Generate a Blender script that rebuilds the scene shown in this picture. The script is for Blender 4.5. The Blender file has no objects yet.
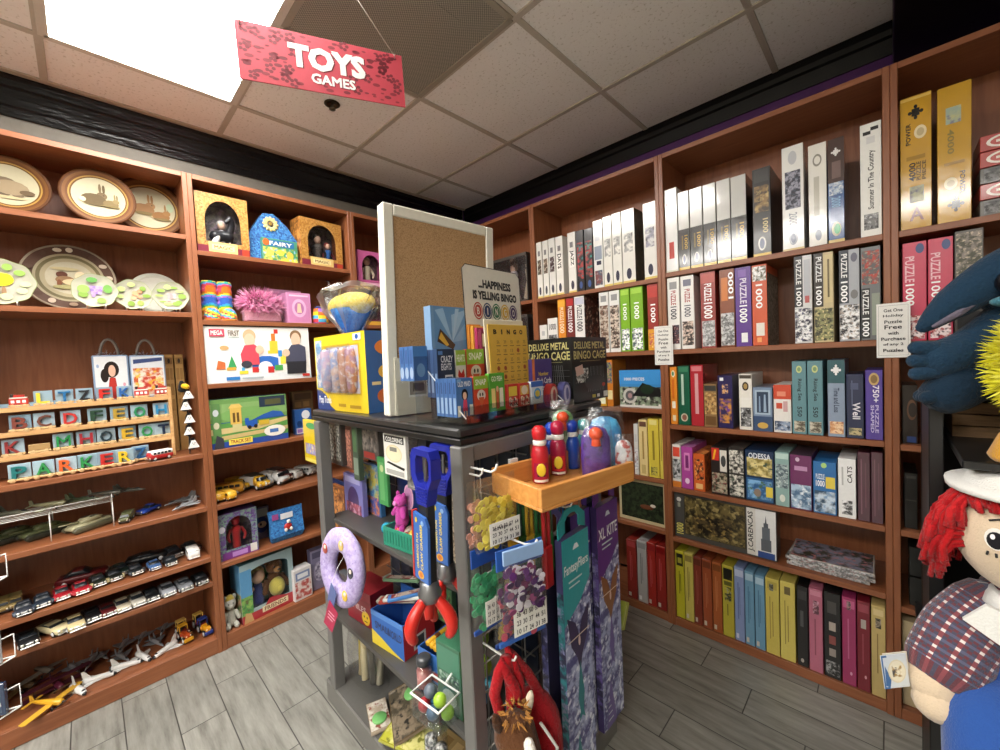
import bpy, math, random
from mathutils import Matrix, Vector
PI = math.pi
rad = math.radians
SC = bpy.context.scene
COL = SC.collection
rnd = random.Random(7)

# ------------------------------------------------------------------ colour
def lin(c):
    return c / 12.92 if c <= 0.04045 else ((c + 0.055) / 1.055) ** 2.4
_hc = {}
def H(s):
    if s not in _hc:
        t = ''.join(a * 2 for a in s) if len(s) == 3 else s
        _hc[s] = tuple(lin(int(t[i:i + 2], 16) / 255) for i in (0, 2, 4))
    return _hc[s]

# ------------------------------------------------------------------ materials
MATS = {}
def new_mat(name):
    m = bpy.data.materials.new(name)
    m.use_nodes = True
    nt = m.node_tree
    p = nt.nodes['Principled BSDF']
    MATS[name] = m
    return m, nt, p
def node(nt, kind, **kw):
    n = nt.nodes.new(kind)
    for k, v in kw.items():
        if k in n.inputs: n.inputs[k].default_value = v
        else: setattr(n, k, v)
    return n
def ocoord(nt, scale=(1, 1, 1)):
    tc = node(nt, 'ShaderNodeTexCoord')
    mp = node(nt, 'ShaderNodeMapping')
    mp.inputs['Scale'].default_value = scale
    nt.links.new(tc.outputs['Object'], mp.inputs['Vector'])
    return mp.outputs['Vector']
def bump(nt, p, h, strength, dist):
    b = node(nt, 'ShaderNodeBump')
    b.inputs['Strength'].default_value = strength
    b.inputs['Distance'].default_value = dist
    nt.links.new(h, b.inputs['Height'])
    nt.links.new(b.outputs['Normal'], p.inputs['Normal'])
def attr_mat(name, rough, metal=0.0, coat=0.0, bs=0.0, bscale=80, sheen=0.0, spec=0.5):
    m, nt, p = new_mat(name)
    a = node(nt, 'ShaderNodeAttribute', attribute_name='Col')
    nz = node(nt, 'ShaderNodeTexNoise')
    nz.inputs['Scale'].default_value = bscale
    nt.links.new(ocoord(nt), nz.inputs['Vector'])
    hs = node(nt, 'ShaderNodeMixRGB', blend_type='MULTIPLY')
    hs.inputs[0].default_value = 0.12
    nt.links.new(a.outputs['Color'], hs.inputs[1])
    nt.links.new(nz.outputs['Fac'], hs.inputs[2])
    nt.links.new(hs.outputs[0], p.inputs['Base Color'])
    p.inputs['Roughness'].default_value = rough
    p.inputs['Metallic'].default_value = metal
    p.inputs['Coat Weight'].default_value = coat
    p.inputs['Coat Roughness'].default_value = 0.08
    p.inputs['Sheen Weight'].default_value = sheen
    p.inputs['Specular IOR Level'].default_value = spec
    if bs: bump(nt, p, nz.outputs['Fac'], bs, 0.004)
    return m
attr_mat('card', 0.5)
attr_mat('gloss', 0.3, coat=0.25)
attr_mat('wrap', 0.16, coat=0.8, bs=0.22, bscale=22)
attr_mat('plastic', 0.32)
attr_mat('ceramic', 0.55, spec=.15)
attr_mat('metal', 0.32, metal=0.85)
attr_mat('painted_metal', 0.4)
attr_mat('fabric', 0.9, bs=0.5, bscale=260, sheen=0.3, spec=0.2)
attr_mat('plush', 0.95, bs=1.0, bscale=150, sheen=0.12, spec=0.1)
attr_mat('sparkle', 0.2, coat=0.6, bs=0.8, bscale=60)
def art_mat(name, scale, rough, coat, bs=0.0):
    m, nt, p = new_mat(name)
    v = ocoord(nt)
    cs = [node(nt, 'ShaderNodeAttribute', attribute_name=n).outputs['Color'] for n in ('Col', 'Col2', 'Col3')]
    n1 = node(nt, 'ShaderNodeTexNoise'); n1.inputs['Scale'].default_value = scale; n1.inputs['Detail'].default_value = 4
    n3 = node(nt, 'ShaderNodeTexNoise'); n3.inputs['Scale'].default_value = scale * 1.3; n3.inputs['Detail'].default_value = 3
    of = node(nt, 'ShaderNodeVectorMath', operation='ADD'); of.inputs[1].default_value = (3.7, 9.1, 5.3)
    nt.links.new(v, of.inputs[0]); nt.links.new(of.outputs[0], n3.inputs['Vector']); nt.links.new(v, n1.inputs['Vector'])
    def ramp(src, a, b):
        r = node(nt, 'ShaderNodeMapRange'); r.inputs[1].default_value = a; r.inputs[2].default_value = b
        nt.links.new(src, r.inputs[0]); return r.outputs[0]
    m1 = node(nt, 'ShaderNodeMixRGB'); m2 = node(nt, 'ShaderNodeMixRGB')
    nt.links.new(ramp(n1.outputs['Fac'], 0.42, 0.58), m1.inputs[0])
    nt.links.new(cs[0], m1.inputs[1]); nt.links.new(cs[1], m1.inputs[2])
    nt.links.new(ramp(n3.outputs['Fac'], 0.55, 0.66), m2.inputs[0])
    nt.links.new(m1.outputs[0], m2.inputs[1]); nt.links.new(cs[2], m2.inputs[2])
    nt.links.new(m2.outputs[0], p.inputs['Base Color'])
    p.inputs['Roughness'].default_value = rough
    p.inputs['Coat Weight'].default_value = coat
    if bs: bump(nt, p, n1.outputs['Fac'], bs, 0.004)
art_mat('art', 42, 0.35, 0.2)
art_mat('art_fine', 95, 0.4, 0.1)
art_mat('art_fabric', 90, 0.9, 0.0, 0.4)

def wood_mat(name, c1, c2, c3, rough, scale):
    m, nt, p = new_mat(name)
    v = ocoord(nt, scale)
    n1 = node(nt, 'ShaderNodeTexNoise'); n1.inputs['Scale'].default_value = 9; n1.inputs['Detail'].default_value = 6
    n1.inputs['Distortion'].default_value = 0.6
    nt.links.new(v, n1.inputs['Vector'])
    cr = node(nt, 'ShaderNodeValToRGB')
    e = cr.color_ramp.elements
    e[0].position = 0.3; e[0].color = (*H(c1), 1); e[1].position = 0.72; e[1].color = (*H(c3), 1)
    k = e.new(0.5); k.color = (*H(c2), 1)
    nt.links.new(n1.outputs['Fac'], cr.inputs['Fac'])
    nt.links.new(cr.outputs['Color'], p.inputs['Base Color'])
    p.inputs['Roughness'].default_value = rough
    bump(nt, p, n1.outputs['Fac'], 0.08, 0.002)
wood_mat('cherry', '7e4a2d', '8a5334', '935c3c', 0.38, (7, 7, 0.7))
wood_mat('cherry_long', '7e4a2d', '8a5334', '935c3c', 0.38, (0.7, 7, 7))
wood_mat('oak', 'c07f3c', 'cc8d48', 'd69a55', 0.4, (7, 0.8, 7))
wood_mat('pine', 'b98c58', 'c79a66', 'd2a873', 0.5, (0.8, 7, 7))
wood_mat('oldwood', '6b5136', '7d6040', '5a4129', 0.7, (1, 8, 8))

def clear_mat(name, tint, mixf, rough, bs=0.0):
    m, nt, p = new_mat(name)
    nt.nodes.remove(p)
    out = nt.nodes['Material Output']
    tr = node(nt, 'ShaderNodeBsdfTransparent'); tr.inputs[0].default_value = (*H(tint), 1)
    gl = node(nt, 'ShaderNodeBsdfGlossy'); gl.inputs['Roughness'].default_value = rough
    fr = node(nt, 'ShaderNodeLayerWeight'); fr.inputs['Blend'].default_value = 0.12
    ml = node(nt, 'ShaderNodeMath', operation='MULTIPLY'); ml.inputs[1].default_value = 0.3
    ad = node(nt, 'ShaderNodeMath', operation='ADD', use_clamp=True); ad.inputs[1].default_value = mixf
    mx = node(nt, 'ShaderNodeMixShader')
    nt.links.new(fr.outputs['Facing'], ml.inputs[0]); nt.links.new(ml.outputs[0], ad.inputs[0]); nt.links.new(ad.outputs[0], mx.inputs[0])
    nt.links.new(tr.outputs[0], mx.inputs[1]); nt.links.new(gl.outputs[0], mx.inputs[2])
    nt.links.new(mx.outputs[0], out.inputs[0])
    if bs:
        n1 = node(nt, 'ShaderNodeTexNoise'); n1.inputs['Scale'].default_value = 45
        nt.links.new(ocoord(nt), n1.inputs['Vector'])
        b = node(nt, 'ShaderNodeBump'); b.inputs['Strength'].default_value = bs; b.inputs['Distance'].default_value = 0.006
        nt.links.new(n1.outputs['Fac'], b.inputs['Height'])
        nt.links.new(b.outputs[0], gl.inputs['Normal'])
clear_mat('acrylic', 'f4f6f6', 0.06, 0.08)
clear_mat('film', 'fafafa', 0.08, 0.25, 0.7)
clear_mat('pane', 'fafafa', 0.02, 0.12, 0.08)
clear_mat('cello', 'f2f3f3', 0.22, 0.3, 0.9)

# ------------------------------------------------------------------ text
_txt = {}
def glyphs(s, heavy=0):
    key = (s, heavy)
    if key not in _txt:
        thin = 'M' in s
        cu = bpy.data.curves.new('lettering', 'FONT')
        cu.body = s; cu.resolution_u = 2; cu.offset = 0 if thin else 0.018
        ob = bpy.data.objects.new('lettering', cu)
        COL.objects.link(ob)
        dg = bpy.context.evaluated_depsgraph_get()
        me = ob.evaluated_get(dg).to_mesh()
        vs = [(v.co.x, v.co.y) for v in me.vertices]
        fs = [tuple(p.vertices) for p in me.polygons]
        ob.evaluated_get(dg).to_mesh_clear()
        bpy.data.objects.remove(ob); bpy.data.curves.remove(cu)
        d = .03 if heavy == 1 else .018 if thin and heavy == 0 else 0
        if d:
            n = len(vs); V0, F0 = vs, fs; vs = []; fs = []
            for k, (a, b) in enumerate(((-d, -d), (d, -d), (-d, d), (d, d), (0, 0))):
                vs += [(x + a, y + b) for x, y in V0]; fs += [tuple(i + k * n for i in f) for f in F0]
        xs = [v[0] for v in vs] or [0, 1]; ys = [v[1] for v in vs] or [0, 1]
        w = max(xs) - min(xs) or 1; h = max(ys) - min(ys) or 1
        _txt[key] = ([((x - min(xs)) / w, (y - min(ys)) / h) for x, y in vs], fs, n if d else 0)
    return _txt[key]

# ------------------------------------------------------------------ mesh builder
class MB:
    def __init__(s):
        s.v = []; s.f = []; s.c = []; s.m = []; s.sm = []; s.T = Matrix.Identity(4)
    def add(s, vs, fs, col, mat='card', smooth=False):
        b = len(s.v)
        s.v += [s.T @ Vector(p) for p in vs]
        if isinstance(col, str): col = (col, col, col)
        for i, f in enumerate(fs):
            s.f.append([b + k for k in f]); s.m.append(mat); s.sm.append(smooth)
            c = col[i] if isinstance(col, list) else col
            s.c.append(c if not isinstance(c, str) else (c, c, c))
        return s
    def box(s, x0, x1, y0, y1, z0, z1, col, mat='card', bev=0.0012):
        b = min(bev, abs(x1 - x0) * .3, abs(y1 - y0) * .3, abs(z1 - z0) * .3)
        X = (x0, x1); Y = (y0, y1); Z = (z0, z1); vs = []; ix = {}
        for i in (0, 1):
            for j in (0, 1):
                for k in (0, 1):
                    d = (b if i == 0 else -b, b if j == 0 else -b, b if k == 0 else -b)
                    p = (X[i], Y[j], Z[k])
                    for a in range(3):
                        ix[i, j, k, a] = len(vs)
                        vs.append(tuple(p[q] + (0 if q == a else d[q]) for q in range(3)))
        fs = []
        for a in range(3):
            o = [q for q in range(3) if q != a]
            for t in (0, 1):
                q = []
                for u, w in ((0, 0), (1, 0), (1, 1), (0, 1)):
                    key = [0, 0, 0]; key[a] = t; key[o[0]] = u; key[o[1]] = w
                    q.append(ix[(*key, a)])
                flip = (t == 0) != (a == 1)
                fs.append(q[::-1] if flip else q)
            for u in (0, 1):
                for w in (0, 1):
                    k0 = [0, 0, 0]; k1 = [0, 0, 0]
                    k0[o[0]] = k1[o[0]] = u; k0[o[1]] = k1[o[1]] = w; k1[a] = 1
                    fs.append([ix[(*k0, o[0])], ix[(*k0, o[1])], ix[(*k1, o[1])], ix[(*k1, o[0])]])
        for i in (0, 1):
            for j in (0, 1):
                for k in (0, 1):
                    fs.append([ix[i, j, k, 0], ix[i, j, k, 1], ix[i, j, k, 2]])
        return s.add(vs, fs, col, mat)
    def lathe(s, prof, n=24, col='fff', mat='ceramic', M=None, smooth=True, seg=None):
        vs = []; fs = []; cl = []
        for r, z in prof:
            for i in range(n):
                a = 2 * PI * i / n
                p = Vector((r * math.cos(a), r * math.sin(a), z))
                vs.append(M @ p if M else p)
        for j in range(len(prof) - 1):
            for i in range(n):
                k = (i + 1) % n
                fs.append((j * n + i, j * n + k, (j + 1) * n + k, (j + 1) * n + i))
                cl.append((seg[j] if seg else col))
        fs.append(tuple(range(n))[::-1]); cl.append(seg[0] if seg else col)
        fs.append(tuple((len(prof) - 1) * n + i for i in range(n))); cl.append(seg[-1] if seg else col)
        return s.add(vs, fs, cl, mat, smooth)
    def cyl(s, p0, p1, r0, r1=None, n=12, col='fff', mat='plastic'):
        r1 = r0 if r1 is None else r1
        p0 = Vector(p0); p1 = Vector(p1); d = p1 - p0
        M = Matrix.Translation(p0) @ d.to_track_quat('Z', 'Y').to_matrix().to_4x4()
        L = d.length; e = min(.0008, L * .2, max(r0, r1) * .3)
        return s.lathe([(max(r0 - e, 1e-5), 0), (r0, e), (r1, L - e), (max(r1 - e, 1e-5), L)], n, col, mat, M)
    def tube(s, pts, r, n=6, col='fff', mat='metal', closed=False):
        pts = [Vector(p) for p in pts]; m = len(pts)
        vs = []; fs = []; up = None
        for i, p in enumerate(pts):
            if closed: t = pts[(i + 1) % m] - pts[i - 1]
            else: t = pts[min(i + 1, m - 1)] - pts[max(i - 1, 0)]
            t.normalize()
            if up is None: up = Vector((0, 0, 1)) if abs(t.z) < .9 else Vector((1, 0, 0))
            a = up - t * up.dot(t)
            if a.length < 1e-6: a = t.orthogonal()
            a.normalize(); b = t.cross(a); up = a
            rr = r[i] if isinstance(r, (list, tuple)) else r
            for k in range(n):
                g = 2 * PI * k / n
                vs.append(p + (a * math.cos(g) + b * math.sin(g)) * rr)
        for i in range(m if closed else m - 1):
            j = (i + 1) % m
            for k in range(n):
                l = (k + 1) % n
                fs.append((i * n + k, i * n + l, j * n + l, j * n + k))
        if not closed:
            fs.append(tuple(range(n))[::-1]); fs.append(tuple((m - 1) * n + k for k in range(n)))
        return s.add(vs, fs, col, mat, n > 5)
    def ell(s, c, r, col='fff', mat='plush', nu=14, nv=9, M=None):
        if not isinstance(r, (list, tuple)): r = (r, r, r)
        vs = []; fs = []
        for j in range(1, nv):
            t = PI * j / nv
            for i in range(nu):
                a = 2 * PI * i / nu
                p = Vector((r[0] * math.sin(t) * math.cos(a), r[1] * math.sin(t) * math.sin(a), r[2] * math.cos(t)))
                vs.append((M @ p if M else p) + Vector(c))
        top = len(vs); p = Vector((0, 0, r[2])); vs.append((M @ p if M else p) + Vector(c))
        p = Vector((0, 0, -r[2])); vs.append((M @ p if M else p) + Vector(c))
        for j in range(nv - 2):
            for i in range(nu):
                k = (i + 1) % nu
                fs.append((j * nu + i, (j + 1) * nu + i, (j + 1) * nu + k, j * nu + k))
        for i in range(nu):
            k = (i + 1) % nu
            fs.append((top, i, k)); fs.append((top + 1, (nv - 2) * nu + k, (nv - 2) * nu + i))
        return s.add(vs, fs, col, mat, True)
    def loft(s, rings, col='fff', mat='plastic', smooth=True, cap=True):
        n = len(rings[0]); vs = [p for r in rings for p in r]; fs = []
        for j in range(len(rings) - 1):
            for i in range(n):
                k = (i + 1) % n
                fs.append((j * n + i, j * n + k, (j + 1) * n + k, (j + 1) * n + i))
        cl = [col] * len(fs) if not callable(col) else [col(i // n, i % n) for i in range(len(fs))]
        if cap:
            fs.append(tuple(range(n))[::-1]); fs.append(tuple((len(rings) - 1) * n + i for i in range(n)))
            cl += [cl[0], cl[-1]]
        return s.add(vs, fs, cl, mat, smooth)
    def limb(s, pts, radii, col, mat='fabric', n=14, sub=4):
        """tapering soft limb through pts (Catmull-Rom) with round ends; radii = r or (ra, rb)"""
        P = [Vector(p) for p in pts]; R = radii; q = []; rr = []
        for i in range(len(P) - 1):
            a, b, c, d = P[max(i - 1, 0)], P[i], P[i + 1], P[min(i + 2, len(P) - 1)]
            for k in range(sub):
                t = k / sub
                q.append(.5 * ((2 * b) + (c - a) * t + (2 * a - 5 * b + 4 * c - d) * t * t + (3 * b - a - 3 * c + d) * t ** 3))
                rr.append(R[i] * (1 - t) + R[i + 1] * t)
        q.append(P[-1]); rr.append(R[-1])
        t0 = (q[1] - q[0]).normalized(); t1 = (q[-1] - q[-2]).normalized()
        q = [q[0] - t0 * rr[0] * .8, q[0] - t0 * rr[0] * .45] + q + [q[-1] + t1 * rr[-1] * .45, q[-1] + t1 * rr[-1] * .8]
        rr = [rr[0] * .35, rr[0] * .85] + rr + [rr[-1] * .85, rr[-1] * .35]
        b = len(s.f)
        s.tube(q, rr, n, 'fff' if callable(col) else col, mat)
        if callable(col):
            for j in range(len(q) - 1):
                for k in range(n):
                    c = col(j, k); s.c[b + j * n + k] = (c, c, c)
        return s
    def prism(s, poly, d0, d1, plane='xz', col='fff', mat='card'):
        n = len(poly)
        f = {'xz': lambda a, b, d: (a, d, b), 'xy': lambda a, b, d: (a, b, d), 'yz': lambda a, b, d: (d, a, b)}[plane]
        vs = [f(a, b, d0) for a, b in poly] + [f(a, b, d1) for a, b in poly]
        fs = [tuple(range(n)), tuple(range(n, 2 * n))[::-1]]
        fs += [(i, i + n, (i + 1) % n + n, (i + 1) % n) for i in range(n)]
        return s.add(vs, fs, col, mat)
    def fur(s, c, r, n, ln, wd, cols, seed=1, mat='plush', droop=0.0):
        g = random.Random(seed); c = Vector(c)
        if not isinstance(r, (list, tuple)): r = (r, r, r)
        for i in range(n):
            z = g.uniform(-1, 1); a = g.uniform(0, 2 * PI); q = math.sqrt(1 - z * z)
            d = Vector((q * math.cos(a), q * math.sin(a), z))
            p = c + Vector((d.x * r[0], d.y * r[1], d.z * r[2])) * .92
            t = (d + Vector((g.uniform(-.5, .5), g.uniform(-.5, .5), g.uniform(-.5, .5) - droop))).normalized()
            o = t.orthogonal().normalized() * wd; o2 = t.cross(o)
            L = ln * g.uniform(.6, 1.2)
            s.add([p + o, p - o * .5 + o2 * .8, p - o * .5 - o2 * .8, p + t * L * .6 + o * .5, p + t * L * .6 - o * .5, p + t * L], [(0, 1, 4, 3), (1, 2, 4), (2, 0, 3, 4), (3, 4, 5)], g.choice(cols), mat)
        return s
    # ---- printed face: little language, ops separated by ';', coordinates 0..1 on the face
    def face(s, O, U, V, w, h, ops, mat='gloss'):
        O = Vector(O); U = Vector(U); V = Vector(V); N = U.cross(V); k = 0
        for op in ops.split(';'):
            op = op.strip()
            if not op: continue
            k += 1; e = 0.0002 + 0.00016 * k
            head, _, txt = op.partition('|')
            a = head.split(); kind = a[0]
            def pt(u, v): return O + U * (u * w) + V * (v * h) + N * e
            if kind in 'raf':
                x0, y0, x1, y1 = map(float, a[1:5]); c = a[5:]
                c = tuple((c * 3)[:3]) if len(c) == 1 else tuple((c + c)[:3])
                s.add([pt(x0, y0), pt(x1, y0), pt(x1, y1), pt(x0, y1)], [(0, 1, 2, 3)], c, {'r': mat, 'a': 'art', 'f': 'art_fine'}[kind])
            elif kind == 'e':
                x0, y0, x1, y1 = map(float, a[1:5]); n = 18
                vs = [pt((x0 + x1) / 2 + (x1 - x0) / 2 * math.cos(2 * PI * i / n), (y0 + y1) / 2 + (y1 - y0) / 2 * math.sin(2 * PI * i / n)) for i in range(n)]
                s.add(vs, [tuple(range(n))], a[5], mat)
            elif kind == 'z':
                x0, y0, x1, y1 = map(float, a[1:5])
                for (p, q, ra, rb) in ((.5, .5, .3, .3), (.13, .5, .13, .12), (.87, .5, .13, .12), (.5, .88, .12, .13), (.5, .14, .12, .13)):
                    n = 4 if ra == .3 else 12
                    vs = [pt(x0 + (x1 - x0) * (p + ra * math.cos(2 * PI * (i + (.5 if n == 4 else 0)) / n) * (1.2 if n == 4 else 1)), y0 + (y1 - y0) * (q + rb * math.sin(2 * PI * (i + (.5 if n == 4 else 0)) / n) * (1.2 if n == 4 else 1))) for i in range(n)]
                    s.add(vs, [tuple(range(n))], a[5], mat)
            elif kind == 'p':
                q = list(map(float, a[1:-1])); n = len(q) // 2
                s.add([pt(q[2 * i], q[2 * i + 1]) for i in range(n)], [tuple(range(n))], a[-1], mat)
            elif kind in 'tb':
                x0, y0, x1, y1 = map(float, a[1:5]); rot = int(a[6]) if len(a) > 6 else 0
                gv, gf, nl = glyphs(txt, int(kind == 'b'))
                if rot == 0: m = [(u, v) for u, v in gv]
                elif rot == -90: m = [(v, 1 - u) for u, v in gv]
                else: m = [(1 - v, u) for u, v in gv]
                s.add([pt(x0 + (x1 - x0) * u, y0 + (y1 - y0) * v) + N * (4e-5 * (i // nl if nl else 0)) for i, (u, v) in enumerate(m)], gf, a[5], mat)
        return s
    def mesh(s, name):
        me = bpy.data.meshes.new(name)
        me.from_pydata(s.v, [], s.f)
        names = []
        for m in s.m:
            if m not in names: names.append(m)
        for n in names: me.materials.append(MATS[n])
        me.polygons.foreach_set('material_index', [names.index(m) for m in s.m])
        me.polygons.foreach_set('use_smooth', s.sm)
        for q in range(3):
            if q and not any(m.startswith('art') for m in s.m): break
            at = me.color_attributes.new(('Col', 'Col2', 'Col3')[q], 'FLOAT_COLOR', 'CORNER')
            dat = []
            for f, c in zip(s.f, s.c):
                dat += [*H(c[q]), 1.0] * len(f)
            at.data.foreach_set('color', dat)
        me.update()
        return me
    def build(s, name, parent=None, loc=(0, 0, 0), rz=0.0, rot=None):
        o = bpy.data.objects.new(name, s.mesh(name))
        COL.objects.link(o)
        o.parent = parent; o.location = loc
        o.rotation_euler = rot or (0, 0, rz)
        return o

# ------------------------------------------------------------------ things
def tag(o, label=None, cat=None, group=None, kind=None):
    if label: o['label'] = label
    if cat: o['category'] = cat
    if group: o['group'] = group
    if kind: o['kind'] = kind
    return o
def empty(name, label, cat, loc=(0, 0, 0), rz=0.0, group=None, rot=None):
    o = bpy.data.objects.new(name, None)
    COL.objects.link(o)
    o.empty_display_size = .05
    o.location = loc; o.rotation_euler = rot or (0, 0, rz)
    return tag(o, label, cat, group)
def copies(root, name, label, loc, rz=0.0, group=None):
    """copy of a thing with copies of its parts and sub-parts"""
    r = root.copy(); COL.objects.link(r); r.name = name
    r.location = loc; r.rotation_euler = (0, 0, rz); r['label'] = label
    if group: r['group'] = group
    for ch in list(root.children):
        c = ch.copy(); COL.objects.link(c); c.parent = r
        for g in list(ch.children):
            d = g.copy(); COL.objects.link(d); d.parent = c
    return r
def part(mb, name, parent, label=None, loc=(0, 0, 0), rz=0.0, rot=None):
    o = mb.build(name, parent, loc, rz, rot)
    if label: o['label'] = label
    return o
def carton(mb, w, d, h, col, front='', left='', right='', top='', mat='gloss', bev=.0012):
    """printed carton: origin bottom centre, front = -Y"""
    mb.box(-w / 2, w / 2, -d / 2, d / 2, 0, h, col, mat, bev)
    if front: mb.face((-w / 2, -d / 2, 0), (1, 0, 0), (0, 0, 1), w, h, front, mat)
    if right: mb.face((w / 2, -d / 2, 0), (0, 1, 0), (0, 0, 1), d, h, right, mat)
    if left: mb.face((-w / 2, d / 2, 0), (0, -1, 0), (0, 0, 1), d, h, left, mat)
    if top: mb.face((-w / 2, -d / 2, h), (1, 0, 0), (0, 1, 0), w, d, top, mat)
    return mb
def BOX(name, label, cat, side, plane, rect, d, col, front='', group=None, left='', right='', top='', mat='gloss', gap=.0008, turn=0.0, lean=0.0):
    """a carton whose front lies on the plane x=plane (side 'x', facing +x) or y=plane (side 'y', facing -y)"""
    a0, z1, a1, z0 = rect
    z0 += .001; w = abs(a1 - a0) - 2 * gap; mid = (a0 + a1) / 2; h = z1 - z0
    mb = carton(MB(), w, d, h, col, front, left, right, top, mat)
    if side == 'x': loc = (plane - d / 2, mid, z0); rz = PI / 2
    else: loc = (mid, plane + d / 2, z0); rz = 0
    o = mb.build(name, None, loc, rot=(-lean, 0, rz + turn))
    return tag(o, label, cat, group)
def struct(mb, name, parent=None):
    o = mb.build(name, parent)
    if parent is None: o['kind'] = 'structure'
    return o

# ================================================================== SETTING
CEIL = 2.5655
def floor_mat():
    m, nt, p = new_mat('floor_planks')
    tc = node(nt, 'ShaderNodeTexCoord')
    sx = node(nt, 'ShaderNodeSeparateXYZ'); nt.links.new(tc.outputs['Object'], sx.inputs[0])
    def mth(op, a, b=None, c=None):
        n = node(nt, 'ShaderNodeMath', operation=op)
        for i, q in enumerate((a, b, c)):
            if q is None: continue
            if isinstance(q, (int, float)): n.inputs[i].default_value = q
            else: nt.links.new(q, n.inputs[i])
        return n.outputs[0]
    W, L = 0.1408, 0.552
    ry = mth('DIVIDE', mth('ADD', sx.outputs[1], 1.735), W)
    row = mth('FLOOR', ry)
    fy = mth('SUBTRACT', ry, row)
    cx = mth('DIVIDE', mth('ADD', mth('SUBTRACT', sx.outputs[0], 0.40), mth('MULTIPLY', row, 0.1833)), L)
    colm = mth('FLOOR', cx)
    fx = mth('SUBTRACT', cx, colm)
    dy = mth('MULTIPLY', mth('MINIMUM', fy, mth('SUBTRACT', 1.0, fy)), W)
    dx = mth('MULTIPLY', mth('MINIMUM', fx, mth('SUBTRACT', 1.0, fx)), L)
    dist = mth('MINIMUM', dx, dy)
    mask = node(nt, 'ShaderNodeMapRange'); mask.inputs[1].default_value = 0.0012; mask.inputs[2].default_value = 0.0024
    nt.links.new(dist, mask.inputs[0])
    cell = node(nt, 'ShaderNodeCombineXYZ'); nt.links.new(colm, cell.inputs[0]); nt.links.new(row, cell.inputs[1])
    wn = node(nt, 'ShaderNodeTexWhiteNoise'); nt.links.new(cell.outputs[0], wn.inputs['Vector'])
    # grain: stretched noise, shifted per plank
    sc = node(nt, 'ShaderNodeVectorMath', operation='MULTIPLY'); sc.inputs[1].default_value = (2.2, 16, 1)
    nt.links.new(tc.outputs['Object'], sc.inputs[0])
    sh = node(nt, 'ShaderNodeVectorMath', operation='MULTIPLY_ADD'); sh.inputs[1].default_value = (7, 5, 3)
    nt.links.new(wn.outputs['Color'], sh.inputs[0]); nt.links.new(sc.outputs[0], sh.inputs[2])
    n1 = node(nt, 'ShaderNodeTexNoise'); n1.inputs['Scale'].default_value = 2.2; n1.inputs['Detail'].default_value = 8; n1.inputs['Roughness'].default_value = 0.65
    nt.links.new(sh.outputs[0], n1.inputs['Vector'])
    cr = node(nt, 'ShaderNodeValToRGB'); e = cr.color_ramp.elements
    e[0].position = .22; e[0].color = (*H('58564f'), 1); e[1].position = .68; e[1].color = (*H('9c9b93'), 1)
    k = e.new(.42); k.color = (*H('807f78'), 1)
    nt.links.new(n1.outputs['Fac'], cr.inputs[0])
    vr = node(nt, 'ShaderNodeMapRange'); vr.inputs[3].default_value = .86; vr.inputs[4].default_value = 1.05
    nt.links.new(wn.outputs['Value'], vr.inputs[0])
    mu = node(nt, 'ShaderNodeMixRGB', blend_type='MULTIPLY'); mu.inputs[0].default_value = 1
    nt.links.new(cr.outputs[0], mu.inputs[1]); nt.links.new(vr.outputs[0], mu.inputs[2])
    gm = node(nt, 'ShaderNodeMixRGB'); gm.inputs[1].default_value = (*H('3d3c39'), 1)
    nt.links.new(mask.outputs[0], gm.inputs[0]); nt.links.new(mu.outputs[0], gm.inputs[2])
    nt.links.new(gm.outputs[0], p.inputs['Base Color'])
    p.inputs['Roughness'].default_value = .42
    ad = mth('ADD', mth('MULTIPLY', mask.outputs[0], 1.0), mth('MULTIPLY', n1.outputs['Fac'], .25))
    bump(nt, p, ad, .35, .002)
floor_mat()
def speck_mat(name, base, dark, scale, lo, hi, rough):
    m, nt, p = new_mat(name)
    v = ocoord(nt)
    n1 = node(nt, 'ShaderNodeTexNoise'); n1.inputs['Scale'].default_value = scale; n1.inputs['Detail'].default_value = 3
    nt.links.new(v, n1.inputs['Vector'])
    cr = node(nt, 'ShaderNodeValToRGB'); e = cr.color_ramp.elements
    e[0].position = lo; e[0].color = (*H(dark), 1); e[1].position = hi; e[1].color = (*H(base), 1)
    nt.links.new(n1.outputs['Fac'], cr.inputs[0]); nt.links.new(cr.outputs[0], p.inputs['Base Color'])
    p.inputs['Roughness'].default_value = rough
    bump(nt, p, n1.outputs['Fac'], .25, .003)
speck_mat('ceiling_tile', 'f5f3ef', 'd6d2c9', 85, .3, .42, .9)
speck_mat('paint_grey', '6d6a60', '66635a', 20, .3, .7, .6)
speck_mat('paint_purple', '5a2a6c', '52256a', 20, .3, .7, .6)
speck_mat('paint_cream', 'b9b1a2', 'b0a899', 12, .3, .7, .7)
speck_mat('cork', 'b8946a', '98754f', 330, .38, .54, .85)
def gloss_black(name, rough, spec, bs):
    m, nt, p = new_mat(name)
    n1 = node(nt, 'ShaderNodeTexNoise'); n1.inputs['Scale'].default_value = 26; n1.inputs['Detail'].default_value = 6
    nt.links.new(ocoord(nt, (1, .5, 2.2)), n1.inputs['Vector'])
    p.inputs['Base Color'].default_value = (*H('0c0c0d'), 1)
    p.inputs['Roughness'].default_value = rough; p.inputs['Specular IOR Level'].default_value = spec
    bump(nt, p, n1.outputs['Fac'], bs, .012)
gloss_black('black_gloss', .35, .2, .05)
gloss_black('black_wrinkled', .22, .35, .3)
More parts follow.
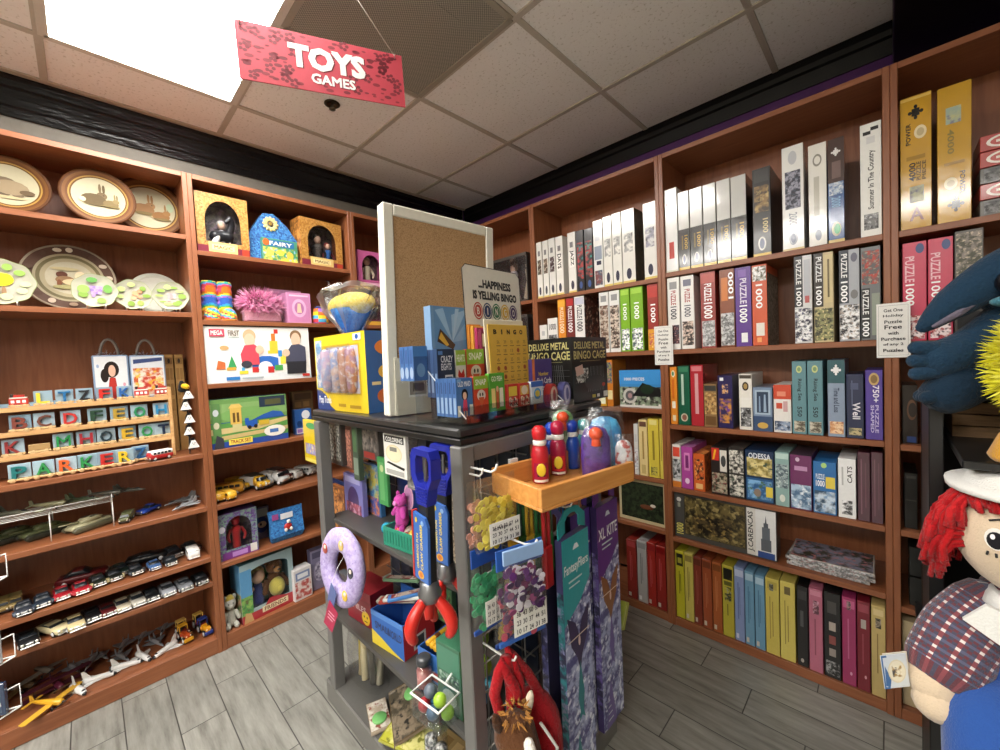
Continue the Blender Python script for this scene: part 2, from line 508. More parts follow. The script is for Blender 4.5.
def vent_mat():
    m, nt, p = new_mat('perforated')
    v = ocoord(nt, (190, 190, 190))
    c = node(nt, 'ShaderNodeTexChecker'); c.inputs['Scale'].default_value = 1.0
    c.inputs['Color1'].default_value = (*H('aaa598'), 1); c.inputs['Color2'].default_value = (*H('77736a'), 1)
    nt.links.new(v, c.inputs['Vector']); nt.links.new(c.outputs[0], p.inputs['Base Color'])
    p.inputs['Roughness'].default_value = .7
vent_mat()
def lamp_mat():
    m, nt, p = new_mat('lamp_diffuser')
    p.inputs['Base Color'].default_value = (*H('eeeeee'), 1)
    p.inputs['Emission Color'].default_value = (1.0, 0.965, 0.915, 1)
    p.inputs['Emission Strength'].default_value = LAMP
LAMP = 26.0
lamp_mat()

mb = MB(); mb.box(-.6, 5.2, -5.2, .8, -.06, 0, 'fff', 'floor_planks', 0); struct(mb, 'floor')
mb = MB(); mb.box(-.27, 5.2, -5.2, .3784, CEIL, CEIL + .05, 'fff', 'ceiling_tile', 0); ceil = struct(mb, 'ceiling')
GX, GY, TS = .683, -.7199, .6096
mb = MB()
for i in range(-1, 8):
    x = GX + TS * i
    if x < 5.1: mb.box(x - .012, x + .012, -5.1, .37, CEIL - .006, CEIL + .01, 'c4bcae', 'painted_metal', .001)
for j in range(-7, 2):
    y = GY + TS * j
    mb.box(-.26, 5.1, y - .012, y + .012, CEIL - .0065, CEIL + .01, 'c4bcae', 'painted_metal', .001)
mb.box(-.27, -.245, -5.1, .378, CEIL - .008, CEIL + .01, 'b8ae9e', 'painted_metal', .001)
struct(mb, 'ceiling_grid')
mb = MB(); mb.box(-.6, -.31, -5.2, .8, 0, 2.62, 'fff', 'paint_grey', 0); struct(mb, 'wall_left')
mb = MB(); mb.box(-.31, 5.2, .40, .8, 0, 2.62, 'fff', 'paint_purple', 0); struct(mb, 'wall_back')
mb = MB(); mb.box(5.2, 5.3, -5.2, .8, 0, 2.62, 'fff', 'paint_cream', 0); struct(mb, 'wall_right')
mb = MB(); mb.box(-.6, 5.3, -5.3, -5.2, 0, 2.62, 'fff', 'paint_cream', 0); struct(mb, 'wall_front')
# black crown mouldings
prof = [(0, 2.40), (.012, 2.40), (.02, 2.43), (.014, 2.445), (.022, 2.47), (.034, 2.50), (.03, 2.515), (.038, 2.535), (.04, CEIL + .004), (0, CEIL + .004)]
mb = MB(); mb.prism([(-.31 + a, b) for a, b in prof], -5.1, .36, 'xz', '131315', 'black_wrinkled'); struct(mb, 'trim_1')
mb = MB(); mb.prism([(.40 - a * .7, b if i > 1 else b + .047) for i, (a, b) in enumerate(prof) if i not in (2, 3)], -.27, 2.29, 'yz', '131315', 'black_gloss'); struct(mb, 'trim_2')
# dropped black beam at the right end of the ceiling
mb = MB(); mb.box(2.283, 2.75, -.7, .396, 2.33, CEIL + .04, '121214', 'black_gloss', .003); struct(mb, 'ceiling_beam')

def ceiling_light(ix, jy, nx, ny, label):
    x0, y0 = GX + TS * ix, GY + TS * jy
    x1, y1 = x0 + TS * nx, y0 + TS * ny
    r = empty('ceiling_light', label, 'light', ((x0 + x1) / 2, (y0 + y1) / 2, CEIL - .012), 0, 'fluorescent ceiling panels')
    a, b = (x1 - x0) / 2 - .013, (y1 - y0) / 2 - .013
    mb = MB()
    for s in (-1, 1):
        mb.box(s * a - .014, s * a + .014, -b, b, 0, .014, 'd8d2c6', 'painted_metal')
        mb.box(-a, a, s * b - .014, s * b + .014, 0, .0135, 'd8d2c6', 'painted_metal')
    part(mb, 'frame', r)
    mb = MB(); mb.box(-a + .014, a - .014, -b + .014, b - .014, .004, .010, 'fff', 'lamp_diffuser', 0)
    part(mb, 'diffuser', r, 'glowing white diffuser')
ceiling_light(-1, -2, 2, 1, 'large glowing fluorescent panel in the ceiling over the plate shelves')
for ix, jy, q in ((2, -5, 'beyond the vent'), (0, -5, 'between the entrance and the plate shelves'), (-1, -6, 'over the far left aisle'), (4, -7, 'over the far end of the shop')):  # added panels out of view, filling in light from behind the camera
    ceiling_light(ix, jy, 2, 1, 'unseen fill panel added to the ceiling ' + q)

r = empty('air_vent', 'square perforated return air vent in the ceiling beside the light panel', 'vent', (GX + TS / 2, GY - TS / 2, CEIL - .011))
a = TS / 2 - .013
mb = MB()
for s in (-1, 1):
    mb.box(s * a - .012, s * a + .012, -a, a, 0, .012, 'a39b8c', 'painted_metal'); mb.box(-a, a, s * a - .012, s * a + .012, 0, .0115, 'a39b8c', 'painted_metal')
part(mb, 'frame', r)
mb = MB(); mb.box(-a + .012, a - .012, -a + .012, a - .012, .004, .009, 'fff', 'perforated', 0); part(mb, 'perforated_panel', r)
mb = MB(); mb.box(-.16, .16, -.16, .16, .0025, .0035, 'fff', 'perforated', 0); part(mb, 'diffuser_plate', r)
sx, sy = 0.3774, -1.004
r = empty('fire_sprinkler', 'recessed round fire sprinkler head in ceiling tile under the sign', 'sprinkler', (sx, sy, CEIL - .002))
mb = MB(); mb.lathe([(.012, .001), (.034, -.001), (.036, -.004), (.033, -.006), (.022, -.004), (.02, .0)], 24, '4a4438', 'metal'); part(mb, 'escutcheon', r)
mb = MB(); mb.cyl((0, 0, -.002), (0, 0, -.024), .006, .004, 10, '6e675a', 'metal')
mb.lathe([(.003, -.022), (.014, -.026), (.015, -.028), (.003, -.028)], 14, '6e675a', 'metal')
for s in (-1, 1): mb.tube([(s * .008, 0, -.003), (s * .012, 0, -.013), (s * .004, 0, -.023)], .0018, 6, '6e675a', 'metal')
part(mb, 'deflector', r)

# ================================================================== BOOKCASES
TOP = 2.2215; CD = .295
def bookcase(label, loc, rz, W, shelves):
    r = empty('bookcase', label, 'bookcase', loc, rz, 'cherry wood bookcases along the walls')
    for x in (0, W - .019):
        mb = MB(); mb.box(x + .0003, x + .0187, 0, CD, 0, TOP, 'fff', 'cherry', .0015); part(mb, 'side_panel', r)
    mb = MB(); mb.box(.019, W - .019, .001, CD, TOP - .021, TOP, 'fff', 'cherry_long', .0012); part(mb, 'top_panel', r)
    mb = MB(); mb.box(.019, W - .019, CD - .012, CD - .004, .05, TOP - .021, 'fff', 'cherry', 0); part(mb, 'back_panel', r)
    zb = shelves[-1]
    mb = MB(); mb.box(.019, W - .019, .002, .018, .002, zb, 'fff', 'cherry_long', .0012); part(mb, 'plinth', r)
    for k, z in enumerate(shelves):
        mb = MB(); mb.box(.019, W - .019, .001 if k < len(shelves) - 1 else .018, CD - .012, z - .021, z, 'fff', 'cherry_long', .0012)
        part(mb, 'shelf', r)
ZR2 = (1.665, 1.324, 1.040, .700, .452, .041)
ZR3 = (1.679, 1.322, .972, .674, .434, .041)
ZR4 = (1.678, 1.312, .966, .672, .404, .041)
ZA = (1.942, 1.593, 1.26, .948, .700, .462, .345, .075)
ZA = (1.942, 1.593, .948, .700, .462, .345, .070)
ZB = (1.880, 1.561, 1.264, .953, .692, .411, .070)
RX = (0, .7425, 1.5044, 2.2734, 3.04)
bookcase('cherry bookcase in the corner, mostly behind the corkboard', (.004, 0, 0), 0, RX[1] - .004, ZR2)
bookcase('cherry bookcase of puzzles left of the small paper sign', (RX[1], 0, 0), 0, RX[2] - RX[1], ZR2)
bookcase('cherry bookcase of puzzles between the two paper signs', (RX[2], 0, 0), 0, RX[3] - RX[2], ZR3)
bookcase('cherry bookcase behind the blue plush toy', (RX[3], 0, 0), 0, RX[4] - RX[3], ZR4)
bookcase('cherry bookcase holding plates, letter train and die-cast cars', (0, -2.292, 0), PI / 2, .7675, ZA)
bookcase('cherry bookcase holding boots, castle boxes and building block box', (0, -1.5245, 0), PI / 2, .7675, ZB)
ZC = (((-0.6691, 1.7949))[1], *ZB[1:])
bookcase('narrow view of cherry bookcase with pink doll boxes left of corkboard', (0, -.757, 0), PI / 2, .752, ZC)

# ================================================================== CAMERA, WORLD, EXPOSURE
cam = bpy.data.cameras.new('camera')
co = bpy.data.objects.new('camera', cam); COL.objects.link(co)
cam.sensor_width = 36; cam.lens = 402.69 * 36 / 1000; cam.clip_start = .02
yaw, pitch, roll = rad(44.14986), rad(-2.34519), rad(-2.71019)
f = Vector((-math.sin(yaw) * math.cos(pitch), math.cos(yaw) * math.cos(pitch), math.sin(pitch)))
r0 = Vector((math.cos(yaw), math.sin(yaw), 0)); u0 = r0.cross(f)
rr = r0 * math.cos(roll) + u0 * math.sin(roll); uu = -r0 * math.sin(roll) + u0 * math.cos(roll)
M = Matrix((rr, uu, -f)).transposed().to_4x4(); M.translation = (2.26966, -1.89930, 1.31980)
co.matrix_world = M
SC.camera = co
w = bpy.data.worlds.new('shop_air'); SC.world = w; w.use_nodes = True
w.node_tree.nodes['Background'].inputs[0].default_value = (1, .95, .88, 1)
w.node_tree.nodes['Background'].inputs[1].default_value = .1
vs = SC.view_settings
vs.view_transform = 'Standard'; vs.look = 'None'; vs.gamma = 1; vs.use_curve_mapping = False
vs.exposure = 0.12
SC.cycles.use_denoising = True
SC.cycles.max_bounces = 10
SC.cycles.transparent_max_bounces = 16

# ================================================================== PUZZLES ON THE RIGHT BOOKCASES
ORD = ('', 'first', 'second', 'third', 'fourth', 'fifth', 'sixth', 'seventh', 'eighth', 'ninth', 'tenth', 'eleventh', 'twelfth',
       'thirteenth', 'fourteenth', 'fifteenth', 'sixteenth', 'seventeenth', 'eighteenth')
def row(shelf, where, items, cat='puzzle', y=.012):
    for i, it in enumerate(items):
        desc, rect, d, col, front = it[:5]
        b0 = [(a, b) for a, b in zip(RX, RX[1:]) if a < (rect[0] + rect[2]) / 2 < b][0]
        rect = (max(rect[0], b0[0] + .0195), rect[1], min(rect[2], b0[1] - .0195), rect[3])
        kw = it[5] if len(it) > 5 else {}
        zl = (ZR2, ZR2, ZR3, ZR4)[RX.index(b0[0])]
        lim = min([z for z in zl if z > rect[3] + .05] + [TOP]) - .025
        rect = (rect[0], min(rect[1], lim), rect[2], rect[3])
        pos = 'leftmost' if i == 0 else 'rightmost' if i == len(items) - 1 else ORD[i + 1] + ' from left'
        lab = f'{desc}, {shelf} shelf {where}, {pos}'
        BOX('puzzle_box', lab, cat, 'y', y + kw.pop('back', 0), rect, d, col, front, f'puzzle boxes on the {shelf} shelf {where}', **kw)
# spine printing styles
def wh(c1='222', c2='888', foot='445', txt='', art='556 999 ddd'):
    s = f'r .0 .0 1 .03 e8d27a;a .15 .42 .85 .68 {art};e .3 .05 .7 .2 {foot}'
    if txt: s += f';t .25 .45 .75 .7 {c1} -90 |{txt}'
    return s + f';r .3 .75 .7 .84 {c2}'
DK = 'r 0 .0 1 .035 e3c25a;r 0 .035 1 .52 3b3a38;e .3 .07 .7 .2 c9c7c0;e .38 .085 .62 .185 34406a;t .55 .26 .85 .44 d8b04a -90 |1000;r .3 .26 .42 .44 8a7440'  # dark lower half only; pale base left above is painted lamp glare
def pz(base, top, txt, tc, bot='223 999 eee', word='PUZZLE', btm=.36, up='r'):
    return f'r 0 0 1 1 {base};{up} .05 .86 .95 .98 {top};t .25 .62 .75 .85 {tc} -90 |{word};t .2 .39 .8 .6 {tc} -90 |{txt};f .06 .02 .94 {btm} {bot}'
W2, W3, W4 = 'left of small sign', 'between the signs', 'right of large sign'

# ---- top shelf, left of the small sign
row('top', W2, [
 ('slim white spine with photo emblem', (0.7607, 1.9937, 0.8017, 1.665), .22, 'e9e7e0', wh(art='321 765 aa9'), {'mat': 'wrap'}),
 ('slim white spine with brown emblem', (0.8073, 1.9927, 0.8479, 1.665), .22, 'e9e7e0', wh(art='432 876 cba'), {'mat': 'wrap'}),
 ('white spine with small dark emblem', (0.8513, 1.9948, 0.8972, 1.665), .22, 'e6e4de', wh(art='311 655 bbb'), {'mat': 'wrap'}),
 ('white spine with bold black lettering', (0.9011, 1.9936, 0.9511, 1.665), .23, 'eceae4', wh(c1='111', txt='DAYS', art='eceae4'), {'mat': 'wrap'}),
 ('taller white spine with black lettering', (0.9833, 1.9953, 1.0353, 1.665), .23, 'eeece6', wh(c1='111', txt='JAZZ', art='eceae4'), {'mat': 'wrap'}),
 ('black spine with neon parrot colours', (1.0395, 1.9927, 1.0861, 1.665), .23, '1c1b1f', 'a .1 .2 .9 .8 1c1b1f a33 177;e .3 .04 .7 .16 3a5a9c', {'mat': 'gloss'}),
 ('second black spine with neon colours', (1.0902, 1.9899, 1.1412, 1.665), .23, '17161a', 'a .1 .2 .9 .8 17161a 933 287;e .3 .04 .7 .16 3a5a9c', {'mat': 'gloss'}),
 ('tall white spine with blue barcode foot', (1.1453, 2.0163, 1.2009, 1.665), .24, 'eeeeea', 'r .1 .42 .9 .62 9aa3b4;r .3 .34 .8 .4 445;a .1 .04 .9 .26 733 456 a99;r .2 .7 .7 .9 d9dde4', {'mat': 'wrap'}),
 ('tall white spine with grey sketch', (1.2032, 2.0218, 1.2524, 1.665), .24, 'f0eee6', wh(art='e4e2da 9a9a96 666'), {'mat': 'wrap'}),
 ('tall white spine with pencil sketch', (1.2545, 2.0243, 1.3052, 1.665), .24, 'f0eee6', wh(art='e4e2da 9a9a96 666'), {'mat': 'wrap'}),
 ('tall white box showing dark side', (1.3079, 2.0244, 1.3758, 1.665), .24, 'f0eee6', wh(art='e4e2da 9a9a96 666'), {'mat': 'wrap', 'right': 'a 0 0 1 1 332 543 221'}),
 ('white spine standing apart by divider', (1.4194, 2.0258, 1.4823, 1.665), .24, 'efeee8', wh(art='ccc 889 444'), {'mat': 'wrap'})])
# ---- top shelf, between the signs
row('top', W3, [
 ('tall white spine with red foot', (1.5201, 2.0569, 1.5795, 1.679), .24, 'eeeeec', 'r .3 .16 .7 .36 c0392f;r .1 .8 .35 .84 b33;r .25 .74 .75 .92 cfd8e2;r 0 0 1 .02 ddc', {'mat': 'wrap'}),
 ('silver-topped black puzzle', (1.583, 2.0266, 1.6304, 1.679), .24, 'cfcfcb', DK, {'mat': 'wrap'}),  # pale base colour of these five holds the ceiling lamp's glare
 ('second silver-topped black puzzle', (1.6337, 2.0262, 1.6854, 1.679), .24, 'cfcfcb', DK, {'mat': 'wrap'}),
 ('third silver-topped black puzzle', (1.6886, 2.0256, 1.7393, 1.679), .24, 'cfcfcb', DK, {'mat': 'wrap'}),
 ('fourth silver-topped black puzzle', (1.7423, 2.0249, 1.7947, 1.679), .24, 'cfcfcb', DK, {'mat': 'wrap'}),
 ('broad silver-topped black puzzle showing side', (1.7968, 2.0221, 1.853, 1.679), .24, 'cfcfcb', DK, {'mat': 'wrap', 'right': 'r 0 0 1 1 1b1a19'}),
 ('black spine with golden plant picture', (1.8745, 2.0246, 1.937, 1.679), .24, '242220', 'r .1 .84 .9 .98 3a3836;a .1 .5 .9 .8 3a2c1c 8a6c3c b99c5c;t .55 .26 .85 .42 d9c58a -90 |1000;e .28 .06 .72 .22 dcdad4;e .36 .08 .64 .2 34406a;r 0 0 1 .03 e3c25a', {'mat': 'gloss'}),
 ('white spine with dark collage square', (1.9735, 2.0706, 2.0414, 1.679), .24, 'f1f1ee', 'f .14 .4 .86 .76 223 99a 345;e .3 .82 .7 .95 c9ccd2;t .3 .24 .7 .36 8a8f99 -90 |2000;e .3 .05 .7 .18 9aa0ac;e .38 .07 .62 .16 34406a;r 0 0 1 .02 ddc68a', {'mat': 'wrap'}),
 ('white spine with pale circle emblem', (2.0544, 2.0482, 2.1084, 1.679), .24, 'efede6', 'e .25 .78 .75 .9 99978f;e .33 .8 .67 .88 efede6;r .3 .3 .6 .68 c9c6bb;e .35 .05 .7 .16 8d95a6', {'mat': 'wrap'}),
 ('brown-topped blue puzzle with earth emblem', (2.1108, 2.0467, 2.1567, 1.679), .24, '3f5f96', 'r 0 .58 1 1 4c3a38;z .2 .83 .8 .91 eee;r .25 .62 .8 .78 7a6460;f .05 .46 .95 .58 b9c7d6 5a78a6 e9e9e4;t .2 .34 .8 .44 7fb0d8 -90 |2000;e .2 .06 .8 .2 c9c4a8;e .35 .08 .75 .18 3a6;r 0 0 1 .03 d9c07a', {'mat': 'wrap', 'right': 'r 0 0 1 1 4a4744'}),
 ('tall white spine with slanted script title', (2.1979, 2.0612, 2.2532, 1.679), .24, 'efefea', 't .36 .24 .72 .76 333 90 |Summer In The Country;f .16 .06 .84 .2 222 777 bbb;r .14 .9 .5 .93 222;r .5 .93 .86 .96 222;r .3 .82 .7 .88 ddd', {'mat': 'card'})])
# ---- top shelf, right of the large sign
row('top', W4, [
 ('gold spine lettered 4000', (2.2965, 2.1014, 2.3685, 1.678), .24, 'c8992c', 'z .25 .82 .75 .93 1c1a16;e .45 .67 .85 .77 ecdcb0;e .53 .69 .77 .75 c9b68a;t .18 .64 .34 .8 3a2c10 90 |POWER;r .2 .52 .8 .55 a57c20;t .28 .36 .5 .5 2a2010 90 |4000;t .52 .36 .66 .5 4a3a14 90 |PUZZLE;t .7 .36 .82 .5 4a3a14 90 |PIECE;a .3 .2 .75 .32 888 bb9 667;t .3 .06 .75 .16 7a2c2c 0 |A;r .02 .97 .98 .99 e2be62', {'mat': 'wrap'}),
 ('taller gold spine with glare', (2.3793, 2.0951, 2.4513, 1.678), .24, 'cb9d30', 'z .3 .07 .8 .18 1c1a16;e .2 .24 .6 .33 ecdcb0;e .28 .26 .52 .31 c9b68a;t .66 .2 .82 .36 3a2c10 -90 |POWER;r .2 .42 .8 .44 a57c20;t .3 .5 .5 .68 8a7a3a -90 |4000;a .25 .72 .7 .84 9a9 bb8 778', {'mat': 'wrap'})])
for k, (c, f) in enumerate((('6d6b66', 'f .04 .1 .96 .9 555 888 333'), ('b0433c', 'e .06 .08 .5 .92 f0e6dc;e .1 .2 .46 .8 c0524a;r .16 .42 .4 .58 f0e6dc'), ('5c5a55', 'f .04 .1 .96 .9 555 888 333'),
                          ('b0433c', 'e .06 .08 .5 .92 f0e6dc;e .1 .2 .46 .8 c0524a;r .16 .42 .4 .58 f0e6dc'), ('b0433c', 'e .06 .08 .5 .92 f0e6dc;e .1 .2 .46 .8 c0524a;r .16 .42 .4 .58 f0e6dc'))):
    z = 1.678 + k * .0475
    BOX('puzzle_box', ('grey' if k in (0, 2) else 'red') + ' small box beside tall gold puzzles, ' + ('lowest' if k == 0 else 'topmost' if k == 4 else ORD[k + 1] + ' from bottom') + ' of its stack',
        'puzzle', 'y', .012, (2.466, z + .046, 2.66, z), .15, c, f, 'small boxes stacked beside the gold puzzles', gap=.001, turn=rad(0))

# ---- second shelf, left of the small sign
row('second', W2, [
 ('tiny white box with grey print', (0.7544, 1.5062, 0.818, 1.324), .14, 'e4e2dc', 'r .2 .3 .8 .5 999;r .3 .65 .7 .8 bbb'),
 ('small white box with dog photo', (0.8229, 1.54, 0.8946, 1.324), .16, 'e9e7e1', 'f .1 .05 .9 .55 222 777 bbb;t .15 .68 .85 .85 333 0 |1000'),
 ('orange puzzle spine', (0.9002, 1.6402, 0.9525, 1.324), .22, 'e08a24', pz('e08a24', 'f0b040', '1000', 'f5e6c8', 'c77 a63 fb6', btm=.3)),
 ('dark red puzzle spine lettered 1000', (0.9569, 1.6436, 1.0094, 1.324), .22, '7a2a26', pz('7a2a26', 'b33', '1000', 'fff', '334 877 ddd', btm=.25)),
 ('white puzzle spine showing dark side', (1.0131, 1.6486, 1.077, 1.324), .24, 'eceae6', pz('eceae6', 'ccd', '1000', '223', '345 999 eee', btm=.2), {'right': 'a 0 0 1 1 2c1c1c 6a3a30 c9a890'}),
 ('tall white box with bride photo', (1.1661, 1.6507, 1.2213, 1.324), .22, 'ecebe7', 'f .06 .06 .94 .78 6a4a38 c9b9a8 2c2420;r .2 .84 .8 .94 999'),
 ('second white box with wedding photo', (1.225, 1.6518, 1.2831, 1.324), .22, 'ecebe7', 'f .06 .06 .94 .76 3a2a22 d9c9b8 6a4c3c;r .2 .84 .8 .94 999'),
 ('lime green puzzle lettered 1000', (1.286, 1.6504, 1.3371, 1.324), .22, '7fb522', 'r .1 .9 .9 .98 a9d64a;t .3 .5 .7 .76 fff -90 |1000;f .08 .02 .92 .36 fff 345 7b2'),
 ('second lime green puzzle lettered 1000', (1.34, 1.6504, 1.4069, 1.324), .22, '7fb522', 'r .1 .9 .9 .98 a9d64a;t .3 .5 .7 .76 fff -90 |1000;f .08 .02 .92 .36 fff 345 7b2', {'right': 'r 0 0 1 1 6f9a24'}),
 ('red and yellow puzzle lettered 1000', (1.4272, 1.6541, 1.4807, 1.324), .22, '9c2f26', 'r .05 .8 .95 .97 c0392f;t .3 .42 .75 .7 fff -90 |1000;r 0 0 1 .32 e0a030;f .1 .04 .9 .26 e0a030 b55 fd8')])
# ---- second shelf, between the signs
BW = 'eee 222 777'
row('second', W3, [
 ('white puzzle spine with red number', (1.5229, 1.654, 1.5799, 1.322), .22, 'eeece8', 'r .2 .84 .8 .94 999;t .3 .62 .7 .82 a33 -90 |PUZZLE;t .25 .42 .75 .6 223 -90 |1000;f .08 .08 .92 .34 533 334 c99'),
 ('white puzzle spine with portrait foot', (1.5845, 1.6522, 1.6429, 1.322), .22, 'eeece8', 'r .2 .86 .8 .95 778;t .3 .64 .7 .82 a33 -90 |PUZZLE;t .25 .44 .75 .6 445 -90 |1000;f .08 .05 .92 .38 2c2420 e0c8b8 544'),
 ('red spine with grey face photo', (1.6695, 1.6522, 1.7301, 1.322), .22, '9a3a34', pz('9a3a34', 'b9554c', '1000', 'fff', '888 ccc 444')),
 ('brown orange spine with face photo', (1.7467, 1.6499, 1.8031, 1.322), .22, '8a4a2c', 'r 0 .5 1 1 8a4a2c;r .1 .6 .55 .9 d07830;t .6 .62 .95 .96 fff 90 |1000;f .04 .02 .96 .44 777 ccc 333'),
 ('purple spine with white lettering', (1.8055, 1.6482, 1.8638, 1.322), .22, '5a2f8c', 'r 0 0 1 1 5a2f8c;r .2 .88 .7 .97 7a50aa;t .3 .54 .72 .86 e9e0f4 -90 |PUZZLE;t .25 .3 .75 .52 fff -90 |1000;r .35 .05 .75 .17 eee'),
 ('orange spine with patterned top, side showing', (1.8657, 1.6472, 1.9192, 1.322), .22, 'd0562c', 'f .04 .8 .96 .98 eee 554 a98;t .25 .46 .7 .76 fff -90 |1000;r .25 .12 .8 .28 e9e2d8;r .3 .04 .6 .1 f0a060', {'right': 'f 0 0 1 .9 332 8a8478 221'}),
 ('black and white speckled spine lettered 1000', (2.0066, 1.6534, 2.062, 1.322), .22, 'd9d9d9', 'f .02 .02 .98 .4 eee 223 557;r 0 .42 .48 1 23252c;t .1 .68 .4 .96 e9e9e9 -90 |PUZZLE;t .1 .43 .4 .64 fff -90 |1000;r .55 .5 .9 .95 b9bcc4;r .6 .46 .85 .54 b55'),
 ('black and cream spine with seed pattern', (2.066, 1.6516, 2.1242, 1.322), .22, 'c9b78c', 'f .02 .02 .98 .38 8a8a5a 332 d9c98c;r 0 .4 .48 1 2c2420;t .1 .68 .4 .96 e9e9e9 -90 |PUZZLE;t .1 .42 .4 .63 fff -90 |1000;r .55 .44 .95 .97 d2c08e;r .7 .5 .8 .92 6a5a34'),
 ('navy and silver spine with leopard pattern', (2.1382, 1.6469, 2.1947, 1.322), .22, 'a9adb4', 'f .02 .02 .98 .4 eee 2c2c30 a98;r 0 .42 .48 1 27303c;t .1 .7 .4 .96 e9e9e9 -90 |PUZZLE;t .08 .43 .42 .66 fff -90 |1000;e .58 .86 .9 .96 667;e .56 .46 .92 .56 777'),
 ('grey spine with red parrot photo', (2.1966, 1.6448, 2.2484, 1.322), .22, '6d6f72', 'f .06 .6 .94 .96 555 b33a2c 998;r .02 .02 .46 .56 1f2226;t .08 .28 .4 .54 e9e9e9 -90 |PUZZLE;t .06 .04 .42 .24 fff -90 |1000;r .55 .05 .95 .5 8d9688')])
# ---- second shelf, right of the large sign
row('second', W4, [
 ('pink spine with navy seal', (2.2999, 1.6357, 2.3565, 1.312), .22, 'c93f5c', 'e .55 .88 .9 .98 27407a;t .1 .6 .5 .86 f3c8d0 -90 |PUZZLE;t .12 .36 .5 .58 fff -90 |1000;f .08 .02 .92 .26 f4e4e4 a33 534'),
 ('second pink spine with navy seal', (2.3583, 1.6364, 2.4136, 1.312), .22, 'c93f5c', 'e .55 .88 .9 .98 27407a;t .1 .6 .5 .86 f3c8d0 -90 |PUZZLE;t .12 .36 .5 .58 fff -90 |1000;f .08 .02 .92 .26 f4e4e4 a33 534'),
 ('grey photo puzzle behind blue ear', (2.4153, 1.6465, 2.4752, 1.312), .22, '55504c', 'f .05 .3 .95 .98 443 8a8078 c9b9a0;r .1 .05 .9 .25 222')])

# ---- third shelf, left of the small sign: one box lying face out
BOX('puzzle_box', 'puzzle with blue sky and black steam train on third shelf under the small sign', 'puzzle', 'y', .03, (1.2582, 1.2293, 1.4841, 1.04), .05, '3a86c4',
    'r 0 .62 1 1 3f8fd0;a 0 .02 1 .55 2c2a26 8a9a80 e0ddd2;e .08 .1 .42 .52 c9c6bd;e .14 .17 .36 .45 58585a;e .2 .24 .3 .38 b08a8a;p .3 .3 .55 .66 .95 .5 .95 .3 1c1c1c;e .5 .36 .8 .62 223322;t .12 .72 .6 .8 e9e9e9 0 |1000 PIECES;r 0 0 1 .06 d8d8d2')
row('third', W2, [
 ('yellow and dark spine behind bingo cage box', (1.1402, 1.281, 1.1909, 1.04), .15, 'd9a92c', 'f .1 .5 .9 .95 334 665 d9a92c;r .1 .25 .9 .4 b93a2a;r .1 .05 .9 .2 eec'),
 ('orange spine behind bingo cage box', (1.1939, 1.2848, 1.2314, 1.04), .15, 'cc7a28', 'f .1 .5 .9 .95 446 885 c77;r .1 .15 .9 .35 e9d9a0')])
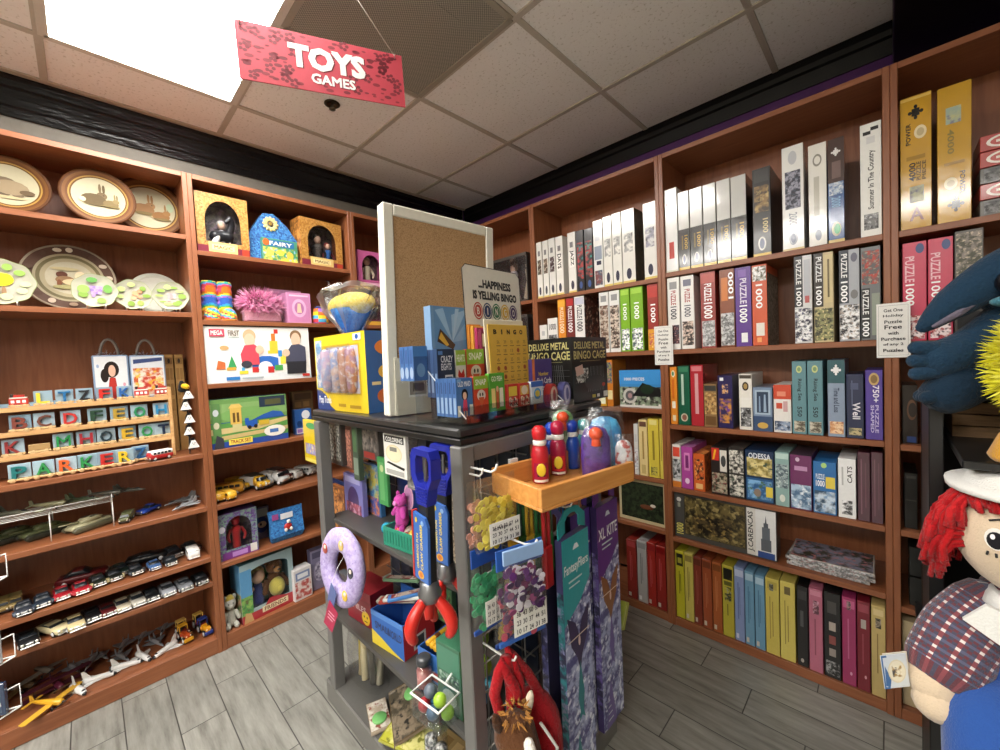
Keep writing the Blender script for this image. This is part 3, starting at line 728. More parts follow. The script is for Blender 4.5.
# ---- third shelf, between the signs
row('third', W3, [
 ('orange spine with teal emblem', (1.5094, 1.243, 1.5575, 0.972), .2, 'e08a2c', 'e .25 .82 .75 .94 e9e2c8;e .32 .84 .62 .92 2a7a5a;r .3 .45 .6 .78 d06a20;r .25 .28 .75 .4 f2ead8;r .3 .06 .75 .16 e9d9b8'),
 ('dark green puzzle spine', (1.5603, 1.2456, 1.6136, 0.972), .2, '1f5a42', 'r .1 .9 .9 .98 3a7a5a;r .3 .34 .5 .86 b9cdbb;e .2 .06 .8 .2 c9c2a8;e .3 .08 .7 .18 8a5a4a'),
 ('red shrink-wrapped spine', (1.6162, 1.2489, 1.6716, 0.972), .22, 'b0323a', 'r .1 .9 .9 .98 d07a80;r .35 .2 .62 .86 d9a0a4', {'mat': 'wrap'}),
 ('short sepia village spine', (1.6722, 1.164, 1.7261, 0.972), .2, '8a6c48', 'f .05 .3 .95 .8 8a6434 c9a468 54402a;r .05 .84 .95 .96 3a3833;r .1 .05 .9 .25 6a4c2c'),
 ('indigo spine with gold jesters', (1.7288, 1.2012, 1.788, 0.972), .22, '2c2452', 'r .15 .9 .4 .96 eee;f .3 .66 .7 .84 d9a464 2c2452 e9c9a0;a .1 .1 .9 .56 2c2452 c98a3a 6a3a8c', {'mat': 'gloss', 'right': 'r 0 0 1 1 4a4a5c'}),
 ('white and black speckled spine', (1.8107, 1.2071, 1.86, 0.972), .2, 'e4e0d6', 'e .25 .7 .75 .86 3a3026;e .35 .73 .65 .83 a98c50;r .1 .42 .9 .58 e9e6de;f .1 .06 .9 .4 222 777 ccc;r .05 .92 .95 .98 4a4238'),
 ('grey-blue spine with tower window', (1.8613, 1.1517, 1.9295, 0.972), .2, '7a8ca4', 'r .1 .38 .9 .94 a9bccc;r .2 .42 .8 .9 2c3c54;p .3 .44 .4 .44 .38 .8 .32 .8 8aa0b8;p .55 .44 .7 .44 .66 .84 .58 .84 9ab0c4;e .2 .06 .8 .2 c9a450;r 0 0 1 .34 3a4f70;e .22 .06 .78 .2 c9a450'),
 ('red-topped white spine', (1.9325, 1.1635, 1.9917, 0.972), .2, 'e4e0da', 'r 0 .7 1 1 c9492f;r .2 .76 .7 .86 e08a70;r .15 .5 .5 .62 c9492f;r .55 .44 .8 .66 c9a0a0;f .05 .04 .95 .24 27364f 8a99b0 c9ccd0'),
 ('teal spine with green flower emblem', (1.9939, 1.2547, 2.0402, 0.972), .2, '5f8a92', 'e .3 .84 .7 .94 c9d08a;e .38 .86 .62 .92 7a9a6a;t .35 .46 .68 .76 13292e -90 |Rising Sea;t .35 .24 .68 .38 13292e -90 |550;f .12 .03 .88 .18 c9c0ac 544a3c 998'),
 ('second teal spine with green flower emblem', (2.0417, 1.2552, 2.0892, 0.972), .2, '5f8a92', 'e .3 .84 .7 .94 c9d08a;e .38 .86 .62 .92 7a9a6a;t .35 .46 .68 .76 13292e -90 |Rising Sea;t .35 .24 .68 .38 13292e -90 |550;f .12 .03 .88 .18 c9c0ac 544a3c 998'),
 ('blue-grey spine with puzzle piece', (2.1017, 1.2562, 2.152, 0.972), .2, '8a9ab0', 'r 0 .7 1 1 2f5a62;z .2 .8 .8 .94 f2f2f2;t .35 .32 .68 .64 27364f -90 |Time and Loss;f .1 .04 .9 .2 c98a5a e9c9a0 a65'),
 ('navy spine with script title', (2.1545, 1.2046, 2.2022, 0.972), .2, '27304f', 'r .3 .5 .36 .9 5a6484;t .35 .3 .8 .56 e4e4ea -90 |Well;r .25 .76 .7 .86 4a5474;f .12 .05 .88 .16 6a6a52 c9b98a 332'),
 ('violet spine lettered 750', (2.2054, 1.2182, 2.2515, 0.972), .2, '55409a', 'e .2 .78 .8 .96 c9a86a;e .3 .81 .7 .93 8a6a3c;t .42 .54 .8 .78 f2eef8 -90 |750+;t .3 .1 .5 .5 cfc4ec -90 |SHAPED;t .56 .1 .76 .5 cfc4ec -90 |PUZZLE')])
# ---- fourth shelf
row('fourth', W2, [
 ('clear-wrapped white spine at tray corner', (1.3349, 0.9588, 1.3583, 0.7), .15, 'dcdcd8', 'f .1 .1 .9 .5 b9bcc0 e9e9e9 a77;r .2 .65 .8 .8 ccc', {'mat': 'wrap'}),
 ('cream puzzle spine', (1.3617, 0.9818, 1.4062, 0.7), .2, 'e6cf92', 'r .1 .88 .9 .97 6a4a3a;r .4 .3 .6 .8 a98a4a;r .25 .04 .75 .2 c9b070'),
 ('yellow puzzle spine', (1.4092, 0.9905, 1.4631, 0.7), .2, 'dcc64a', 'r .15 .9 .85 .98 e9dc8a;r .4 .3 .6 .8 9a8430;f .2 .04 .8 .18 6a6a3a c9b950 443'),
 ('narrow yellow puzzle spine', (1.4655, 0.9934, 1.4897, 0.7), .2, 'd8c456', 'r .4 .3 .6 .8 9a8430')])
row('fourth', W3, [
 ('white-topped puzzle with zebra photo', (1.5173, 0.8771, 1.5646, 0.674), .2, 'e0dcd4', 'f .05 .2 .95 .66 333 ccc 777;r .1 .72 .9 .94 d94f3c;r 0 0 1 .14 d07a30'),
 ('magenta puzzle box with white logo', (1.5661, 0.8714, 1.6179, 0.674), .2, 'b04a9a', 'e .3 .12 .7 .26 f0d0e8;r .25 .44 .75 .86 d98ac0;r .36 .5 .64 .8 7a2c6c', {'top': 'a 0 0 1 1 8a3a7a c98ab8 b04a9a'}),
 ('orange puzzle box with dark figures', (1.6191, 0.8456, 1.6689, 0.674), .2, 'd0622c', 'f .1 .3 .9 .86 d0622c 3a2420 f0a860;r .2 .06 .8 .2 f0c080', {'right': 'a 0 0 1 1 a8482a d8783a 6a2c1c', 'top': 'a 0 0 1 1 c0562a e89a50 7a3020'}),
 ('red and black collage puzzle', (1.694, 0.8855, 1.7623, 0.674), .2, '2c2422', 'r .05 .72 .5 .98 c9322a;p .1 .74 .2 .74 .35 .95 .22 .95 e9b02c;r .55 .5 .95 .95 d9d2c8;f .05 .04 .95 .46 332 b0a48c 844;e .6 .6 .9 .84 444'),
 ('black puzzle box covered in white words', (1.7649, 0.8892, 1.8251, 0.674), .2, '2e2a28', 'f .04 .5 .96 .96 2e2a28 d9d4c8 665;f .04 .04 .96 .46 2e2a28 d9d4c8 454', {'top': 'r 0 0 1 1 55504a'}),
 ('navy puzzle with golden moonlit scene', (1.8274, 0.8892, 1.9307, 0.674), .2, '1d3350', 'a .06 .5 .94 .86 8a7a3c d9c98a 3a4a3c;t .12 .84 .9 .95 e0e4ea 0 |ODESSA;r .04 .03 .96 .46 2c5a8a;a .08 .06 .92 .42 2c5a8a 7fb0d8 4a6a4a;e .3 .1 .55 .26 8a7a6a;p .72 .12 .95 .12 .95 .32 .72 .32 e0c84a'),
 ('teal puzzle with grey lake photo', (1.9329, 0.893, 1.9811, 0.674), .2, '8aa9a4', 'r .05 .88 .95 .98 b9d0c8;f .05 .34 .95 .78 4a5a62 98a8a8 c9d4d0;e .3 .08 .7 .22 d9dcd0'),
 ('plum puzzle with frosty blue foot', (1.9832, 0.8891, 2.0519, 0.674), .2, '6a2a5a', 'r 0 .48 1 1 6a2a5a;r .2 .72 .8 .8 b98ab0;e .25 .88 .45 .96 c9b0c4;a .03 .02 .97 .46 4a6a8a a9c0d4 e0e8ee', {'top': 'r 0 0 1 1 4a3a4a'}),
 ('blue puzzle lettered 1000', (2.0547, 0.8741, 2.1247, 0.674), .2, '2a6ca8', 'e .35 .88 .6 .98 a9d07a;t .12 .66 .5 .76 e4eef6 0 |PUZZLE;t .12 .52 .5 .64 fff 0 |1000;r .55 .5 .95 .72 e0c94a;a .05 .03 .95 .44 c9d8e4 2f4a62 7f9fc0'),
 ('white spine with cat drawings', (2.1284, 0.8945, 2.1792, 0.674), .2, 'eeeeec', 't .52 .6 .8 .88 333 90 |CATS;r .2 .55 .3 .86 b9b9b6;f .2 .06 .8 .3 eee 444 bbb'),
 ('maroon shrink-wrapped spine', (2.1825, 0.9244, 2.2171, 0.674), .2, '4c2434', 'r .25 .1 .35 .9 7a4c5c;r .6 .2 .68 .85 6a3c4c', {'mat': 'wrap'}),
 ('second maroon shrink-wrapped spine', (2.2184, 0.9288, 2.25, 0.674), .2, '4c2434', 'r .25 .1 .35 .9 7a4c5c;r .6 .2 .68 .85 6a3c4c', {'mat': 'wrap'})])
# ---- fifth shelf
r = empty('puzzle_box', 'wide grey puzzle box with old market painting and lettered 1000, fifth shelf', 'puzzle', (1.677, .06, .435))
x0, z1, x1, z0 = (1.5122, 0.7016, 1.934, 0.434)
z1 = min(z1, .648); x0 = max(x0, 1.526); r.location = ((x0 + x1) / 2, .055, .435)
W, Hh = x1 - x0, z1 - .435
mb = carton(MB(), W, .075, Hh, '4c4a47', 'r .11 .1 .73 .96 3c3426;a .12 .11 .72 .95 2a2417 6a5c34 9a8a58;a .2 .2 .6 .6 1f1a12 54462c 8a7440;t .02 .08 .1 .32 d9cf6a 90 |1000;e .03 .8 .08 .9 c9c5bd;r .04 .68 .07 .78 998;r .74 .03 .82 .97 dcd9d2;t .75 .1 .81 .9 333 90 |J.CARENCAS;r .82 .03 .995 .97 e6e6e4')
part(mb, 'carton', r)
mb = MB()
mb.box(-.018, .018, -.0012, 0, 0, .05, '5a5f66', 'card', .0004); mb.box(-.014, .014, -.0014, 0, .05, .1, '646a72', 'card', .0004)
mb.box(-.008, .008, -.0016, 0, .1, .118, '565c64', 'card', .0004); mb.prism([(-.003, .118), (.003, .118), (0, .15)], -.0016, 0, 'xz', '50565e')
mb.box(-.03, .03, -.001, 0, -.03, -.004, '2c4a8c', 'card', .0004)
part(mb, 'printed_skyscraper', r, 'grey skyscraper picture', (W * .41, -.0388, .035))
for k, (c, ar) in enumerate((('c9c4bc', 'a 0 0 1 1 c9c4bc 777 b55'), ('e0dcd6', 'f 0 0 1 1 bbb 667 eee'), ('a9a29a', 'a 0 0 1 1 877 ccc 455'), ('b9b2aa', 'a 0 0 1 1 332 889 b77'))):
    mb = MB(); mb.box(-.125, .125, -.09, .09, 0, .0125, c, 'wrap', .002)
    mb.face((-.12, -.085, .0125), (1, 0, 0), (0, 1, 0), .24, .17, ar, 'wrap')
    mb.face((-.12, -.09, .001), (1, 0, 0), (0, 0, 1), .24, .0105, 'f 0 0 1 1 ccc 777 a88', 'wrap')
    o = mb.build('puzzle_pouch', None, (2.09 + .01 * (k % 2), .12 - .008 * k, .4352 + k * .0138), rz=(-.02, .03, -.05, .02)[k])
    tag(o, 'flat wrapped puzzle pouch beside the wide grey puzzle box, ' + ('lowest', 'second from bottom', 'third from bottom', 'topmost')[k] + ' of its pile', 'puzzle', 'flat puzzle pouches on the fifth shelf')
r = empty('picture_box', 'dark framed-look box with brown horse picture on fifth shelf left of divider', 'puzzle', (1.3, .06, .452))
x0, z1, x1, z0 = (1.2372, 0.6691, 1.4761, 0.452)
r.location = ((x0 + x1) / 2, .05, .453)
mb = carton(MB(), x1 - x0, .05, z1 - z0, 'c9bc94', 'r .06 .08 .98 .94 1c1f16;a .08 .1 .97 .92 1c2216 35402a 0f120c'); part(mb, 'carton', r)
mb = MB(); mb.loft([[(.0, 0, 0), (.012, 0, -.005), (.0, 0, -.012)], [(.06, 0, .01), (.06, 0, -.004), (.055, 0, -.012)]], '5a3420', 'card')
mb.ell((.03, 0, 0), (.035, .0008, .012), '6a3c22', 'card'); mb.ell((.062, 0, .012), (.014, .0008, .008), 'd9cfc0', 'card')
part(mb, 'printed_horse', r, None, (.0, -.0262, .085))
# ---- lowest shelf
def lo(c, t='', head='332a22', foot='c9c0b0'):
    return f'r .08 .88 .92 .97 {head};r .34 .3 .44 .8 {t or head};r .52 .36 .58 .74 {t or head};r .12 .035 .4 .1 {foot}'
row('lowest', W2, [
 ('red puzzle spine', (1.2735, 0.3517, 1.3269, 0.041), .22, '8c2c24', lo('8c2c24', 'b55', 'a44')),
 ('grey-white puzzle spine', (1.3312, 0.36, 1.382, 0.041), .22, 'a9a6a4', lo('aaa', '777', '888', 'ddd')),
 ('bright red puzzle spine', (1.3842, 0.364, 1.4281, 0.041), .22, '9c2a22', lo('a22', 'b55', '822')),
 ('wider red puzzle spine by divider', (1.4301, 0.3628, 1.4775, 0.041), .22, '8f2620', lo('a22', 'b55', '711'))])
row('lowest', W3, [
 ('yellow puzzle spine with black head', (1.4987, 0.3665, 1.5648, 0.041), .22, 'b9b22c', 'r .15 .78 .9 .96 1c1c16;r .3 .82 .75 .9 a9a23c;r .4 .36 .48 .7 4a4a14;r .55 .4 .62 .66 4a4a14'),
 ('pale yellow puzzle spine', (1.5666, 0.3661, 1.6052, 0.041), .22, 'c4b65a', lo('', '7a7034', '8a7c3c')),
 ('brown-red puzzle spine', (1.607, 0.3615, 1.6423, 0.041), .22, '7a3424', lo('', '9a5444', '5a2c1c')),
 ('rust brown puzzle spine', (1.6445, 0.3626, 1.6847, 0.041), .22, '94492a', lo('', 'b06a48', '6a3420')),
 ('orange brown puzzle spine', (1.6869, 0.3622, 1.7258, 0.041), .22, 'a0562c', lo('', 'c07a4c', '7a4420')),
 ('yellow spine with black title block', (1.7279, 0.3632, 1.7735, 0.041), .22, 'b4a83a', 'r .1 .8 .9 .96 17160f;r .15 .72 .85 .78 5a5a20;f .2 .5 .8 .7 b4a83a 332 998;r .4 .3 .5 .46 6a6428'),
 ('periwinkle blue puzzle spine', (1.7755, 0.3689, 1.8138, 0.041), .22, '8494bc', lo('', '5a6a94', 'b9c2d8', 'ccd')),
 ('sky blue puzzle spine', (1.8153, 0.3642, 1.8505, 0.041), .22, '6c98b4', lo('', '48708c', 'a9c4d4')),
 ('second sky blue puzzle spine', (1.8524, 0.3599, 1.8887, 0.041), .22, '6c98b4', lo('', '48708c', 'a9c4d4')),
 ('broad yellow puzzle spine', (1.8906, 0.3628, 1.9392, 0.041), .22, 'c9b758', 'r .15 .86 .85 .96 b0a04a;f .3 .84 .6 .93 332 998 665;r .3 .2 .36 .76 8a7a38;r .5 .24 .56 .7 8a7a38'),
 ('second broad yellow puzzle spine', (1.9412, 0.3668, 1.9924, 0.041), .22, 'd0bf60', 'r .3 .84 .7 .94 6a5c34;r .3 .2 .36 .76 8a7a38;r .5 .24 .56 .7 8a7a38'),
 ('black puzzle spine', (1.997, 0.3659, 2.0329, 0.041), .22, '1b1a1a', 'r .1 .84 .9 .95 3a3838;r .3 .5 .6 .7 555;e .3 .05 .6 .1 b9b2a8'),
 ('dusty pink puzzle spine', (2.0352, 0.3715, 2.0785, 0.041), .22, 'b86a80', 'f .3 .7 .75 .86 5a3440 c99aa8 844;r .4 .2 .5 .64 8c4a5c;r .1 .92 .9 .98 d08a9c'),
 ('black spine with pale square pictures', (2.0813, 0.3744, 2.1315, 0.041), .22, '1d1c1c', 'r .2 .76 .75 .9 4a4846;r .3 .56 .7 .66 b9aca0;r .3 .4 .7 .5 8a4a44;r .3 .26 .7 .35 9a9088;f .1 .04 .9 .2 222 aaa 666'),
 ('magenta puzzle spine', (2.1341, 0.3756, 2.1748, 0.041), .22, 'a03462', 'r .1 .88 .9 .97 c9628c;f .35 .86 .65 .96 444 a88 b66;r .4 .3 .5 .76 c06a90;e .55 .12 .72 .16 d9a8c0'),
 ('maroon puzzle spine', (2.1763, 0.3763, 2.213, 0.041), .22, '7a1f2c', 'r .1 .88 .9 .97 9a4450;r .3 .7 .7 .8 b9b2a8;r .4 .3 .5 .64 9a4450;e .55 .14 .72 .18 d9a8b0'),
 ('cream puzzle spine next to divider', (2.2147, 0.3736, 2.2534, 0.041), .22, 'c9b070', 'f .3 .76 .7 .87 332 a98 554;r .4 .26 .48 .7 8a7440;r .15 .9 .85 .97 ddc890')])
# ---- bookcase behind the blue plush: dark boxes seen past the doll stand
def darkbox(lab, rect, col, fr, d=.16): BOX('boxed_game', lab, 'box', 'y', .03, rect, d, col, fr, 'dark boxes beside the blue plush toy', mat='gloss')
darkbox('tall dark box with brown circle on shelf behind blue plush arm', (2.2976, 1.1654, 2.3355, 0.966), '2a211c', 'e .3 .4 .95 .75 6a4a34;e .4 .45 .95 .7 2a211c;r .3 .02 .9 .12 27407a')
darkbox('black box upright on shelf at the level of the cat puzzle', (2.3011, 0.8656, 2.3346, 0.672), '171614', 'r .1 .5 .9 .52 4a4640;r .1 .9 .9 .95 3a3834')
for k in range(2):
    z = .404 + k * .105
    darkbox(('lower' if k == 0 else 'upper') + ' black box with pale swirl behind the doll hair', (2.312, z + .1, 2.43, z), '191a18', 'e .4 .3 .6 .5 c9c9c4;e .5 .5 .75 .75 d9d9d4;e .3 .55 .45 .7 b0b0ac', .14)
darkbox('cream box on lowest shelf beside the doll sleeve', (2.2936, 0.3435, 2.3327, 0.041), 'c9b48c', 'r .2 .7 .8 .8 a9945c;f .2 .3 .8 .5 998 bba 776')
# ---- corner bookcase, seen past the corkboard
for k, (rect, lab, c) in enumerate((((0.3534, 1.9772, 0.6417, 1.665), 'grey boxed dolls on top shelf right of the corkboard', '3c3836'), ((0.3847, 1.5906, 0.6296, 1.324), 'dark boxed doll on second shelf right of the corkboard', '2c2826'))):
    x0, z1, x1, z0 = rect
    r = empty('boxed_doll', lab, 'doll', ((x0 + x1) / 2, .16, z0 + .001), 0, 'boxed dolls in the corner bookcase')
    w_, h_ = x1 - x0, z1 - z0
    mb = MB(); mb.box(-w_ / 2, w_ / 2, .09, .1, 0, h_, c, 'card'); mb.box(-w_ / 2, w_ / 2, -.1, .1, 0, .02, c, 'card')
    mb.box(-w_ / 2, w_ / 2, -.1, .1, h_ - .02, h_, '55504c', 'wrap')
    for s in (-1, 1): mb.box(s * w_ / 2 - .004, s * w_ / 2 + .004, -.1, .1, .02, h_ - .02, c, 'card')
    part(mb, 'carton', r)
    for q in (-1, 1):
        mb = MB(); mb.limb([(0, 0, 0), (0, 0, h_ * .35), (0, 0, h_ * .55)], [.045, .022, .03], ('d9d2d8', 'b9a890')[(q + 1) // 2], 'fabric', 10, 3)
        mb.ell((0, 0, h_ * .68), (.026, .024, .032), 'd9b49c', 'plastic', 12, 8); mb.ell((0, .006, h_ * .7), (.033, .028, .036), ('5a3a28', '3a2c24')[(q + 1) // 2], 'plush', 12, 8)
        part(mb, 'doll', r, None, (q * w_ * .24, .02, .05))
    mb = MB(); mb.box(-w_ / 2 + .005, w_ / 2 - .005, -.098, -.0975, .022, h_ - .022, 'fff', 'film', 0); part(mb, 'window', r)
# ---- paper signs taped to the dividers
for nm, rect, lab in (('small', (1.4644, 1.4353, 1.5496, 1.2537), 'small white paper sign for the free holiday puzzle, nearer the room corner'), ('large', (2.2365, 1.443, 2.3182, 1.2605), 'large white paper sign for the free holiday puzzle beside blue plush toy')):
    x0, z1, x1, z0 = rect
    w_, h_ = x1 - x0, z1 - z0
    mb = MB(); n = 6; vs = []; fs = []
    for i in range(n + 1):
        for j in range(2): vs.append((-w_ / 2 + w_ * j, -.004 * math.sin(i / n * 1.4) ** 2 * (i / n), h_ * (1 - i / n)))
    for i in range(n): fs.append((2 * i, 2 * i + 2, 2 * i + 3, 2 * i + 1))
    mb.add([(-w_ / 2, -.0012, 0), (w_ / 2, -.0012, 0), (w_ / 2, -.0012, h_), (-w_ / 2, -.0012, h_), (-w_ / 2, 0, 0), (w_ / 2, 0, 0), (w_ / 2, 0, h_), (-w_ / 2, 0, h_)],
           [(0, 1, 2, 3), (5, 4, 7, 6), (0, 3, 7, 4), (1, 5, 6, 2), (3, 2, 6, 7), (0, 4, 5, 1)], 'eceae4', 'card')
    ops = 'r .06 .04 .94 .045 999;r .06 .955 .94 .96 999;r .06 .04 .07 .96 999;r .93 .04 .94 .96 999'
    for i, (t, a, b) in enumerate((('Get One', .22, .78), ('Holiday', .2, .8), ('Puzzle', .24, .76), ('Free', .24, .76), ('with', .34, .66), ('Purchase', .14, .86), ('of any 2', .2, .8), ('Puzzles', .2, .8))):
        y = .84 - i * .105; ops += f';t {a} {y} {b} {y + (.075 if i == 3 else .06)} 222 0 |{t}'
    mb.face((-w_ / 2, -.0012, 0), (1, 0, 0), (0, 0, 1), w_, h_, ops, 'card')
    tag(mb.build('paper_sign', None, ((x0 + x1) / 2, -.003, z0)), lab, 'sign', 'paper price signs on the puzzle bookcases')

# ================================================================== LEFT BOOKCASES
LQ = PI / 2     # things on the left bookcases face +x
def ldata(x, yz): return (x, yz[0], yz[1])
# ---- plates
def plate(lab, px, R, rings, art, group, stand=False, rz=0.0, lean=.13, ry=1.0, x=-.10, zs=1.942, petal=0):
    """plate leaning back; origin at its foot on the shelf"""
    y = px[0]; R = min(R, (px[1] - zs) / math.cos(lean)) if px[1] > zs + .05 else R
    r = empty('decorative_plate', lab, 'plate', (x, y, zs + .001), LQ + rz, group)
    mb = MB(); seg = [c for _, c in rings]
    radii = [0.0005] + [q * R for q, _ in rings]
    n = 72
    prof = []
    cols = []
    for i, (q, c) in enumerate(rings):
        dep = .012 * (q ** 3)
        prof.append((q * R, dep)); cols.append(c)
    prof = [(.0005, 0)] + prof
    M = Matrix(((1, 0, 0, 0), (0, 0, -1, 0), (0, ry, 0, 0), (0, 0, 0, 1)))
    cs = cols + [cols[-1]] * 3
    full = prof + [(R * 1.004, .0105), (R * .6, -.003), (.0005, -.006)]
    mb.lathe([(a, b) for a, b in full], n, 'fff', 'ceramic', M, True, cs)
    if petal:
        for k, v in enumerate(mb.v):
            a = math.atan2(v.z, v.x); q = math.hypot(v.x, v.z) / R
            if q > .8: s_ = 1 + .03 * math.cos(petal * a); mb.v[k] = Vector((v.x * s_, v.y, v.z * s_))
    for q_, (kind, cx, cz, a, b, c) in enumerate(art):
        e = -.0045 - q_ * .00006 - (.012 * (max(abs(cx) + a, abs(cz) + b)) ** 3)
        nn = 14
        vs = [(R * (cx + a * math.cos(2 * PI * i / nn)), e, R * ry * (cz + b * math.sin(2 * PI * i / nn))) for i in range(nn)]
        mb.add(vs, [tuple(range(nn))], c, 'ceramic')
    part(mb, 'dish', r, None, (0, -.02, R * ry * math.cos(lean) * (1.05 if petal else 1) + .006), rot=(-lean, 0, 0))
    if stand:
        mb = MB()
        for s in (-1, 1):
            mb.tube([(s * R * .4, -.055, .02), (s * R * .4, -.05, .003), (s * R * .4, .03, .003), (s * R * .3, .05, R * .9)], .0018, 6, 'd9d4ca', 'metal')
        mb.tube([(-R * .4, .03, .003), (R * .4, .03, .003)], .0018, 6, 'd9d4ca', 'metal')
        part(mb, 'wire_stand', r)
    return r
BROWN = [(.70, 'a8a186'), (.74, '5e421c'), (.78, '9a783a'), (.84, '5c381a'), (.92, '6a4522'), (1.0, '502e14')]
def rabbit(cx, cz, k, c, c2, c3='3a2c1c'):
    return [('e', cx, cz - .14 * k, .30 * k, .2 * k, c), ('e', cx + .2 * k, cz + .02 * k, .13 * k, .12 * k, c2), ('e', cx + .16 * k, cz + .26 * k, .035 * k, .16 * k, c2), ('e', cx + .25 * k, cz + .25 * k, .035 * k, .15 * k, c),
            ('e', cx - .26 * k, cz - .18 * k, .08 * k, .08 * k, 'c9b890'), ('e', cx + .24 * k, cz + .04 * k, .02 * k, .02 * k, c3), ('e', cx + .05 * k, cz - .28 * k, .3 * k, .06 * k, '6a5c34')]
plate('brown-rimmed plate painted with a grey raccoon, leftmost on the top shelf', (-2.0535, 2.0518), .165, BROWN,
      [('e', .05, -.1, .42, .26, '8a7a60'), ('e', -.1, .05, .3, .2, '6a5c48'), ('e', -.32, .02, .16, .14, '9a8c74'), ('e', -.36, .03, .1, .04, '2c261e'), ('e', .42, -.22, .18, .09, '5a4a34'), ('e', .2, -.34, .14, .07, '6a5c48'), ('e', -.1, -.34, .14, .07, '544838'), ('e', 0, -.45, .4, .05, 'a99c78')], 'brown-rimmed animal plates on the top shelf', x=-.13)
plate('brown-rimmed plate painted with two rabbits, middle of the top shelf', (-1.8112, 2.0556), .148, BROWN, rabbit(-.14, .04, 1.1, '54452a', '66553a') + rabbit(.3, -.1, .7, '6c5c3a', '7a6a44'), 'brown-rimmed animal plates on the top shelf', x=-.1)
plate('brown-rimmed plate with pale brown rabbits, partly behind the two-rabbit plate', (-1.6469, 2.0851), .132, BROWN, rabbit(-.16, .05, 1.0, '84603a', '8f6c44') + rabbit(.3, -.14, .8, '80592e', '8a663a') + [('e', .56, .1, .1, .16, '9aa88a')], 'brown-rimmed animal plates on the top shelf', x=-.175)
GRN = '7fa03c'
def leaves(n, r, c, a=.2, b=.09, seed=1):
    g = random.Random(seed); o = []
    for i in range(n):
        t = 2 * PI * i / n + g.uniform(-.2, .2); o.append(('e', r * math.cos(t), r * math.sin(t), g.uniform(a * .7, a), g.uniform(b, a * .8), g.choice(c)))
    return o
WHT = [(.6, 'b0ae9e'), (.84, 'acaa98'), (.985, 'aaa995'), (1.0, '88975c')]
plate('white plate with big yellow flower and green edge, leftmost of second shelf', (-2.0886, 1.6765), .15, WHT, leaves(9, .68, ['a9c07a', '8fb056', 'c9d6a0'], .2, .1, 3) + [('e', -.05, .1, .4, .3, 'f0dc2a'), ('e', .1, .22, .2, .16, 'e9c81c'), ('e', -.2, -.02, .2, .14, 'f4e650'), ('e', .05, -.5, .07, .3, '9a7a5a'), ('e', -.15, -.5, .06, .3, 'c99a8a')], 'painted plates on the second shelf', True, x=-.1, zs=1.593, petal=8)
plate('large brown and white transferware plate with dog scene', (-1.9154, 1.7295), .172, [(.5, 'b9b198'), (.6, 'a89d7e'), (.68, '6f6648'), (.74, 'a2977a'), (.95, '5a4236'), (1.0, '9a8a76')],
      leaves(16, .84, ['c9b8a4', '5a4438', 'a98f78', 'd9ccb8'], .1, .06, 5) + [('e', -.16, .08, .12, .1, '5a3424'), ('e', -.1, -.08, .2, .12, '8a6a4a'), ('e', .1, -.14, .26, .1, 'd2b890'), ('e', .22, .05, .12, .16, 'dcc8a4'), ('e', -.1, .26, .3, .05, 'b9ac84'), ('e', 0, -.3, .36, .07, 'a09a6a'), ('e', -.22, -.2, .05, .12, '7a4a30')], 'painted plates on the second shelf', False, x=-.19, zs=1.593, lean=.2)
plate('scalloped white plate with purple grapes and green leaves', (-1.8479, 1.6866), .068, WHT, [('e', .05 + .13 * ((k % 4) - 1.5) * (1 - .12 * (k // 4)), .2 - .17 * (k // 4), .09, .09, ('a98cc4', '9478b4', 'b9a0d0')[k % 3]) for k in range(13)] + [('e', -.48, .05, .26, .24, '8fae5a'), ('e', -.5, -.28, .22, .18, '7a9a44'), ('e', .55, .12, .2, .26, '6a9a4a'), ('e', -.1, .62, .24, .16, '5a9048'), ('e', .25, -.62, .2, .18, '8fae5a')], 'painted plates on the second shelf', True, x=-.065, zs=1.593, petal=7)
plate('scalloped white plate with orange peaches', (-1.7319, 1.7004), .064, WHT, [('e', .1, .1, .18, .17, 'd9a078'), ('e', .34, .24, .15, .14, 'c98c68'), ('e', .0, -.22, .16, .15, 'e0ac84'), ('e', .32, -.12, .14, .14, 'd09470')] + leaves(7, .66, ['9ab85a', 'b0c878', '7f9c44'], .22, .12, 8), 'painted plates on the second shelf', True, x=-.085, zs=1.593, petal=7)
plate('plain white oval dish standing behind the peach plate', (-1.6445, 1.7454), .095, [(.8, 'c9c8bc'), (1.0, 'b9b8aa')], [('e', .3, .3, .2, .08, 'dcdcd2')], 'painted plates on the second shelf', False, x=-.2, zs=1.593)
plate('scalloped white plate with pink cherries and slender leaves, beside the divider', (-1.6092, 1.6996), .064, WHT, [('e', .05 + .16 * ((k % 3) - 1), .12 - .2 * (k // 3), .1, .1, ('e0a8a8', 'd99898', 'e8b8b0')[k % 3]) for k in range(7)] + leaves(10, .62, ['9ab85a', '8aa850', 'b0c878'], .26, .05, 11), 'painted plates on the second shelf', True, x=-.062, zs=1.593, petal=6)

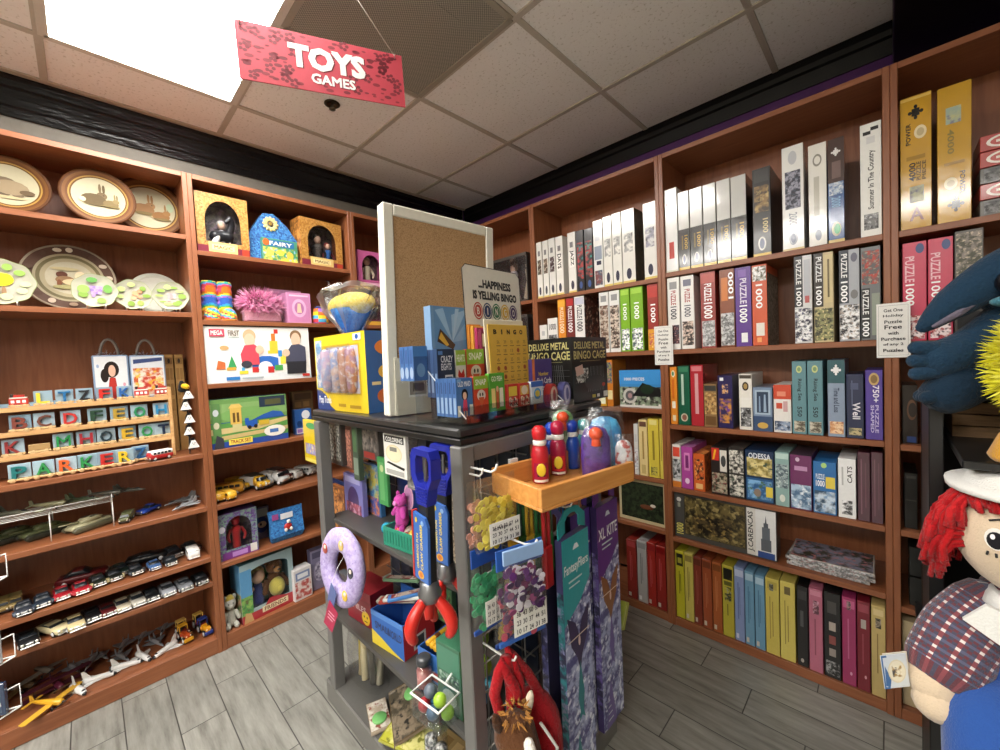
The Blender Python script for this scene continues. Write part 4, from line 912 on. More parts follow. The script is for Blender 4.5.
# ---- stepped rack of letter wagons
ZS = ZA[2]
XR = -.085
yL, yRt = -2.24, ((-1.6305, 1.1099))[0]
rk = empty('display_rack', 'stepped pine display rack holding the wooden letter train', 'rack', (-.15, yL, ZS + .001), LQ)
WR = yRt - yL
mb = MB(); mb.box(WR - .012, WR, -.075, .05, 0, ((-1.621, 1.2604))[1] - ZS, 'fff', 'pine'); part(mb, 'end_panel', rk)
tz = [((-1.9732, 1.2166))[1] - ZS, ((-1.979, 1.1241))[1] - ZS, ((-1.9845, 1.0355))[1] - ZS]
for k, z in enumerate(tz):
    mb = MB(); mb.box(0, WR - .012, -.072, .05 if k == 0 else .02, z - .010, z, 'fff', 'pine'); mb.box(0, WR - .012, -.075, -.071, z - .012, z + .006, 'fff', 'pine', .0006); part(mb, 'ledge', rk)
mb = MB(); mb.box(0, WR - .012, .04, .05, 0, tz[0] - .012, '5a3a28', 'cherry'); part(mb, 'back_board', rk)
def px_key(t): return sum(map(ord, t))
def wagon(lab, yz, z, x, letter, c, kind=0, rz=0.0, k=1.0):
    y = yz[0]
    r = empty('letter_wagon', lab, 'toy', (x, y, z), LQ + rz, 'wooden letter train wagons on the pine rack')
    r.scale = (k, k, k)
    mb = MB(); mb.box(-.026, .026, -.012, .012, .006, .012, 'd9b882', 'card', .001); ch_ = part(mb, 'chassis', r)
    for sx_ in (-.015, .015):
        mb = MB(); mb.cyl((sx_, -.0125, .008), (sx_, -.0165, .008), .0072, None, 14, 'c9a878', 'card'); part(mb, 'wheel', ch_)
    mb = MB()
    if kind == 0:
        bg = ('8ea6b4', '9fb4c0', '7f98a8')[int(px_key(lab)) % 3]
        mb.box(-.025, .025, -.002, .002, .013, .060, bg, 'card'); part(mb, 'backing_card', r)
        mb = MB(); gv, gf, _ = glyphs(letter, 2)
        x0_, w_ = -.017, .034
        vs = [(x0_ + w_ * u, -.011, .0125 + .040 * v) for u, v in gv]; n = len(vs)
        edges = {}
        for f_ in gf:
            for i in range(len(f_)):
                a, b = f_[i], f_[(i + 1) % len(f_)]
                if (b, a) in edges: del edges[(b, a)]
                else: edges[(a, b)] = 1
        mb.add(vs + [(p[0], -.003, p[2]) for p in vs], list(gf) + [(b, a, a + n, b + n) for a, b in edges], c, 'plastic'); part(mb, 'letter', r)
    elif kind == 1:
        mb.box(-.024, .024, -.010, .010, .013, .036, c, 'plastic'); mb.box(-.022, .022, -.0102, .0102, .036, .041, 'e9e4d8', 'plastic'); mb.box(-.012, .016, -.009, .009, .041, .05, c, 'plastic')
        mb.face((-.022, -.0102, .014), (1, 0, 0), (0, 0, 1), .044, .02, 'r .08 .3 .28 .8 eee;r .4 .3 .6 .8 eee;r .72 .3 .92 .8 eee', 'plastic')
        part(mb, 'engine_body', r); mb = MB(); mb.cyl((-.016, 0, .041), (-.016, 0, .054), .004, .005, 10, '2c2a28'); part(mb, 'chimney', r)
    else:
        mb.box(-.025, .025, -.01, .01, .013, .034, 'a98858', 'card'); part(mb, 'load', r)
    return r
R1 = [(18, 'E', 'c03a30', 1), (42.7, 'L', 'e0c83a', 0), (64, 'T', '2a6a9c', 0), (84, 'Z', '27292c', 0), (104, 'F', 'c8342c', 0), (124, 'K', '2f64a8', 0), (141, 'E', 'b83a34', 1), (161, 'E', 'a8352c', 1)]
R2 = [(20, 'B', '7a3c30', 0), (44, 'C', '6a4034', 0), (70.7, 'D', 'b8302c', 0), (97, 'F', '22402e', 0), (119, 'E', 'a98a34', 0), (139, 'O', '2f8a5a', 0), (161, 'H', '2f7ea8', 0)]
R3 = [(13, 'K', '8a2c2c', 0), (39, '', '', 2), (63, 'M', '2a8a4a', 0), (86, 'H', 'a02c34', 0), (106, 'O', '22343c', 0), (127, 'E', 'c9a030', 0), (147, 'O', '2f8a4a', 0), (163, 'T', '1f2c44', 0)]
R4 = [(20, 'P', '1f7070', 0), (44, 'A', '2f8a4a', 0), (67, 'R', 'd9602c', 0), (88, 'K', '2f8a4a', 0), (107, 'E', 'c0302c', 0), (125, 'R', 'dcb82a', 0), (141, 'Z', '2a5a8a', 0)]
cn = {'e0c83a': 'yellow', '2a6a9c': 'blue', '27292c': 'black', 'c8342c': 'red', '2f64a8': 'blue', '7a3c30': 'brown', '6a4034': 'brown', 'b8302c': 'red', '22402e': 'dark green', 'a98a34': 'dull yellow', '2f8a5a': 'green', '2f7ea8': 'blue', '8a2c2c': 'dark red', '2a8a4a': 'green', 'a02c34': 'red', '22343c': 'slate', 'c9a030': 'gold', '2f8a4a': 'green', '1f2c44': 'navy', '1f7070': 'teal', 'd9602c': 'orange', 'c0302c': 'red', 'dcb82a': 'yellow', '2a5a8a': 'blue'}
WCOORD = {(0, 18): -2.0783, (0, 42.7): -2.0162, (0, 64): -1.9596, (0, 84): -1.9038, (0, 104): -1.8449, (0, 124): -1.7829, (0, 141): -1.7277, (0, 161): -1.6596, (1, 20): -2.0784, (1, 44): -2.0184, (1, 70.7): -1.9473, (1, 97): -1.8726, (1, 119): -1.8058, (1, 139): -1.7419, (1, 161): -1.6674, (2, 13): -2.101, (2, 39): -2.0366, (2, 63): -1.9736, (2, 86): -1.9096, (2, 106): -1.8508, (2, 127): -1.786, (2, 147): -1.7209, (2, 163): -1.6662, (3, 20): -2.0861, (3, 44): -2.0276, (3, 67): -1.9685, (3, 88): -1.911, (3, 107): -1.8565, (3, 125): -1.8023, (3, 141): -1.7511}
for ri, (rw_, z, x) in enumerate(((R1, ZS + tz[0], -.11), (R2, ZS + tz[1], -.095), (R3, ZS + tz[2], -.095), (R4, ZS, -.035))):
    nm = ('top row of the pine rack', 'second row of the pine rack', 'third row of the pine rack', 'front row on the shelf below the rack')[ri]
    for i, (px, L_, c, kd) in enumerate(rw_):
        pos = 'leftmost' if i == 0 else ORD[i + 1] + ' from left'
        what = {0: f'{cn.get(c, "")} letter {L_} wagon', 1: 'red toy engine with white windows', 2: 'wagon with plain wood load'}[kd]
        wagon(f'{what}, {nm}, {pos}', (WCOORD[ri, px],), z + .0016, x + (-.03 if (ri, i) == (3, 6) else 0), L_, c, kd, rnd.uniform(-.12, .12), 1.12 if ri else 1.0)

# ---- vehicles
def ring(y, hw, z0, z1, r=.35):
    k = min(hw, (z1 - z0) / 2) * r
    return [(-hw + k, y, z0), (hw - k, y, z0), (hw, y, z0 + k), (hw, y, z1 - k), (hw - k, y, z1), (-hw + k, y, z1), (-hw, y, z1 - k), (-hw, y, z0 + k)]
_vm = {}
def vehicle(name, lab, cat, loc, rz, kind, c, c2, group, k=1.0):
    """die-cast toy, nose towards -Y, origin on the ground; parts: body, cabin, four wheels"""
    key = (kind, c, c2)
    if key not in _vm:
        b = MB(); t = MB(); wh_ = []
        gl = '20262c'
        if kind in ('classic', 'sedan', 'sports'):
            tall = {'classic': .036, 'sedan': .034, 'sports': .027}[kind]
            b.loft([ring(-.052, .017, .010, .018), ring(-.050, .020, .008, .021), ring(-.03, .0215, .007, .0235), ring(-.01, .0225, .007, .0245), ring(.03, .0225, .007, .0245), ring(.048, .021, .008, .0225), ring(.052, .018, .010, .018)], c)
            for s in (-1, 1):
                if kind == 'classic':
                    b.loft([ring(-.05, .003, .009, .014), ring(-.042, .0065, .008, .0215), ring(-.03, .007, .008, .022), ring(-.014, .003, .007, .012)], c2)
                    for v in b.v[-32:]: v.x += s * .0215
                b.ell((s * .0145, -.0505, .0165), (.0045, .003, .0045), 'f2f0e4', 'metal', 10, 7)
            b.box(-.019, .019, -.0545, -.052, .007, .0105, 'd9d9d6', 'metal', .0008); b.box(-.019, .019, .052, .0545, .007, .0105, 'd9d9d6', 'metal', .0008)
            b.box(-.008, .008, -.0535, -.051, .0115, .019, 'c9c9c6', 'metal', .0008)
            t.loft([ring(-.018, .018, .0235, .0245), ring(-.006, .0165, .0235, tall), ring(.018, .0165, .0235, tall + .001), ring(.036, .018, .0235, .0245)], gl)
            t.box(-.0155, .0155, -.005, .018, tall - .0005, tall + .0022, c, 'plastic', .001)
            wy = (-.032, .032); wr = .0095; hw = .0225
        elif kind in ('bus', 'van', 'minibus'):
            L = {'bus': .056, 'van': .04, 'minibus': .042}[kind]; hh = {'bus': .046, 'van': .036, 'minibus': .042}[kind]
            b.loft([ring(-L, .018, .008, hh * .62), ring(-L + .004, .021, .007, hh * .9), ring(-L + .012, .0215, .007, hh * .6), ring(L - .004, .0215, .007, hh * .6), ring(L, .019, .009, hh * .6)], c)
            t.loft([ring(-L + .003, .0185, hh * .58, hh * .62), ring(-L + .007, .0205, hh * .55, hh), ring(L - .004, .0205, hh * .55, hh), ring(L, .018, hh * .58, hh * .93)], c2)
            t.face((-.0165, -L + .0025, hh * .62), (1, 0, 0), (0, .12, 1), .033, hh * .26, 'r 0 0 .47 1 20262c;r .53 0 1 1 20262c', 'plastic')
            for s in (-1, 1):
                n_ = 5
                for q in range(n_):
                    y0 = -L + .012 + q * (2 * L - .018) / n_
                    t.box(s * .0202, s * .0209, y0, y0 + (2 * L - .018) / n_ - .0035, hh * .64, hh * .86, gl, 'plastic', .0003)
                b.ell((s * .014, -L, hh * .34), (.004, .002, .004), 'f4f0dc', 'metal', 10, 7)
            b.box(-.02, .02, -L - .002, -L + .001, .007, .011, 'd0d0cc' if kind != 'bus' else '1c1c1c', 'metal', .0008)
            wy = (-L * .6, L * .6); wr = .0098; hw = .0212
        elif kind == 'truck':
            b.box(-.02, .02, -.055, .055, .008, .014, '2a2c2c', 'plastic'); b.loft([ring(-.055, .018, .014, .026), ring(-.05, .0205, .012, .03), ring(-.03, .0205, .012, .03)], c)
            t.loft([ring(-.034, .0205, .012, .03), ring(-.028, .019, .012, .044), ring(-.012, .019, .012, .045), ring(-.010, .019, .012, .043)], c)
            t.face((-.0165, -.0345, .031), (1, 0, 0), (0, .4, .9), .033, .012, 'r 0 0 1 1 20262c', 'plastic')
            t.box(-.021, .021, -.006, .055, .015, .046, c2, 'plastic', .002)
            for q in range(6): t.box(-.0215, .0215, -.002 + q * .0095, .001 + q * .0095, .016, .045, c2, 'plastic', .0006)
            for s in (-1, 1): b.ell((s * .015, -.055, .019), (.004, .002, .004), 'f4f0dc', 'metal', 10, 7)
            wy = (-.036, .034); wr = .0105; hw = .021
        elif kind == 'tractor':
            b.box(-.010, .010, -.04, .01, .018, .036, c, 'plastic', .003); b.box(-.014, .014, .0, .03, .016, .03, c, 'plastic', .003)
            b.cyl((.005, -.022, .036), (.005, -.022, .05), .0018, None, 8, '2a2a2a'); b.box(-.016, .016, -.044, -.03, .008, .022, c2, 'plastic', .002)
            for s in (-1, 1): b.ell((s * .007, -.0405, .029), (.003, .0015, .003), 'f4f0dc', 'metal', 8, 6)
            t.box(-.015, .015, .004, .03, .055, .06, c2, 'plastic', .002)
            for s in (-1, 1):
                for y_ in (.006, .028): t.cyl((s * .013, y_, .03), (s * .013, y_, .056), .0016, None, 6, c2)
            t.box(-.011, .011, .02, .026, .03, .044, '22242a', 'plastic', .002)
            wy = (-.03, .02); wr = .013; hw = .017
        elif kind == 'tank':
            b.loft([ring(-.06, .018, .012, .02), ring(-.05, .022, .01, .026), ring(.05, .022, .012, .027), ring(.058, .02, .016, .024)], c)
            for s in (-1, 1):
                b.loft([ring(-.062, .006, .008, .014), ring(-.054, .007, .0, .02), ring(.052, .007, .0, .02), ring(.06, .006, .008, .016)], c2)
                for v in b.v[-32:]: v.x += s * .026
            t.loft([ring(-.03, .012, .026, .032), ring(-.02, .018, .026, .04), ring(.02, .019, .026, .041), ring(.034, .014, .027, .037)], c)
            t.cyl((0, -.028, .034), (0, -.085, .038), .0026, .002, 8, c); t.cyl((.006, .006, .04), (.006, .006, .045), .006, .005, 10, c2)
            t.cyl((-.008, .0, .044), (-.008, -.02, .046), .0012, None, 6, '33352c')
            wy = (); wr = .01; hw = .02
        _vm[key] = (b.mesh('body'), t.mesh('cabin' if kind != 'tank' else 'turret'), wy, wr, hw)
    bm_, tm_, wy, wr, hw = _vm[key]
    r = empty(name, lab, cat, loc, rz, group); r.scale = (k, k, k)
    for nm, me in (('body', bm_), ('turret' if kind == 'tank' else 'cabin', tm_)):
        o = bpy.data.objects.new(nm, me); COL.objects.link(o); o.parent = r
    for y_ in wy:
        rr_ = wr * (1.35 if kind == 'tractor' and y_ > 0 else 1)
        for s in (-1, 1):
            kw = ('w', round(rr_, 4), s)
            if kw not in _vm:
                w_ = MB(); w_.lathe([(rr_ * .3, -.001), (rr_ * .55, .0), (rr_ * .62, .001), (rr_ * .95, .001), (rr_, .0025), (rr_, .006), (rr_ * .9, .007)], 16, '17171a', 'plastic', Matrix.Rotation(-s * PI / 2, 4, 'Y'), True, ['c9c9c9', 'c9c9c9', '17171a', '17171a', '17171a', '17171a'])
                _vm[kw] = w_.mesh('wheel')
            o = bpy.data.objects.new('wheel', _vm[kw]); COL.objects.link(o); o.parent = r; o.location = (s * hw, y_, rr_)
    return r
def cars(rows, group, z, cat='toy car'):
    for nm, lab, xy, rz, kind, c, c2, k in rows:
        vehicle(nm, lab, cat, (xy[0], xy[1], z + .001), LQ + rz, kind, c, c2, group, k)
vehicle('toy_minibus', 'red and white toy minibus parked beside the letter wagons', 'toy car', (-.03, ((-1.6914, 0.955))[0], ZS + .001), LQ - 1.25, 'minibus', 'b02a2a', 'f2efe8', None, 1.0)
# fourth shelf
G4 = 'military toys on the fourth plate-bookcase shelf'
Z4 = ZA[3]
cars([('toy_tank', 'dark green toy tank under the wire shelf, leftmost', (-0.1992, -2.1306), -1.1, 'tank', '4a5034', '2a2c22', 1.15),
      ('toy_tank', 'olive green toy tank under the wire shelf, second from left', (-0.1625, -2.0456), -1.1, 'tank', '565c3c', '2e3024', 1.15),
      ('toy_tank', 'sand camouflage toy tank at the right end of wire shelf', (-0.1113, -1.9221), -1.05, 'tank', 'a9a584', '5a5844', 1.15),
      ], G4, Z4, 'toy tank')
cars([('toy_truck', 'olive toy army truck on cream card beside the wire shelf', (-0.0835, -1.811), -.3, 'truck', '5c6040', '6a6e4c', .8)], G4, Z4, 'toy truck')
cars([('toy_car', 'bright blue toy car with yellow hubs on the tank shelf', (-0.1485, -1.734), -.9, 'classic', '1f3f9c', '2a50b4', .9)], None, Z4)
# fifth shelf
G5 = 'die-cast cars on the fifth plate-bookcase shelf'; Z5 = ZA[4]
cars([('toy_truck', 'tan toy pickup truck at left end of fifth shelf', (-0.1339, -2.1644), 0, 'truck', '9a8450', '8a7444', .85),
      ('toy_truck', 'second tan toy pickup beside dark classic car', (-0.1376, -2.1357), .1, 'truck', 'a08a54', '7a6a40', .85),
      ('toy_car', 'dark slate classic toy car left of navy one', (-0.0498, -2.1098), .1, 'classic', '2f333c', '3c4450', 1.0),
      ('toy_car', 'navy classic toy car left of two red ones', (-0.0709, -2.064), .1, 'classic', '27303c', '34404c', 1.0),
      ('toy_car', 'red classic toy car, left of the red pair', (-0.0824, -2.0148), .12, 'classic', 'a01c28', 'b8303a', 1.0),
      ('toy_car', 'red classic toy car, right of the red pair', (-0.0781, -1.9627), .12, 'classic', 'ac1f2c', 'b8303a', 1.0),
      ('toy_car', 'black classic toy car with cream roof, left one', (-0.1032, -1.9137), .14, 'classic', '23261f', 'b9a878', 1.0),
      ('toy_car', 'black classic toy car with cream roof, right one', (-0.1099, -1.8652), .14, 'classic', '1e211e', 'a99c74', 1.0),
      ('toy_car', 'black classic toy car in front of the big black convertible', (-0.1044, -1.799), .14, 'classic', '1f2326', '33383c', 1.0),
      ('toy_car', 'blue and white small toy car right of black classics', (-0.0879, -1.7372), .1, 'sedan', '4a6a9c', 'dfe4ea', .9),
      ('toy_car', 'black toy car with pale roof left of white minibus', (-0.0822, -1.6823), .1, 'sedan', '22262a', 'c9ccd0', .95),
      ('toy_minibus', 'white toy minibus front-on at right end of fifth shelf', (-0.0741, -1.5994), 0, 'minibus', 'e9e9e6', 'efefec', 1.05),
      ], G5, Z5)
cars([('toy_car', 'large dark red toy car standing crosswise behind the red pair', (-.19, ((-1.9562, 0.5272))[0]), 1.35, 'classic', '6a1f22', '7a2a2c', 1.5),
      ('toy_car', 'large black toy convertible standing crosswise behind the front cars', (-.19, ((-1.7461, 0.5068))[0]), 1.35, 'sports', '17191b', '222', 1.5),
      ('toy_car', 'black toy taxi at back left of white minibus', (-.17, ((-1.6621, 0.5047))[0]), .2, 'sedan', '1b1c1e', '2a2c2e', 1.2),
      ('toy_car', 'black toy coupe at back behind white minibus', (-.17, ((-1.5937, 0.5086))[0]), .2, 'classic', '17181a', '26282a', 1.1),
      ('toy_car', 'dark green toy car at back behind the cream-roofed pair', (-.15, ((-1.8447, 0.4635))[0]), .2, 'sedan', '20302a', '2a3a32', 1.1)], G5, Z5)
# sixth shelf
G6 = 'die-cast cars on the sixth plate-bookcase shelf'; Z6 = ZA[5]
cars([('toy_car', 'black low toy car, leftmost on sixth shelf', (-0.0426, -2.1069), .15, 'sports', '17181a', '222', 1.2),
      ('toy_car', 'long cream toy car turned sideways on sixth shelf', (-0.0564, -2.0397), .5, 'sports', 'c9bd94', 'b9ac84', 1.25),
      ('toy_car', 'cream toy car front-on beside the long cream one', (-0.0377, -1.9862), .15, 'sedan', 'c9b98c', 'c9b98c', 1.15),
      ('toy_car', 'black toy coupe right of cream car on sixth shelf', (-0.0666, -1.9389), .15, 'sports', '1b1a1c', '222', 1.15),
      ('toy_car', 'dark red toy coupe on sixth shelf', (-0.0644, -1.8952), .15, 'sports', '5a1a1c', '222', 1.15),
      ('toy_car', 'beige toy car, left of the beige pair on sixth shelf', (-0.0571, -1.8501), .12, 'sedan', 'b9b09a', 'b9b09a', 1.1),
      ('toy_car', 'pale grey toy car right of the beige one', (-0.0597, -1.8029), .12, 'sedan', 'a9a59a', 'a9a59a', 1.1),
      ('toy_car', 'black toy sedan between pale grey and silver cars', (-0.0609, -1.7571), .1, 'sedan', '191a1c', '191a1c', 1.1),
      ('toy_car', 'silver toy sports car on sixth shelf', (-0.0546, -1.7033), .1, 'sedan', '8f9298', '8f9298', 1.15),
      ('toy_car', 'dark silver toy saloon right of the silver sports car', (-0.0444, -1.6443), .1, 'sedan', '6d7074', '6d7074', 1.15),
      ('toy_car', 'black toy car, rightmost on sixth shelf', (-0.0486, -1.5843), .1, 'sedan', '151618', '151618', 1.1)], G6, Z6)
# lowest shelf tractors
G7 = 'toy tractors at the right end of the lowest shelf'; Z7 = ZA[6]
cars([('toy_tractor', 'orange toy tractor with yellow hood in front, left', (-0.116, -1.6482), .2, 'tractor', 'b8481c', 'e0a82c', 1.15),
      ('toy_tractor', 'yellow toy tractor with blue driver seat in front, right', (-0.1022, -1.5735), .2, 'tractor', 'e09a1c', '27408c', 1.15),
      ('toy_tractor', 'dark red toy tractor at back left', (-.16, ((-1.6479, 0.1573))[0]), .2, 'tractor', '7a2418', 'dcb860', 1.2),
      ('toy_tractor', 'dark red toy tractor at back right', (-.16, ((-1.5817, 0.1637))[0]), .2, 'tractor', '6a2018', 'd9b458', 1.2)], G7, Z7, 'toy tractor')

# ---- toy aircraft
_am = {}
def aircraft(name, lab, loc, rz, kind, c, c2, group, k=1.0, rot=None):
    r = empty(name, lab, 'toy aircraft', loc, rz, group, rot); r.scale = (k, k, k)
    key = (kind, c, c2)
    if key not in _am:
        P = []
        b = MB(); w_ = MB(); t = MB(); e = MB()
        def circ(y, rx, rz_, z): return [(rx * math.cos(2 * PI * i / 10), y, z + rz_ * math.sin(2 * PI * i / 10)) for i in range(10)]
        if kind == 'shuttle':
            b.loft([circ(-.062, .003, .003, .012), circ(-.054, .008, .007, .013), circ(-.036, .0115, .011, .015), circ(.03, .0125, .0125, .016), circ(.042, .012, .012, .016)], lambda j, i: '2a2c30' if i in (6, 7, 8) or j == 0 else c)
            b.ell((0, -.046, .0235), (.006, .004, .003), '22262c', 'plastic', 10, 6)
            w_.prism([(-.009, -.02), (-.014, .0), (-.04, .026), (-.042, .038), (.042, .038), (.04, .026), (.014, .0), (.009, -.02)], .008, .0105, 'xy', c, 'plastic')
            w_.prism([(-.04, .027), (-.042, .038), (.042, .038), (.04, .027)], .0072, .008, 'xy', '2a2c30', 'plastic')
            t.prism([(.016, .026), (.036, .056), (.046, .056), (.042, .026)], -.0012, .0012, 'yz', c, 'plastic')
            for x, z in ((-.006, .012), (.006, .012), (0, .022)): e.cyl((x, .041, z), (x, .05, z), .003, .0048, 10, '3a3c40')
        elif kind == 'jet':
            b.loft([circ(-.07, .0012, .0012, .014), circ(-.05, .0055, .005, .015), circ(-.02, .009, .008, .016), circ(.03, .011, .008, .015), circ(.05, .009, .007, .015)], c)
            b.ell((0, -.038, .021), (.004, .012, .004), '20262c', 'plastic', 10, 6)
            w_.prism([(-.008, -.018), (-.045, .022), (-.045, .03), (.045, .03), (.045, .022), (.008, -.018)], .013, .0152, 'xy', c2, 'plastic')
            w_.prism([(-.006, .036), (-.024, .052), (-.024, .057), (.024, .057), (.024, .052), (.006, .036)], .013, .015, 'xy', c2, 'plastic')
            for s in (-1, 1):
                t.prism([(.026, .02), (.042, .042), (.05, .042), (.048, .02)], s * .009 - .001, s * .009 + .001, 'yz', c2, 'plastic')
                e.cyl((s * .005, .048, .015), (s * .005, .058, .015), .0048, .004, 10, '2a2c2e')
        else:
            b.loft([circ(-.05, .006, .006, .02), circ(-.045, .0095, .0095, .02), circ(-.01, .0095, .010, .02), circ(.03, .006, .007, .021), circ(.06, .002, .003, .022)], c)
            wz = (.013, .038) if kind == 'biplane' else (.016,)
            for z in wz:
                w_.prism([(-.085, -.026), (-.088, -.018), (-.085, -.004), (.085, -.004), (.088, -.018), (.085, -.026)], z, z + .0022, 'xy', c2, 'plastic')
            if kind == 'biplane':
                for s in (-1, 1):
                    for y_ in (-.022, -.009): w_.cyl((s * .055, y_, .015), (s * .055, y_, .038), .0009, None, 6, '3a2c1c')
                    w_.cyl((s * .007, -.015, .026), (s * .012, -.015, .038), .0009, None, 6, '3a2c1c')
            w_.prism([(-.028, .048), (-.028, .058), (.028, .058), (.028, .048)], .021, .0228, 'xy', c2, 'plastic')
            t.prism([(.044, .022), (.052, .042), (.062, .042), (.06, .022)], -.001, .001, 'yz', c2, 'plastic')
            e.cyl((0, -.05, .02), (0, -.057, .02), .004, .0015, 10, '2a2a2a')
            e.prism([(-.028, .018), (-.028, .0205), (0, .022), (.028, .022), (.028, .0195), (0, .018)], -.0556, -.054, 'xz', '6a4a2c' if kind == 'biplane' else '3a3a3a', 'plastic')
            for s in (-1, 1):
                b.tube([(s * .006, -.025, .014), (s * .014, -.028, .006)], .001, 6, '2a2a2a', 'plastic'); b.cyl((s * .013, -.028, .0055), (s * .016, -.028, .0055), .0055, None, 12, '1c1c1c')
        _am[key] = [('fuselage', b.mesh('fuselage')), ('wing', w_.mesh('wing')), ('tail_fin', t.mesh('tail_fin')), ('engine' if kind in ('shuttle', 'jet') else 'propeller', e.mesh('engine'))]
    for nm, me in _am[key]:
        o = bpy.data.objects.new(nm, me); COL.objects.link(o); o.parent = r
    return r
GA = 'white shuttles and grey jets on the lowest shelf'
for lab, (x, y), rz in (('white toy space shuttle nose-on, leftmost of the front shuttles', (-0.0724, -1.9952), .35), ('white toy space shuttle lying sideways, second of the front shuttles', (-0.0942, -1.9409), 1.25),
                        ('white toy space shuttle sideways, third of the front shuttles', (-0.1026, -1.8554), 1.2), ('white toy space shuttle nose-on, fourth of the front shuttles', (-0.1137, -1.7963), .35), ('white toy space shuttle pointing left, rightmost of the front shuttles', (-0.0948, -1.7159), -1.0)):
    aircraft('toy_space_shuttle', lab, (x, y, Z7 - .0055), LQ + rz, 'shuttle', 'e9e9e6', '2a2c30', GA, 1.0)
for i, (px, lab) in enumerate((((-0.2294, -2.0081), 'leftmost of the back row'), ((-0.2009, -1.9545), 'second of the back row'), ((-0.2436, -1.923), 'third of the back row'), ((-0.2263, -1.8524), 'fourth of the back row'), ((-0.1512, -1.8594), 'behind the third shuttle'), ((-0.2381, -1.7869), 'fifth of the back row'), ((-0.1581, -1.7446), 'between the last two shuttles'), ((-0.2388, -1.7074), 'rightmost of the back row, by the tractors'))):
    aircraft('toy_jet', 'grey toy fighter jet, ' + lab, (px[0] - .02, px[1], Z7 + .002 + .012 * (i % 2)), LQ + .3 * (-1) ** i, 'jet', '8f9296', '7c8084', GA, .95)
aircraft('toy_plane', 'yellow toy propeller plane at front left of lowest shelf', (-0.0437, -2.0731, Z7 + .001), LQ + .75, 'monoplane', 'd9a42c', 'd9a83a', None, 1.15)
for i, (lab, px, c, c2, kd) in enumerate((('dark red toy biplane behind the yellow plane', (-0.1457, -2.056), '5a1f34', '4a1a2c', 'biplane'), ('grey-winged toy plane behind the dark red biplane', (-0.1979, -2.1011), '7a7468', '8a8478', 'monoplane'), ('tan-winged toy plane at far left of lowest shelf', (-0.1413, -2.1639), '6a5438', '8a7448', 'monoplane'))):
    aircraft('toy_plane', lab, (px[0] - .02 - .05 * i, px[1], Z7 + .001 + .03 * (i == 1)), LQ + .3 + .3 * i, kd, c, c2, 'propeller planes at the left of the lowest shelf', 1.15)
# wire shelf with planes
r = empty('wire_shelf', 'white wire riser carrying toy planes over the tanks', 'rack', (0, 0, Z4 + .001), 0)
ya, yb = -2.2, ((-1.8518, 0.7598))[0]
hz = ((-1.8548, 0.807))[1] - Z4
mb = MB()
for y_ in (ya, (ya + yb) / 2, yb):
    mb.tube([(-.045, y_, 0), (-.045, y_, hz), (-.2, y_, hz), (-.2, y_, 0)], .0022, 6, 'e6e4de', 'painted_metal')
part(mb, 'leg_frame', r)
mb = MB()
for q in range(7):
    x = -.045 - q * .0258; mb.tube([(x, ya, hz), (x, yb, hz)], .0016, 6, 'e6e4de', 'painted_metal')
mb.tube([(-.04, ya, hz + .022), (-.04, yb, hz + .022)], .0016, 6, 'e6e4de', 'painted_metal'); mb.tube([(-.04, yb, hz), (-.04, yb, hz + .03)], .0016, 6, 'e6e4de', 'painted_metal')
part(mb, 'wire_deck', r)
for i, (px, c, c2, kd, lab) in enumerate(((14, '7a7c6c', '6a6c5c', 'jet', 'grey-green toy jet, leftmost on the wire riser'), (38, 'a9a884', '8f9070', 'monoplane', 'sand-green toy plane, second on the wire riser'), (62, '4c5a44', '6a7458', 'jet', 'green camouflage toy jet, third on the wire riser'), (84, '5c5a50', '7a786c', 'monoplane', 'grey toy bomber, fourth on the wire riser'), (104, '4a4c44', '5c5e54', 'jet', 'dark toy jet, rightmost on the wire riser'))):
    y_ = {14: -2.12, 38: -2.025, 62: -1.94, 84: -1.865, 104: -1.80}[px]
    aircraft('toy_jet' if kd == 'jet' else 'toy_plane', lab, (-.11, y_, Z4 + hz + .004), LQ + .9 + .2 * (i % 2), kd, c, c2, 'toy planes on the white wire riser', 1.0)
aircraft('toy_jet', 'silver toy jet right of the blue toy car', (-0.0631, -1.6114, Z4 + .001), LQ - .9, 'jet', '8f9498', 'a9adb0', 'silver toy jets beside the blue car', 1.0)
aircraft('toy_jet', 'grey toy jet crosswise behind the silver jet', (-.16, ((-1.6111, 0.7415))[0], Z4 + .001), LQ - 1.2, 'jet', '6a6e70', '84888a', 'silver toy jets beside the blue car', 1.1)

